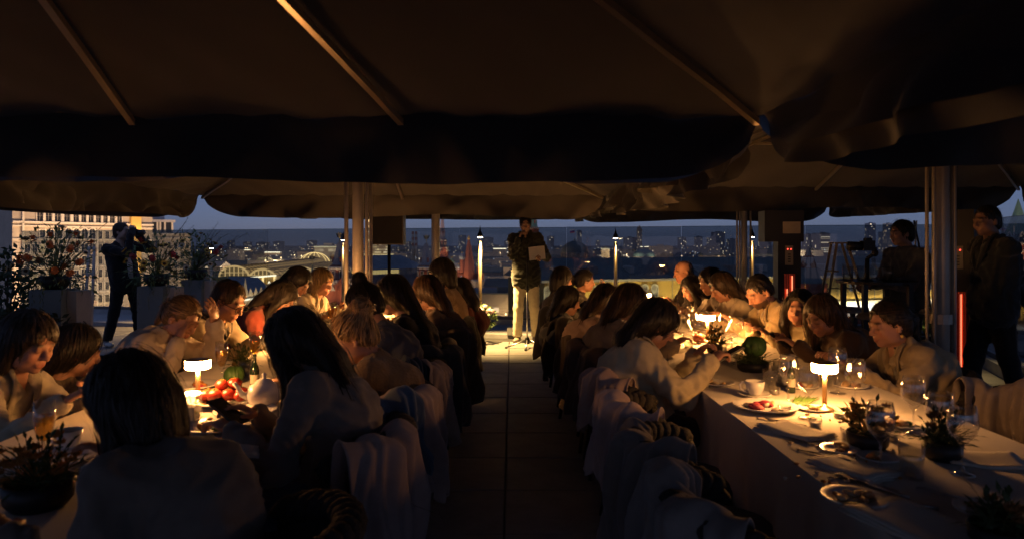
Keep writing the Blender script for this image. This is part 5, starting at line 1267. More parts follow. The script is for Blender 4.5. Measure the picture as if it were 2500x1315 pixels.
for px, py, n_ in ((1955, 945, 4), (2075, 945, 3), (2210, 1040, 4)): plate(T(px, py), 'small side plate with morsels at the lamp-lit end', n_, True, group='side plates at the lamp-lit end')
for px, py, n_ in ((2050, 1100, 5), (1985, 1000, 4), (2145, 1120, 3)): plate(T(px, py), 'small saucer of nuts and peel beside the lamp', n_, True, group='saucers beside the lamp', cols=(1, 4, 5), scale=.75)
for i in range(46): 
    q_ = T(random.uniform(1900, 2200), random.uniform(985, 1180)); t = tag(MB().ell((0, 0, .004), (random.uniform(.004, .012), random.uniform(.004, .008), .004), 6, 4, jit=.2).build('crumb', FOODS[random.choice((1, 3, 4, 5))], None, True, loc=q_), 'fallen crumb or petal on the lamp-lit cloth', 'crumb', 'crumbs on the lamp-lit cloth')
napkin(T(2400, 1125), -.3, 'pale napkin tossed beside the leafy bowl', (.22, .16), seed=7); napkin(T(2140, 1015), .2, 'small folded napkin by the orange blossoms', (.1, .14), seed=8)
for px, py, r_, f in ((2110, 1180, .6, 1), (2130, 1190, .6, 0), (2330, 1215, .8, 1), (1965, 1065, .6, 1)): cutlery(T(px, py), r_, f, 'steel %s lying in shade near the napkins' % ('fork' if f else 'knife'), 'cutlery in shade near the napkins')
for k_, (px, py) in enumerate(((1890, 962), (2050, 1020), (2180, 1075), (1990, 1042), (2070, 1068), (1915, 1010))):
    t = thing('candle_holder', 'small unlit tealight in a clear cup on the cloth', 'candle', T(px, py), 0, 'tealights on the cloth'); MB().lathe([(0, 0), (.022, 0), (.026, .035), (.024, .035), (.02, .004), (0, .004)], n=14).build('cup', M_glass, t, True); MB().cyl((0, 0, .005), (0, 0, .02), .018, n=12).build('wax', M_white, t)
def green_ball(p, r, label):
    t = thing('cabbage', label, 'cabbage', p); g = MB(); g.ell((0, 0, r*.92), (r, r, r*.95), 20, 14, jit=.015); g.build('heart', mat('cabbage_green', (.06, .14, .03), .6, var=.45, scale=9, bump=.4, bscale=25), t, True)
    for k in range(7):
        an = k*2*PI/7+.2; Rz = Matrix.Rotation(an, 3, 'Z'); g = MB()
        g.grid(lambda u, v: tuple(Rz @ Vector((r*1.06*math.cos(-.9+1.9*v)*math.cos((u-.5)*1.6)+.004*math.sin(9*u+k), r*1.06*math.cos(-.9+1.9*v)*math.sin((u-.5)*1.6), r*.92+r*1.02*math.sin(-.9+1.9*v)+.006*math.sin(14*u+k)*v))), 8, 8)
        g.build('leaf', mat('cabbage_leaf', (.055, .13, .028), .6, var=.5, scale=14, bump=.5, bscale=30), t, True)
def flower_bowl(p, label, r=.075, h=.07, fol=120, height=.14, cols=((.65, .32, .05), (.75, .45, .10)), dark=True, nb=14, potm=None):
    t = thing('flower_bowl', label, 'flower bowl', p, random.uniform(0, 6), None)
    MB().lathe([(0, 0), (r*.75, 0), (r*.95, h*.3), (r, h), (r*.93, h), (r*.9, h*.35), (0, h*.3)], n=22).build('bowl', potm or M_black, t, True)
    g = MB()
    for i in range(fol):
        an = random.uniform(0, 6.28); el_ = random.uniform(.1, 1.5); d = Vector((math.cos(an)*math.cos(el_), math.sin(an)*math.cos(el_), math.sin(el_)))
        p0 = Vector((random.uniform(-.5, .5)*r, random.uniform(-.5, .5)*r, h*.8)); L = random.uniform(.4, 1)*height
        e = p0+d*L; g.tube([p0, p0.lerp(e, .5)+Vector((0, 0, .01)), e], .0013, 3, 0, False)
        g.leaf(e, d+Vector((0, 0, -.3)), (0, 0, 1), random.uniform(.022, .04), random.uniform(.009, .016), 0)
        g.leaf(p0.lerp(e, .6), d+Vector((random.uniform(-1, 1), random.uniform(-1, 1), 0)), (0, 0, 1), random.uniform(.018, .036), random.uniform(.008, .014), 0)
        g.leaf(p0.lerp(e, .35), d+Vector((random.uniform(-1, 1), random.uniform(-1, 1), .3)), (0, 0, 1), random.uniform(.02, .036), random.uniform(.008, .014), 0)
    g.build('foliage', mat('bowl_leaves', (.05, .08, .025), .6, var=.4, scale=30), t)
    for i in range(nb):
        an = random.uniform(0, 6.28); q = random.uniform(.3, 1.2)*r; z = h+random.uniform(.1, .75)*height; c = random.choice(cols); b = MB(); c0 = Vector((q*math.cos(an), q*math.sin(an), z)); ax = Vector((math.cos(an)*.5, math.sin(an)*.5, 1))
        for k in range(9):
            a2 = k*2*PI/9; d = Vector((math.cos(a2), math.sin(a2), .55)); b.leaf(c0, d, ax, .022, .014, 0, -.2)
        b.ell(c0+Vector((0, 0, .003)), (.006, .006, .005), 6, 4); b.tube([c0, Vector((0, 0, h*.8))], .0012, 3, 0, False)
        b.build('blossom', mat('petal_%d_%d_%d' % tuple(int(100*x) for x in c), c, .6, var=.3, scale=50), t, True)
    return t
flower_bowl(T(1838, 905), 'low dark bowl of leaves carrying the cabbage', .085, .05, 150, .10, nb=4, cols=((.5, .5, .4),))
green_ball(T(1842, 905)+Vector((0, 0, .082)), .057, 'round green cabbage heart lit from one side on the table')
flower_bowl(T(2118, 1092), 'dark bowl of dried orange blossoms beside the glowing lamp', .068, .055, 40, .11, nb=54)
flower_bowl(T(2300, 1120), 'dark bowl of tall leafy stems in shade by the empty chair', .06, .06, 90, .11, nb=10, cols=((.25, .13, .05),))
flower_bowl(T(1745, 862), 'bowl of dried golden seed heads by the lamp before the bearded man', .05, .05, 70, .14, nb=22, cols=((.6, .36, .08), (.5, .25, .06)))
flower_bowl(T(2440, 1330), 'dark bowl of twigs and leaves at the shaded end of the table', .065, .045, 70, .08, nb=8, cols=((.3, .15, .05),))
bottle(T(1932, 958), 'dark green glass bottle behind the coffee cup', M_dkglass, .15)
for px, py in ((1880, 950), (1902, 940), (1760, 880), (1800, 872), (1680, 850), (1775, 858)): tumbler(T(px, py), 'clear water tumbler among the plates on the cabbage table', 'water tumblers on the cabbage table')
for px, py in ((1705, 855), (1690, 835), (1660, 812), (1640, 800), (1800, 850), (1770, 840)): wine(T(px, py), 'stemmed wine glass around the lamp before the bearded man', group='wine glasses around the bearded man')
t = thing('pomegranate', 'round reddish pomegranate glowing beside the lamp', 'fruit', T(1706, 838)); MB().ell((0, 0, .038), (.04, .04, .037), 16, 10).build('skin', mat('pomegranate_skin', (.42, .10, .04), .4, var=.3, scale=20), t, True); MB().lathe([(.006, .070), (.009, .082), (.012, .088)], n=8).build('calyx', FOODS[4], t)
# green stalks in the near right group
t = thing('green_stalks', 'small bundle of raw green stalks lying beside the wine glass', 'vegetable', T(1962, 985), .9)
for i in range(9): MB().tube([(-.07+random.uniform(-.01, .01), (i-4)*.007, .01), (0, (i-4)*.008+random.uniform(-.005, .005), .016), (.07+random.uniform(-.02, .02), (i-4)*.012, .02)], [.004, .005, .002], 6).build('stalk', mat('stalk_green', (.08, .16, .03), .5, var=.3, scale=40), t, True)
# ---- left table
t0 = T(545, 985)
plate(T(547, 983), 'oval white platter under the tomatoes', 0, scale=1.25, group=None)
M_tom = mat('tomato_red', (.36, .03, .014), .32, var=.25, scale=12); M_tomg = mat('tomato_calyx', (.08, .16, .03), .6)
for i, (dx, dy, z, r_) in enumerate(((-.085, -.02, .032, .034), (-.03, -.035, .036, .038), (.03, -.01, .036, .037), (.08, .03, .036, .038), (-.05, .04, .032, .033), (.02, .055, .034, .035), (-.01, .01, .082, .034), (.045, .035, .085, .036), (.10, -.035, .034, .033), (-.095, .045, .03, .03))):
    t = thing('tomato', 'ripe red tomato in the glossy pile on the platter', 'tomato', t0+Vector((dx*.86, dy*.86, .012+z*.84)), random.uniform(0, 6), 'tomatoes on the platter')
    r_ *= .84; MB().ell((0, 0, 0), (r_*random.uniform(.95, 1.1), r_*.97, r_*.82), 18, 12).build('skin', M_tom, t, True)
    g = MB()
    for k in range(5): g.leaf((0, 0, r_*.78), (math.cos(k*1.257), math.sin(k*1.257), .15), (0, 0, 1), r_*.6, r_*.2)
    g.cyl((0, 0, r_*.75), (0, 0, r_*1.05), .002, n=5); g.build('calyx', M_tomg, t)
green_ball(T(572, 935), .045, 'small pale green cabbage behind the tomatoes')
t = thing('teapot', 'white porcelain teapot with curved spout beside the long haired woman', 'teapot', T(645, 990), .25)
MB().lathe([(0, .004), (.045, 0), (.066, .025), (.072, .055), (.060, .088), (.036, .102), (.034, .104)], n=28).build('body', M_white, t, True)
MB().lathe([(.036, .104), (.03, .112), (.008, .120), (.006, .126), (.011, .134), (.006, .142), (0, .143)], n=18).build('lid', M_white, t, True)
MB().tube([(-.062, 0, .04), (-.09, 0, .055), (-.105, 0, .085), (-.122, 0, .105)], [.016, .012, .009, .008], 10).build('spout', M_white, t, True)
MB().tube([(.062, 0, .085), (.095, 0, .095), (.115, 0, .07), (.10, 0, .035), (.066, 0, .03)], .007, 8).build('handle', M_white, t, True)
bottle(T(622, 952), 'dark glass carafe bottle beside the teapot', M_dkglass, .17)
flute(T(541, 940), 'tall champagne flute of pale wine behind the tomatoes'); flute(T(622, 905), 'tall champagne flute of pale wine by the dark carafe'); flute(T(815, 800), 'champagne flute before the woman with a blonde bob')
flute(T(108, 1150), 'champagne flute of pale wine in front of the woman in a cream blouse'); cup(T(168, 1098), 'white mug-like cup with round handle beside the flute in shade', PI)
t = thing('glass_jar', 'clear square glass jar of folded paper beside the lamp stem', 'jar', T(466, 1035)); MB().b2(-.03, .03, -.03, .03, .002, .115).build('body', M_glass, t); MB().b2(-.024, .024, -.024, .024, .006, .07).build('paper', M_linen, t); MB().cyl((0, 0, .115), (0, 0, .122), .033, n=16).build('lid', M_glass, t)
for px, py, n_ in ((435, 985, 6), (535, 1045, 7), (600, 1010, 5), (700, 930, 5), (470, 945, 5), (140, 1125, 0), (790, 870, 5), (815, 850, 4)):
    plate(T(px, py), 'white plate of shared starters on the tomato table', n_, px > 690, 'plates on the tomato table')
for px, py in ((600, 925), (690, 905), (735, 895), (770, 880), (800, 840), (830, 830)): tumbler(T(px, py), 'clear water tumbler along the tomato table', 'water tumblers on the tomato table')
for px, py in ((775, 862), (800, 868), (690, 925), (720, 880)): wine(T(px, py), 'stemmed wine glass along the tomato table', group='wine glasses on the tomato table')
flower_bowl(T(805, 905), 'bowl of pale yellow petals between lamp and blonde bun', .06, .05, 60, .11, nb=34, cols=((.72, .55, .18), (.75, .62, .3)))
flower_bowl(T(590, 915), 'small bowl of dark leaves behind the tomatoes', .05, .045, 70, .12, nb=3, cols=((.3, .25, .1),))
flower_bowl(T(95, 1235), 'bowl of dark stems with amber buds at the shaded table end', .085, .07, 90, .13, nb=26, cols=((.45, .22, .05),))
napkin(T(575, 1095), .3, 'folded linen napkin beside the starters plate', seed=5); napkin(T(300, 1120), .1, 'folded linen napkin by the cup in shade', seed=6)
for px, py, r_, f in ((545, 1085, .2, 1), (610, 1075, .2, 0), (640, 925, .1, 0)): cutlery(T(px, py), r_, f, 'steel %s on the tomato table' % ('fork' if f else 'knife'), 'cutlery on the tomato table')
# ---- place settings further along both tables
for X, ys, lab in ((LT, (5.7, 6.3, 6.9, 7.4), 'shorter table'), (RT, (5.6, 6.2, 6.8, 7.4, 7.8), 'far half of the cabbage table')):
    for y in ys:
        for sx in (-1, 1):
            plate(Vector((X+sx*.27, y+random.uniform(-.05, .05), TZ)), 'white plate at a place setting on the %s' % lab, 4, group='plates on the %s' % lab)
            tumbler(Vector((X+sx*.14, y+.16, TZ)), 'clear tumbler at a place setting on the %s' % lab, 'tumblers on the %s' % lab)
            if random.random() < .8: (wine if random.random() < .5 else flute)(Vector((X+sx*.10, y-.08, TZ)), 'stemmed glass at a place setting on the %s' % lab, group='stemmed glasses on the %s' % lab)
# ------------------------------------------------------------------ chairs at the tables
ALL_CH = []
def seat_chair(x, y, yaw, label, jit=6): return chair(x, y, math.radians(yaw-90+random.uniform(-jit, jit)), label)
for y, lab in ((1.66, 'rope barrel chair under the woman in the grey wool coat'), (2.55, 'rope barrel chair under the long haired woman by the teapot'), (3.2, 'rope barrel chair under the woman with a blonde bun'), (3.85, 'rope barrel chair under the woman with a dark top knot'),
               (4.4, 'rope barrel chair under the woman in the black top'), (5.1, 'rope barrel chair under the woman with ombre hair'), (5.9, 'rope barrel chair under the upright woman in ribbed beige'), (6.5, 'rope barrel chair with its back to the flowering pot')):
    seat_chair(CXL, y, 180, lab)
for y, lab in ((2.85, 'rope barrel chair under the woman in a cream blouse'), (3.35, 'rope barrel chair under the woman in brown knit'), (4.0, 'rope barrel chair under the woman resting her head'), (4.45, 'rope barrel chair under the man with glasses'), (5.25, 'rope barrel chair under the woman in red'), (5.8, 'rope barrel chair behind the woman in red'), (6.4, 'rope barrel chair under the woman with a blonde bob')):
    seat_chair(-2.12, y, 0, lab)
for y, lab in ((1.86, 'empty rope barrel chair with a pale jacket over one side'), (2.38, 'empty rope barrel chair with a folded grey throw'), (2.92, 'empty rope barrel chair beside the woman scrolling her phone'), (3.5, 'rope barrel chair under the woman scrolling her phone'), (4.45, 'rope barrel chair under the woman with brown hair'), (5.0, 'rope barrel chair under the woman in dusty pink'),
               (5.95, 'rope barrel chair under the long haired woman in grey'), (7.2, 'rope barrel chair under the dark haired guest at the table end'), (7.7, 'rope barrel chair under the woman sipping')):
    seat_chair(CXR if y < 5.5 else CXR-.08, y, 0, lab)
for y, lab in ((3.05, 'empty rope barrel chair with a pale throw across the table'), (3.65, 'rope barrel chair under the woman in a trench coat'), (4.25, 'rope barrel chair under the woman in dark brown'), (4.75, 'rope barrel chair under the woman in a cream turtleneck'), (5.3, 'rope barrel chair under the bearded man'), (5.9, 'rope barrel chair under the woman in a cream jumper'), (6.4, 'rope barrel chair half hidden by the cream jumper'), (6.95, 'rope barrel chair under the woman in a white shirt'), (7.6, 'rope barrel chair under the bald man')):
    seat_chair(2.10, y, 180, lab)
R90 = math.radians(90)
bl = blanket
bl(CXL-.01, 2.42, R90, 'pale pink throw hanging from the chair of the long haired woman', (.36, .27, .24), spread=(-62, 18), long=.40, seed=1, skew=.15)
bl(CXL+.01, 3.12, R90, 'long pale pink throw sweeping off the chair of the blonde woman', (.36, .27, .24), spread=(-70, 30), long=.46, seed=2, skew=.2)
bl(CXL+.02, 2.98, R90, 'denim jacket bundled over the chair of the blonde woman', (.10, .14, .20), 'denim', spread=(-95, -30), long=.30, seed=3, fluff=2, z0=.83)
bl(CXL+.0, 3.80, R90, 'beige coat sleeve slung over the chair of the top knot woman', (.45, .34, .26), spread=(-45, -5), long=.34, seed=4, fluff=1.6)
bl(CXL+.02, 3.84, R90, 'dark blue jacket over the chair of the top knot woman', (.05, .07, .10), spread=(-80, -46), long=.30, seed=5, fluff=2.2, z0=.83)
bl(CXL+.02, 4.42, R90, 'dark grey coat hanging over the chair of the woman in black', (.07, .065, .065), spread=(-75, 40), long=.44, seed=6, fluff=1.8)
bl(CXL+.05, 5.12, R90, 'bulky brown parka over the chair of the woman with ombre hair', (.09, .07, .055), spread=(-80, 50), long=.50, seed=7, fluff=2.6, z0=.82)
bl(CXL+.02, 5.9, R90, 'black coat over the chair of the upright woman', (.025, .025, .028), spread=(-70, 40), long=.45, seed=8, fluff=2)
bl(CXL+.03, 6.5, R90, 'black padded jacket over the chair beside the flowering pot', (.03, .028, .028), spread=(-70, 50), long=.42, seed=9, fluff=2.4)
bl(CXR-.0, 1.86, -R90, 'pale blue jacket bundled over the empty front chair', (.25, .22, .20), 'denim', spread=(-40, 60), long=.40, seed=10, fluff=2)
bl(CXR-.01, 2.38, -R90, 'grey and blue throw over the empty middle chair', (.22, .185, .16), spread=(-30, 62), long=.42, seed=11, fluff=1.5)
bl(CXR-.01, 2.92, -R90, 'pale pink throw on the empty chair next to the phone scroller', (.50, .37, .32), spread=(0, 66), long=.34, seed=12)
bl(CXR+.0, 3.5, -R90, 'rosy throw over the chair of the phone scroller', (.46, .33, .27), spread=(-10, 60), long=.26, seed=13)
bl(CXR+.0, 4.45, -R90, 'brown wool coat over the chair of the brown haired woman', (.13, .09, .07), spread=(-60, 60), long=.40, seed=14, fluff=2.2)
bl(CXR+.0, 5.0, -R90, 'dark brown jacket over the chair of the woman in pink', (.08, .06, .05), spread=(-70, 60), long=.42, seed=15, fluff=2.4)
bl(CXR-.08, 5.95, -R90, 'black quilted jacket over the chair of the woman in grey', (.035, .03, .03), spread=(-70, 60), long=.46, seed=16, fluff=2.4)
bl(CXR-.08, 7.2, -R90, 'black coat over the chair at the table end', (.03, .03, .032), spread=(-70, 60), long=.46, seed=17, fluff=2)
bl(2.10, 3.05, R90, 'pale cream throw over the empty chair across the table', (.36, .29, .23), spread=(-5, 85), long=.3, seed=18, inner=.26)
# ------------------------------------------------------------------ guests
def hd(px, py, d): p = P(px, py, d); return (p.x, p.y, p.z)
def phone(p, rz, label, tilt=.5):
    t = thing('phone', label, 'phone', p, rz); t.rotation_euler = (tilt, 0, rz)
    g = MB(); g.b2(-.036, .036, -.075, .075, -.004, .004); g.build('case', M_black, t); MB().b2(-.033, .033, -.070, .070, .0042, .0048).build('screen', mat('phone_screen', (.02, .02, .022), .1), t)
def earring(t, k, s_):
    p = k['hp'](s_*.082, -.01, -.055)-k['base']; MB().ell(p, (.009, .009, .011), 8, 6).build('earring', M_gold, t, True)
def spectacles(t, k):
    g = MB(); hp = k['hp']; b = k['base']
    for s_ in (-1, 1):
        g.tube([hp(s_*.033+.024*math.cos(a), .104, .002+.018*math.sin(a))-b for a in np.linspace(0, 2*PI, 15)], .0022, 5)
        g.tube([hp(s_*.057, .103, .008)-b, hp(s_*.076, .06, .008)-b, hp(s_*.080, -.01, .002)-b], .0022, 5)
    g.tube([hp(-.010, .105, .004)-b, hp(.010, .105, .004)-b], .0022, 5); g.build('glasses', M_black, t)
DK, BR, BL = (.012, .009, .007), (.035, .020, .011), (.30, .18, .075)
# --- aisle side of the tomato table
t, k = person('woman with dark bob in grey wool coat seen from behind', hd(312, 985, 1.80), 158, 168, (-.74, 1.66, .57), 22, hair='bob', hcol=DK, top=(.16, .135, .115), collar='coat', fit=.034, vox=.0075, hands=(V(-1.05, 1.85, .82), V(-1.08, 1.5, .80)))
t, k = person('woman with long dark hair in grey jumper bending over her phone by the teapot', hd(716, 838, 2.58), 168, 178, (-.62, 2.5, .57), 32, hair='long', hcol=DK, top=(.21, .18, .16), fit=.022, hlen=.46, hands=(V(-.95, 2.60, .80), V(-.97, 2.42, .79)), vox=.008, pants=(.07, .09, .14), curtain=-1)
phone(Vector((-1.02, 2.50, .84)), 1.2, 'dark phone held over the starters by the long haired woman')
t, k = person('woman with blonde hair in a loose bun and mustard jumper', hd(862, 825, 3.25), 188, 180, (-.62, 3.2, .57), 30, hair='bun', hcol=BL, top=(.24, .15, .07), topk='knit', fit=.022, collar='turtle', hands=(V(-1.02, 3.32, .80), V(-1.04, 3.08, .80)))
earring(t, k, 1)
person('woman with dark top knot and brown jumper', hd(886, 748, 3.88), 172, 180, (-.60, 3.85, .57), 28, hair='topbun', hcol=DK, top=(.07, .08, .12), fit=.02, hands=(V(-.98, 3.95, .80), V(-1.0, 3.7, .80)))
t, k = person('woman with sleek long hair in black top', hd(957, 722, 4.42), 168, 180, (-.58, 4.4, .57), 22, hair='long', hcol=DK, hlen=.52, top=(.012, .012, .013), hands=(V(-1.0, 4.5, .80), V(-1.0, 4.3, .80)))
person('woman with ombre long wavy hair and taupe top', hd(1040, 716, 5.1), 165, 175, (-.52, 5.1, .57), 20, hair='long', hcol=(.05, .026, .013), hlen=.44, top=(.16, .11, .08), fit=.025, hands=(V(-.95, 5.2, .80), V(-.95, 4.98, .80)))
person('upright dark haired woman in ribbed beige top', hd(1076, 668, 5.95), 165, 178, (-.52, 5.92, .57), 12, hair='bob', hcol=DK, top=(.28, .19, .11), topk='knit', hands=(V(-.95, 6.0, .80), V(-.95, 5.8, .80)))
person('woman with long black hair beside the flowering pot', hd(1121, 712, 6.5), 165, 178, (-.48, 6.5, .57), 20, hair='long', hcol=DK, hlen=.5, top=(.10, .02, .02), hands=(V(-.9, 6.6, .80), V(-.9, 6.4, .80)))
# --- wall side of the tomato table
t, k = person('woman with dark bob in cream blouse looking down at the table', hd(72, 838, 2.85), -14, 0, (-2.15, 2.82, .57), 20, hair='bob', hcol=(.022, .014, .009), top=(.52, .46, .33), collar='v', fit=.024, hands=(V(-1.72, 2.7, .82), V(-1.66, 2.9, .84)), vox=.0075)
person('dark haired woman in brown knit jumper turning away', hd(190, 858, 3.35), 38, 8, (-2.2, 3.35, .55), 20, hair='long', hcol=DK, hlen=.28, top=(.17, .13, .09), topk='knit', fit=.028, hands=(V(-1.72, 3.2, .80), V(-1.72, 3.45, .80)))
H_ = hd(447, 778, 4.0)
t, k = person('fair haired woman in thick cream jumper resting her head on her hands', H_, -24, -6, (-2.14, 4.0, .57), 32, hroll=8, hair='pony', hcol=(.16, .095, .045), top=(.64, .54, .44), fit=.036, reach=True, hands=(V(H_[0]+.03, H_[1]-.13, H_[2]-.12), V(H_[0]+.17, H_[1]+.02, H_[2]-.03)), palm=(V(.2, .6, .6), V(-.8, .2, -.1)), curl=.35, vox=.008)
t, k = person('man with glasses and short brown hair in beige shirt and dark vest', hd(560, 735, 4.42), -18, -6, (-2.1, 4.45, .57), 28, male=True, hair='short', hcol=(.045, .028, .017), top=(.40, .33, .22), collar='shirt', vest=(.06, .055, .05), fit=.022, hands=(V(-1.45, 4.33, .84), V(-1.45, 4.5, .84)))
spectacles(t, k); phone(Vector((-1.34, 4.40, .88)), -1.4, 'phone in the hands of the man with glasses')
person('woman in red jumper with long dark hair falling forward', hd(688, 728, 5.15), -5, 0, (-2.06, 5.2, .57), 48, hair='long', hcol=DK, hlen=.40, top=(.33, .075, .05), fit=.03, curtain=1, hands=(V(-1.6, 5.0, .82), V(-1.55, 5.25, .84)))
person('dark haired guest behind the woman in red', hd(727, 690, 5.8), -8, 0, (-2.08, 5.8, .57), 40, hair='long', hcol=DK, hlen=.30, top=(.60, .58, .55), hands=(V(-1.6, 5.7, .82), V(-1.6, 5.9, .82)))
t, k = person('woman with blonde bob in pale cardigan holding a glass', hd(787, 690, 6.4), -24, -10, (-2.05, 6.42, .57), 14, hair='bob', hcol=(.20, .13, .06), top=(.64, .56, .42), collar='v', fit=.028, hands=(V(-1.45, 6.2, .86), V(-1.58, 6.45, .84)))
# --- aisle side of the cabbage table
H_ = hd(1605, 792, 3.55)
t, k = person('woman with long dark hair and cream jacket scrolling her phone', H_, 4, 0, (.66, 3.48, .57), 34, hair='long', hcol=DK, hlen=.42, hside=.35, top=(.62, .52, .32), fit=.034, collar='coat', hands=(V(1.13, 3.38, .86), V(1.12, 3.55, .86)), vox=.008, curl=.8)
phone(Vector((1.075, 3.46, .895)), -1.5, 'dark phone in the hands of the woman in the cream jacket')
t, k = person('woman with shoulder length brown hair and grey taupe top', hd(1540, 742, 4.5), 12, 4, (.64, 4.42, .57), 24, hair='long', hcol=(.05, .028, .014), hlen=.27, top=(.30, .24, .19), fit=.024, hands=(V(1.12, 4.3, .82), V(1.12, 4.55, .82)))
person('woman with windblown dark hair in dusty pink jumper', hd(1482, 738, 5.05), 8, 0, (.60, 5.0, .57), 26, hair='long', hcol=(.028, .016, .010), hlen=.30, hside=.5, top=(.50, .35, .28), fit=.026, hands=(V(1.05, 4.9, .82), V(1.05, 5.1, .82)))
person('woman with long dark hair in grey jumper seen from behind', hd(1388, 735, 5.95), 12, 0, (.55, 5.92, .57), 16, hair='long', hcol=DK, hlen=.40, top=(.13, .145, .17), fit=.026, hands=(V(1.0, 5.8, .82), V(1.0, 6.05, .82)))
person('dark haired guest at the table end beside the speaker', hd(1374, 682, 7.2), 20, 0, (.56, 7.2, .57), 12, hair='bob', hcol=DK, top=(.05, .045, .04), hands=(V(1.0, 7.1, .82), V(1.0, 7.3, .82)))
H_ = hd(1430, 686, 7.65)
t, k = person('woman in profile sipping from a small cup', H_, -2, 0, (.66, 7.65, .57), 10, hair='pony', hcol=DK, top=(.06, .055, .05), collar='turtle', reach=True, hands=(V(H_[0]+.19, H_[1]-.03, H_[2]-.10), V(1.0, 7.8, .82)), curl=.9, palm=(V(-1, 0, 0), None))
# --- far side of the cabbage table
t, k = person('woman with low bun and gold earring in pale trench coat', hd(2168, 792, 3.65), 188, 182, (2.12, 3.62, .57), 12, hair='pony', hcol=(.02, .013, .008), top=(.42, .33, .20), collar='coat', fit=.034, hands=(V(1.62, 3.75, .80), V(1.60, 3.5, .80)), vox=.008)
earring(t, k, 1); earring(t, k, -1)
t, k = person('woman with long light streaked hair in dark brown jumper reading her phone', hd(2006, 772, 4.25), 205, 182, (2.10, 4.25, .57), 26, hair='long', hcol=(.055, .032, .016), hlen=.46, curtain=1, top=(.10, .06, .035), fit=.026, hands=(V(1.64, 4.32, .82), V(1.66, 4.10, .83)), vox=.0085)
phone(Vector((1.64, 4.22, .855)), .5, 'tilted phone held by the woman in dark brown')
t, k = person('woman in cream turtleneck looking out over her neighbour', hd(1952, 752, 4.78), 232, 190, (2.12, 4.8, .57), 8, hroll=6, hair='long', hcol=DK, hlen=.22, curtain=2, top=(.55, .46, .28), collar='turtle', fit=.022, hands=(V(1.58, 4.9, .82), V(1.55, 4.65, .82)))
t, k = person('bearded man with cropped dark hair in tan overshirt looking at his phone', hd(1852, 712, 5.25), 200, 184, (2.08, 5.28, .57), 34, male=True, hair='crop', hcol=DK, beard=True, top=(.42, .32, .18), collar='shirt', fit=.026, hands=(V(1.62, 5.38, .86), V(1.60, 5.18, .86)))
phone(Vector((1.52, 5.27, .90)), 1.6, 'phone in the hands of the bearded man')
t, k = person('woman with long wavy dark hair in cream jumper leaning in', hd(1762, 702, 5.85), 186, 182, (2.05, 5.88, .57), 28, hair='long', hcol=(.022, .013, .008), hlen=.44, top=(.62, .53, .38), fit=.034, hands=(V(1.55, 5.98, .84), V(1.52, 5.75, .84)))
person('dark haired guest half hidden by the cream jumper', hd(1733, 688, 6.4), 192, 180, (2.06, 6.4, .57), 20, hair='long', hcol=DK, hlen=.3, top=(.10, .07, .05), hands=(V(1.6, 6.5, .82), V(1.6, 6.3, .82)))
person('woman in white shirt with loose dark hair near the bald man', hd(1688, 705, 6.95), 185, 180, (2.02, 6.95, .57), 30, hair='long', hcol=DK, hlen=.34, curtain=2, top=(.72, .66, .54), collar='shirt', hands=(V(1.5, 7.05, .84), V(1.5, 6.85, .84)))
t, k = person('bald man in dark jacket at the far end of the cabbage table', hd(1667, 664, 7.6), 196, 182, (2.05, 7.62, .57), 12, male=True, hair='bald', hcol=DK, skin=(.52, .26, .16), top=(.035, .03, .028), collar='coat', hands=(V(1.6, 7.7, .82), V(1.6, 7.5, .82)))
# ------------------------------------------------------------------ people on their feet
GS2 = 'people standing on the terrace'
sp, dsp = (.20, 10.05), 9.9
t, k = person('speaker in dark jacket and wide cream trousers holding a microphone and a sheet of paper', (.198, 10.22, 1.725), -90, -92, (.21, 10.30, .955), 12, sit=False, male=True, hair='short', hcol=DK, skin=(.38, .22, .15), top=(.030, .030, .022), collar='coat', fit=.04, pants=(.68, .58, .40),
              hands=(V(.10, 10.10, 1.51), V(.43, 10.04, 1.26)), palm=(V(1, 0, -.1), V(-.5, .4, -.6)), curl=.9, feet=(V(.08, 10.24, 0), V(.35, 10.26, 0)), shoe=(.35, .28, .2), vox=.011, group=GS2)
t = thing('microphone', 'black handheld microphone at the mouth of the speaker', 'microphone', P(1276, 577, 10.05)); t.rotation_euler = (-.9, .3, 0)
MB().cyl((0, 0, -.17), (0, 0, -.02), .012, .016, 10).build('handle', M_black, t, True); MB().ell((0, 0, 0), (.026, .026, .028), 10, 8).build('grille', M_blkmetal, t, True)
pp = P(1311, 618, 9.98); t = thing('paper_sheet', 'white sheet of paper in the hand of the speaker', 'paper', pp); t.rotation_euler = (math.radians(70), math.radians(-6), math.radians(-4))
MB().grid(lambda u, v: ((u-.5)*.23, (v-.5)*.20, .012*math.sin(3*u)), 6, 4).build('sheet', mat('white_paper', (.72, .68, .62), .9, var=.03), t, True)
fp = V(-5.49, 9.8, 0)
H_ = P(298, 566, 9.8)
t, k = person('photographer in black suit and white trainers shooting with a camera', (H_.x, H_.y, H_.z), -8, -32, (-5.47, 9.86, .93), -4, sit=False, male=True, hair='short', hcol=(.035, .022, .014), skin=(.42, .28, .21), top=(.012, .012, .014), collar='v', fit=.024, pants=(.010, .010, .012),
              hands=(V(H_.x+.17, H_.y-.10, H_.z-.035), V(H_.x+.22, H_.y+.02, H_.z-.05)), curl=.8, feet=(V(-5.68, 9.78, 0), V(-5.34, 9.98, 0)), shoe=(.6, .58, .55), vox=.011, group=GS2, palm=(V(.2, 1, .2), V(-.2, -1, .3)))
g = MB(); a, b = k['N']+k['R2'][:, 1]*.12-k['base']-V(0, 0, .05), k['P']+k['F']*.135-k['base']
MB().tube([Vector(a), Vector(a).lerp(Vector(b), .5)+Vector(k['F'])*.05, Vector(b)+Vector((0, 0, .03))], [.02, .035, .03], 8).build('white_shirt_front', cloth((.6, .6, .6)), t, True)
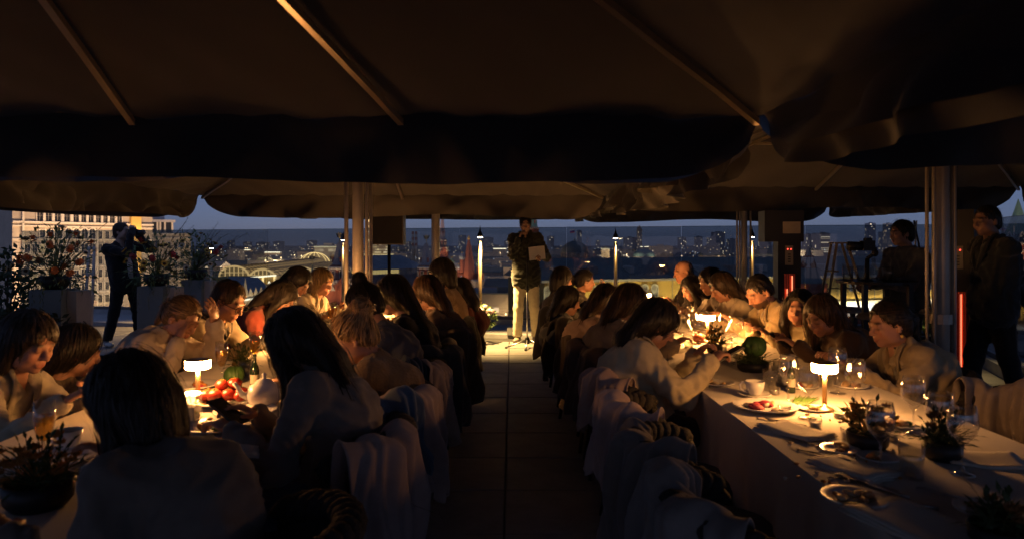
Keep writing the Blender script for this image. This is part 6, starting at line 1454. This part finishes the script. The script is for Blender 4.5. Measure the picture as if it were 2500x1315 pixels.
t = thing('photo_camera', 'black camera with long lens raised by the photographer', 'camera', P(326, 567, 9.72), -.05)
MB().b2(-.06, .06, -.045, .035, -.05, .04).build('body', M_black, t); MB().b2(-.03, .03, -.04, .02, .04, .065).build('viewfinder_hump', M_black, t); MB().cyl((.06, 0, -.005), (.15, 0, -.005), .036, .040, 14).build('lens', M_black, t, True)
t, k = person('camera operator with dark wavy hair in grey blue sweatshirt', tuple(P(2200, 570, 6.6)), 186, 192, (3.74, 6.62, .92), 4, sit=False, male=True, hair='short', hcol=DK, skin=(.42, .26, .19), top=(.085, .095, .11), fit=.032, collar='crew', pants=(.03, .03, .03),
              hands=(V(3.42, 6.72, 1.06), V(3.40, 6.45, 1.08)), curl=.9, vox=.0095, group=GS2, ts=.97)
t, k = person('waiter in dark jacket standing beside the heater with hands clasped behind', tuple(P(2408, 540, 5.75)), 192, 178, (3.98, 5.77, .94), 6, sit=False, male=True, hair='crop', hcol=DK, skin=(.28, .16, .11), top=(.022, .028, .034), fit=.036, collar='coat', pants=(.010, .011, .013),
              hands=(V(4.22, 5.69, .98), V(4.22, 5.85, .96)), feet=(V(3.82, 5.82, 0), V(4.18, 5.70, 0)), vox=.010, group=GS2)
MB().box(tuple(k['Cc']-k['base']+k['F']*.155+V(0, -.07, .05)), (.008, .05, .012)).build('name_badge', mat('badge_brass', (.6, .45, .2), .4, .8), t)
# ------------------------------------------------------------------ sound and stage gear
b = P(1287, 838, 9.72); b.z = 0
t = thing('microphone_stand', 'black tripod microphone stand before the speaker', 'stand', b)
MB().cyl((0, 0, .08), (0, 0, .82), .011, n=8).build('lower_pole', M_steel, t, True); MB().cyl((0, 0, .80), (0, 0, 1.38), .008, n=8).build('upper_pole', M_blkmetal, t, True); MB().cyl((0, 0, .77), (0, 0, .86), .017, n=10).build('clutch', M_black, t)
for an in (200, -25, -95):
    a = math.radians(an); MB().tube([(0, 0, .11), (math.cos(a)*.15, math.sin(a)*.15, .06), (math.cos(a)*.31, math.sin(a)*.31, .015)], .011, 6).build('leg', M_steel, t, True); MB().ell((math.cos(a)*.31, math.sin(a)*.31, .014), (.022, .022, .014), 8, 5).build('rubber_foot', M_black, t)
MB().lathe([(0, .05), (.035, .05), (.04, .09), (.025, .14), (.012, .15)], n=10).build('tripod_hub', M_black, t)
b = P(950, 560, 8.6); t = thing('loudspeaker', 'black loudspeaker on its pole stand beside the mast', 'loudspeaker', (b.x, b.y, 0), .06)
g = MB(); g.b2(-.19, .19, -.16, .16, b.z-.19, b.z+.19); g.build('cabinet', M_black, t); MB().b2(-.175, .175, -.172, -.161, b.z-.175, b.z+.175).build('grille', mat('grille', (.008, .008, .009), .8, bump=.8, bscale=250), t)
MB().cyl((0, 0, .1), (0, 0, b.z-.19), .02, n=10).build('pole', M_blkmetal, t, True)
for an in (90, 210, 330):
    a = math.radians(an); MB().cyl((0, 0, .55), (math.cos(a)*.5, math.sin(a)*.5, .012), .012, n=6).build('leg', M_blkmetal, t)
t = thing('floor_monitor', 'small black wedge box on the ledge behind the speaker', 'box', P(1246, 822, 10.75)); t.location.z = .045
MB().add([(-.05, -.06, 0), (.05, -.06, 0), (.05, .06, 0), (-.05, .06, 0), (-.05, .0, .10), (.05, .0, .10), (.05, .06, .11), (-.05, .06, .11)], [(0, 1, 5, 4), (4, 5, 6, 7), (2, 3, 7, 6), (0, 4, 7, 3), (1, 2, 6, 5), (3, 2, 1, 0)]).build('body', M_black, t)
# ------------------------------------------------------------------ heaters
M_glow = emat('heater_tube', (1.0, .24, .11), 1.9); M_heatr = mat('heater_reflector', (.6, .12, .06), .25, .8, emit=(1, .06, .02), estr=.03)  # the tube's red glow is put into the reflector's colour and emission
def heater(p, rz, label, zg0, zg1, head=True):
    t = thing('patio_heater', label, 'heater', p, rz, 'black tower patio heaters')
    MB().b2(-.115, .115, -.02, .17, 0.02, 1.74).build('case', M_black, t)
    MB().b2(-.17, .17, -.12, .25, 0, .03).build('base', M_black, t)
    if head:
        MB().b2(-.27, .12, -.10, .16, 1.46, 1.78).build('head_box', M_black, t); MB().b2(-.09, .085, -.106, -.101, 1.545, 1.665).build('white_plate', mat('dull_white_plate', (.35, .30, .24), .7), t)
    MB().b2(-.055, .055, -.024, -.021, zg0, zg1).build('reflector', M_heatr, t)
    MB().cyl((.02, -.045, zg0+.02), (.02, -.045, zg1-.02), .006, n=8).build('heating_tube', M_glow, t, True)
    if head: MB().cyl((-.03, -.045, zg0+.02), (-.03, -.045, zg0+.5*(zg1-zg0)), .006, n=8).build('heating_tube', M_glow, t, True)
    for i in range(9): MB().cyl((-.09+.0225*i, -.065, zg0), (-.09+.0225*i, -.065, zg1), .002, n=5).build('guard_wire', M_blkmetal, t)
    cp = MB().b2(-.045, .035, -.030, -.022, 1.22, 1.42).build('control_panel', mat('control_panel', (.22, .20, .17), .5), t)
    for dx in (-.02, .012): MB().ell((dx, -.032, 1.385), (.006, .004, .006), 6, 5).build('red_light_dot', emat('heater_led', (1, .05, .03), 6), cp)
    for i in range(4): MB().b2(-.018, .008, -.034, -.031, 1.25+.025*i, 1.262+.025*i).build('button', M_black, cp)
p = P(1926, 595, 7.25); heater((p.x, p.y, 0), -.1, 'black tower heater with glowing grille behind the women in cream and brown', .82, 1.13)
p = P(2342, 595, 6.15); heater((p.x, p.y, 0), -.75, 'black tower heater with one long glowing red tube beside the thick mast', .17, 1.02, False)
# ------------------------------------------------------------------ bar table, stools, video rig
b = P(2138, 684, 6.35); t = thing('bar_table', 'high round black bar table with glasses and a video rig', 'table', (b.x, b.y, 0)); hT = b.z
MB().cyl((0, 0, hT-.025), (0, 0, hT), .33, n=32).build('tabletop', M_blkmetal, t)
for sx in (-1, 1):
    for sy in (-1, 1): MB().b2(sx*.2-.02, sx*.2+.02, sy*.2-.02, sy*.2+.02, 0, hT-.026).build('leg', M_blkmetal, t)
MB().b2(-.2, .2, -.215, -.19, .28, .31).build('footrest', M_blkmetal, t); MB().b2(-.2, .2, .19, .215, .28, .31).build('footrest', M_blkmetal, t)
for px in (2070, 2104, 2168):
    o = wine(P(px, 684, 6.35+(.1 if px == 2104 else -.05)), 'clear tumbler on the bar table', m=gm_tumb, group='tumblers on the bar table', name='tumbler', liq=gm_water); o.location.z = hT; o.scale = (1.35, 1.35, 1.35)
t = thing('clear_bottle', 'clear glass water bottle on the bar table', 'bottle', P(2133, 684, 6.42)); t.location.z = hT
MB().lathe([(0, 0), (.042, 0), (.044, .02), (.042, .09), (.024, .13), (.017, .15), (.018, .20), (.016, .20), (.015, .15), (.02, .13), (.038, .09), (.04, .01), (0, .008)], n=18).build('body', M_glass, t, True)
MB().lathe([(0, .012), (.038, .012), (.037, .085), (0, .085)], n=16).build('water', MATS['water'], t, True)
t = thing('video_camera', 'black video camera on a stabiliser grip above the bar table', 'camera', P(2117, 684, 6.3)); t.location.z = hT
MB().cyl((0, 0, 0), (0, 0, .20), .022, .018, 12).build('grip', M_black, t, True); MB().cyl((0, 0, 0), (0, 0, .012), .05, n=14).build('foot', M_black, t)
MB().tube([(0, 0, .2), (.06, 0, .24), (.075, 0, .30)], .016, 8).build('arm', M_black, t, True); MB().ell((.07, 0, .25), (.03, .03, .035), 10, 8).build('motor', M_black, t, True)
MB().b2(-.05, .055, -.04, .04, .27, .36).build('body', M_black, t); MB().b2(-.02, .03, -.03, .03, .36, .385).build('viewfinder_hump', M_black, t); MB().cyl((-.05, 0, .31), (-.17, 0, .31), .038, .044, 16).build('lens', M_black, t, True)
M_seat = mat('pale_stool_seat', (.55, .48, .38), .7)
for px, d, lab in ((2150, 5.95, 'black bar stool with pale seat behind the woman in the trench coat'), (2296, 6.4, 'black bar stool with pale seat beside the thick mast'), (2062, 6.6, 'black bar stool tucked under the bar table')):
    p = P(px, 595, d); t = thing('bar_stool', lab, 'stool', (p.x, p.y, 0), 0, 'bar stools'); z = .80
    MB().lathe([(0, z+.045), (.17, z+.04), (.19, z+.02), (.19, z), (0, z)], n=22).build('seat', M_seat, t, True)
    for sx in (-1, 1):
        for sy in (-1, 1): MB().b2(sx*.15-.018, sx*.15+.018, sy*.15-.018, sy*.15+.018, 0, z).build('leg', M_blkmetal, t)
    for zz in (.30, .55): MB().b2(-.15, .15, -.162, -.14, zz, zz+.025).build('rung', M_blkmetal, t); MB().b2(-.15, .15, .14, .162, zz, zz+.025).build('rung', M_blkmetal, t)
# stepladder and lighting stand
p = P(2050, 595, 9.0); t = thing('stepladder', 'open wooden stepladder standing by the glass behind the bar table', 'ladder', (p.x, p.y, 0)); zt = 1.44
M_lad = mat('ladder_wood', (.22, .17, .12), .6, var=.15)
for sx, x0, x1 in ((-1, -.07, -.16), (1, .07, .34)):
    for y_ in (-.12, .14): MB().tube([(x0, y_*.6, zt), (x1+.15*sx, y_, 0)], .018, 5).build('rail', M_lad, t)
for k_ in (.25, .5, .75): MB().b2(-.10-.12*(1-k_), -.06-.12*(1-k_)+.03, -.1, .12, zt*k_, zt*k_+.02).build('step', M_lad, t)
MB().b2(-.1, .1, -.1, .1, zt, zt+.02).build('cap', M_lad, t); MB().b2(-.16, .24, -.012, .012, .86, .875).build('brace', M_lad, t)
p = P(2262, 595, 7.8); t = thing('lighting_stand', 'thin leaning black stand leg beside the camera operator', 'stand', (p.x, p.y, 0))
MB().tube([(-.14, 0, 1.70), (.0, 0, 1.0), (.19, 0, .02)], .011, 6).build('pole', M_blkmetal, t); MB().tube([(-.10, .02, 1.70), (-.09, .1, .9), (-.10, .35, .02)], .009, 6).build('leg', M_alu, t); MB().tube([(-.09, -.02, 1.4), (-.3, -.1, .6), (-.4, -.2, .02)], .009, 6).build('leg', M_alu, t)
t = thing('kit_bag', 'black kit bag with loose straps on the floor behind the waiter', 'bag', (5.0, 6.75, 0), .4)
MB().ell((0, 0, .11), (.22, .14, .115), 16, 10, jit=.05).build('body', cloth((.012, .012, .013)), t, True); MB().tube([(-.2, -.1, .12), (-.25, -.25, .03), (-.1, -.35, .012), (.1, -.3, .012)], .010, 5).build('strap', M_black, t)
p = P(200, 595, 8.9); t = thing('aluminium_ladder', 'narrow aluminium ladder leaning beside the first flower plinth', 'ladder', (p.x, p.y, 0))
for o_ in (0, .07): MB().tube([(-.06+o_, .25, 1.40), (.10+o_*1.4, -.15, .0)], .018, 6).build('rail', M_alu, t)
for k_ in (.15, .35, .55, .75, .92): MB().cyl((-.06+.16*(1-k_), .25-.4*(1-k_), 1.4*k_), (.01+.18*(1-k_), .25-.4*(1-k_), 1.4*k_), .012, n=6).build('rung', M_alu, t)
# ------------------------------------------------------------------ flower plinths
M_plinth = mat('grey_blue_plinth', (.17, .23, .26), .75, var=.08, scale=4); M_pl2 = mat('pale_plinth', (.40, .39, .36), .8, var=.08)
M_fol = mat('arrangement_leaves', (.075, .13, .045), .6, var=.45, scale=20); M_twig = mat('twig', (.05, .035, .02), .8)
def arrangement(p, z, label, plabel, wpx, R=.42, hgt=.62, cols=(), twig=0, nb=22, seed=0, pale=True, hang=24):
    rr = random.Random(seed); t = thing('plinth', plabel, 'plinth', (p.x, p.y, 0), 0, 'tall plinths for flowers')
    h = wpx/2; MB().b2(-h, h, -h, h, 0.0, z).build('column', M_plinth, t); MB().b2(h+.002, h+.30*h*2, -h*.4, h*1.2, 0, z-.02).build('pale_side', M_pl2, t)  # paler block forms the right side of the plinth
    t = thing('flower_arrangement', label, 'flowers', (p.x, p.y, z), 0, 'flower arrangements on plinths')
    MB().lathe([(0, 0), (.10, 0), (.15, .06), (.16, .15), (.14, .15), (.13, .07), (0, .05)], n=20).build('vase', M_black, t, True)
    g = MB()
    for i in range(420):
        an = rr.uniform(0, 6.28); e = rr.uniform(-.35, 1.5); L = rr.uniform(.25, 1)*(R+(hgt-R)*max(0, math.sin(e))); d = Vector((math.cos(an)*math.cos(e), math.sin(an)*math.cos(e), math.sin(e)))
        q = Vector((0, 0, .12))+d*L; g.leaf(q, d+Vector((rr.uniform(-.6, .6), rr.uniform(-.6, .6), rr.uniform(-.7, .3))), (rr.uniform(-1, 1), rr.uniform(-1, 1), 1), rr.uniform(.04, .10), rr.uniform(.015, .04))
        if i % 4 == 0: g.tube([(0, 0, .1), Vector((0, 0, .14))+d*L*.5, q], .003, 3, 0, False)
    for i in range(hang):
        an = rr.uniform(0, 6.28); x, y = math.cos(an)*rr.uniform(.15, .33), math.sin(an)*rr.uniform(.15, .3); L = rr.uniform(.15, .5)
        for k_ in range(12): g.leaf((x+rr.uniform(-.015, .015), y+rr.uniform(-.015, .015), .14-L*k_/12), (rr.uniform(-.5, .5), rr.uniform(-.5, .5), -1), (1, 0, 0), .05, .014)
    tag(g.build('foliage', M_fol, t), kind='stuff')
    for i in range(twig):
        an = rr.uniform(-.9, 1.2); e = rr.uniform(.7, 1.35); L = rr.uniform(.55, 1.0); g = MB(); pts = [Vector((0, 0, .15))]
        for k_ in range(6): pts.append(pts[-1]+Vector((math.cos(an)*math.cos(e), .3*math.sin(an), math.sin(e)))*L/6+Vector((rr.uniform(-.02, .02), 0, rr.uniform(-.01, .01)))); e -= rr.uniform(0, .14)
        g.tube(pts, [.005, .0045, .004, .0035, .003, .0025, .002], 5)
        for k_ in range(10): g.leaf(pts[rr.randrange(2, 7)], (rr.uniform(-1, 1), rr.uniform(-1, 1), rr.uniform(-.3, 1)), (0, 0, 1), .035, .016, 1)
        g.build('branch', [M_twig, M_fol], t)
    for i in range(nb):
        an = rr.uniform(0, 6.28); e = rr.uniform(-.05, 1.35); L = rr.uniform(.75, 1.02)*(R+(hgt-R)*math.sin(max(0, e))); d = Vector((math.cos(an)*math.cos(e), math.sin(an)*math.cos(e)-.25, math.sin(e))).normalized(); c0 = Vector((0, 0, .12))+d*L
        kind, c = rr.choice(cols); b_ = MB(); u = d.orthogonal().normalized(); v_ = d.cross(u)
        if kind == 'daisy':
            for k_ in range(14): a = k_*2*PI/14; b_.leaf(c0, u*math.cos(a)+v_*math.sin(a)+d*.3, d, .058, .022, 0, -.1)
            b_.ell(c0+d*.006, (.024, .024, .018), 9, 6, 1)
        else:
            for ring in range(4):
                for k_ in range(9): a = k_*2*PI/9+ring*.35; b_.leaf(c0-d*.01*ring, u*math.cos(a)+v_*math.sin(a)+d*(1.5-.45*ring), d, .045, .03, 0, .25)
            b_.ell(c0, (.02, .02, .02), 8, 6, 0)
        b_.tube([c0, Vector((0, 0, .12))+d*L*.4], .003, 4, 2, False)
        b_.build('blossom', [mat('bloom_%d_%d_%d' % tuple(int(100*x) for x in c), c, .65, var=.2, scale=40), mat('flower_eye', (.02, .012, .008), .8), M_fol], t)
CW, CO, CY, CR = ('daisy', (.55, .55, .42)), ('rose', (.62, .20, .05)), ('daisy', (.55, .40, .06)), ('rose', (.30, .04, .035))
p = P(135, 595, 8.0); arrangement(p, CAMZ-(705-HZ)*8.0/F, 'tall arrangement of white cosmos and orange roses on the first plinth', 'grey blue plinth under the white and orange flowers', .36, .40, .62, (CW, CW, CO, CO), 5, 26, 1)
p = P(382, 595, 9.3); arrangement(p, CAMZ-(697-HZ)*9.3/F, 'wide arrangement of sunflowers and trailing greenery beside the photographer', 'grey blue plinth beside the photographer', .34, .40, .55, (CY, CY, CR), 6, 16, 2)
p = P(478, 595, 10.6); arrangement(p, CAMZ-(682-HZ)*10.6/F, 'airy arrangement with long bare branches and yellow flowers by the glass', 'grey blue plinth nearest the glass windbreak', .30, .36, .62, (CY, CW, CY, CR), 12, 22, 3)
# pot of hydrangea behind the aisle
p = P(1163, 828, 10.2); t = thing('flower_pot', 'cream planter with white and pink hydrangea by the glass', 'planter', (p.x, p.y, 0))
MB().add([(-.10, -.10, 0), (.10, -.10, 0), (.10, .10, 0), (-.10, .10, 0), (-.135, -.135, .29), (.135, -.135, .29), (.135, .135, .29), (-.135, .135, .29)], [(3, 2, 1, 0), (0, 1, 5, 4), (1, 2, 6, 5), (2, 3, 7, 6), (3, 0, 4, 7), (4, 5, 6, 7)]).build('pot', mat('cream_planter', (.46, .40, .28), .75), t)
g = MB()
for i in range(160):
    v = Vector(rng.normal(size=3)).normalized(); q = Vector((.05, 0, .36))+Vector((v.x*.2, v.y*.16, v.z*.14)); g.leaf(q, v+Vector((0, 0, -.3)), rng.normal(size=3), .08, .05)
tag(g.build('foliage', M_fol, t), kind='stuff')
for i in range(13):
    v = Vector(rng.normal(size=3)).normalized(); v.z = abs(v.z); c0 = Vector((.06, -.02, .38))+Vector((v.x*.19, v.y*.15-.03, v.z*.15)); b_ = MB()
    for k_ in range(40):
        d = Vector(rng.normal(size=3)).normalized(); b_.leaf(c0+d*.042, d.orthogonal(), d, .022, .020, 0, .1)
    b_.ell(c0, (.038, .038, .036), 8, 6); b_.build('flower_head', mat('hydrangea_w', (.62, .52, .50), .7) if i % 2 else mat('hydrangea_p', (.50, .32, .36), .7), t)
# dark shrub at the terrace end and planter behind the stools
def shrub(p, r, h, label, n=500, m=None):
    t = thing('potted_shrub', label, 'shrub', p); MB().lathe([(0, 0), (r*.5, 0), (r*.6, .4), (r*.54, .4), (0, .36)], n=18).build('pot', M_black, t, True)
    g = MB()
    for i in range(n):
        v = Vector(rng.normal(size=3)).normalized()*rng.random()**.35; q = Vector((v.x*r, v.y*r, .4+h*.5+v.z*h*.5)); g.leaf(q, rng.normal(size=3), rng.normal(size=3), .09, .05)
    g.build('crown', m or M_leafd, t)
    g = MB()
    for i in range(5): g.cyl((0, 0, .3), (rng.uniform(-.5, .5)*r, rng.uniform(-.5, .5)*r, .4+h*.7), .012, .006, 5)
    g.build('stem', M_bark, t)
shrub(P(15, 820, 8.4)*1.0-Vector((0, 0, P(15, 820, 8.4).z)), .42, 1.0, 'dark leafy potted shrub before the teal partition')
p = P(60, 595, 7.2); shrub((p.x, p.y, 0), .38, .35, 'low dark potted shrub under the first flower plinth')
p = P(2275, 595, 8.2); shrub((p.x, p.y, 0), .30, .35, 'small bright green potted shrub behind the bar stools', 350, mat('bright_leaves', (.10, .17, .04), .6, var=.3))
# ------------------------------------------------------------------ evening haze over the city
hb = MB(); hb.b2(-9500, 9500, -30, 12500, ST-1.0, 160); hz_o = hb.build('haze', [bpy.data.materials.new('haze_air')])
hm = hz_o.data.materials[0]; hm.use_nodes = True; ht = hm.node_tree; ht.nodes.clear()
pv = ht.nodes.new('ShaderNodeVolumePrincipled'); pv.inputs['Color'].default_value = (.92, .94, 1.0, 1); pv.inputs['Density'].default_value = 0.00005; pv.inputs['Anisotropy'].default_value = 0.0
ho = ht.nodes.new('ShaderNodeOutputMaterial'); ht.links.new(pv.outputs[0], ho.inputs['Volume'])
tag(hz_o, 'thin blue evening haze lying over the city', kind='stuff')
cy.volume_bounces = 0
# ------------------------------------------------------------------ sampling: only the lamps that light the terrace are sampled as lights
for m_ in bpy.data.materials:
    if m_.name.startswith(('lamp_glow',)): m_.cycles.emission_sampling = 'FRONT'
    elif m_.name.startswith('heater_tube'): m_.cycles.emission_sampling = 'AUTO'
    else: m_.cycles.emission_sampling = 'NONE'
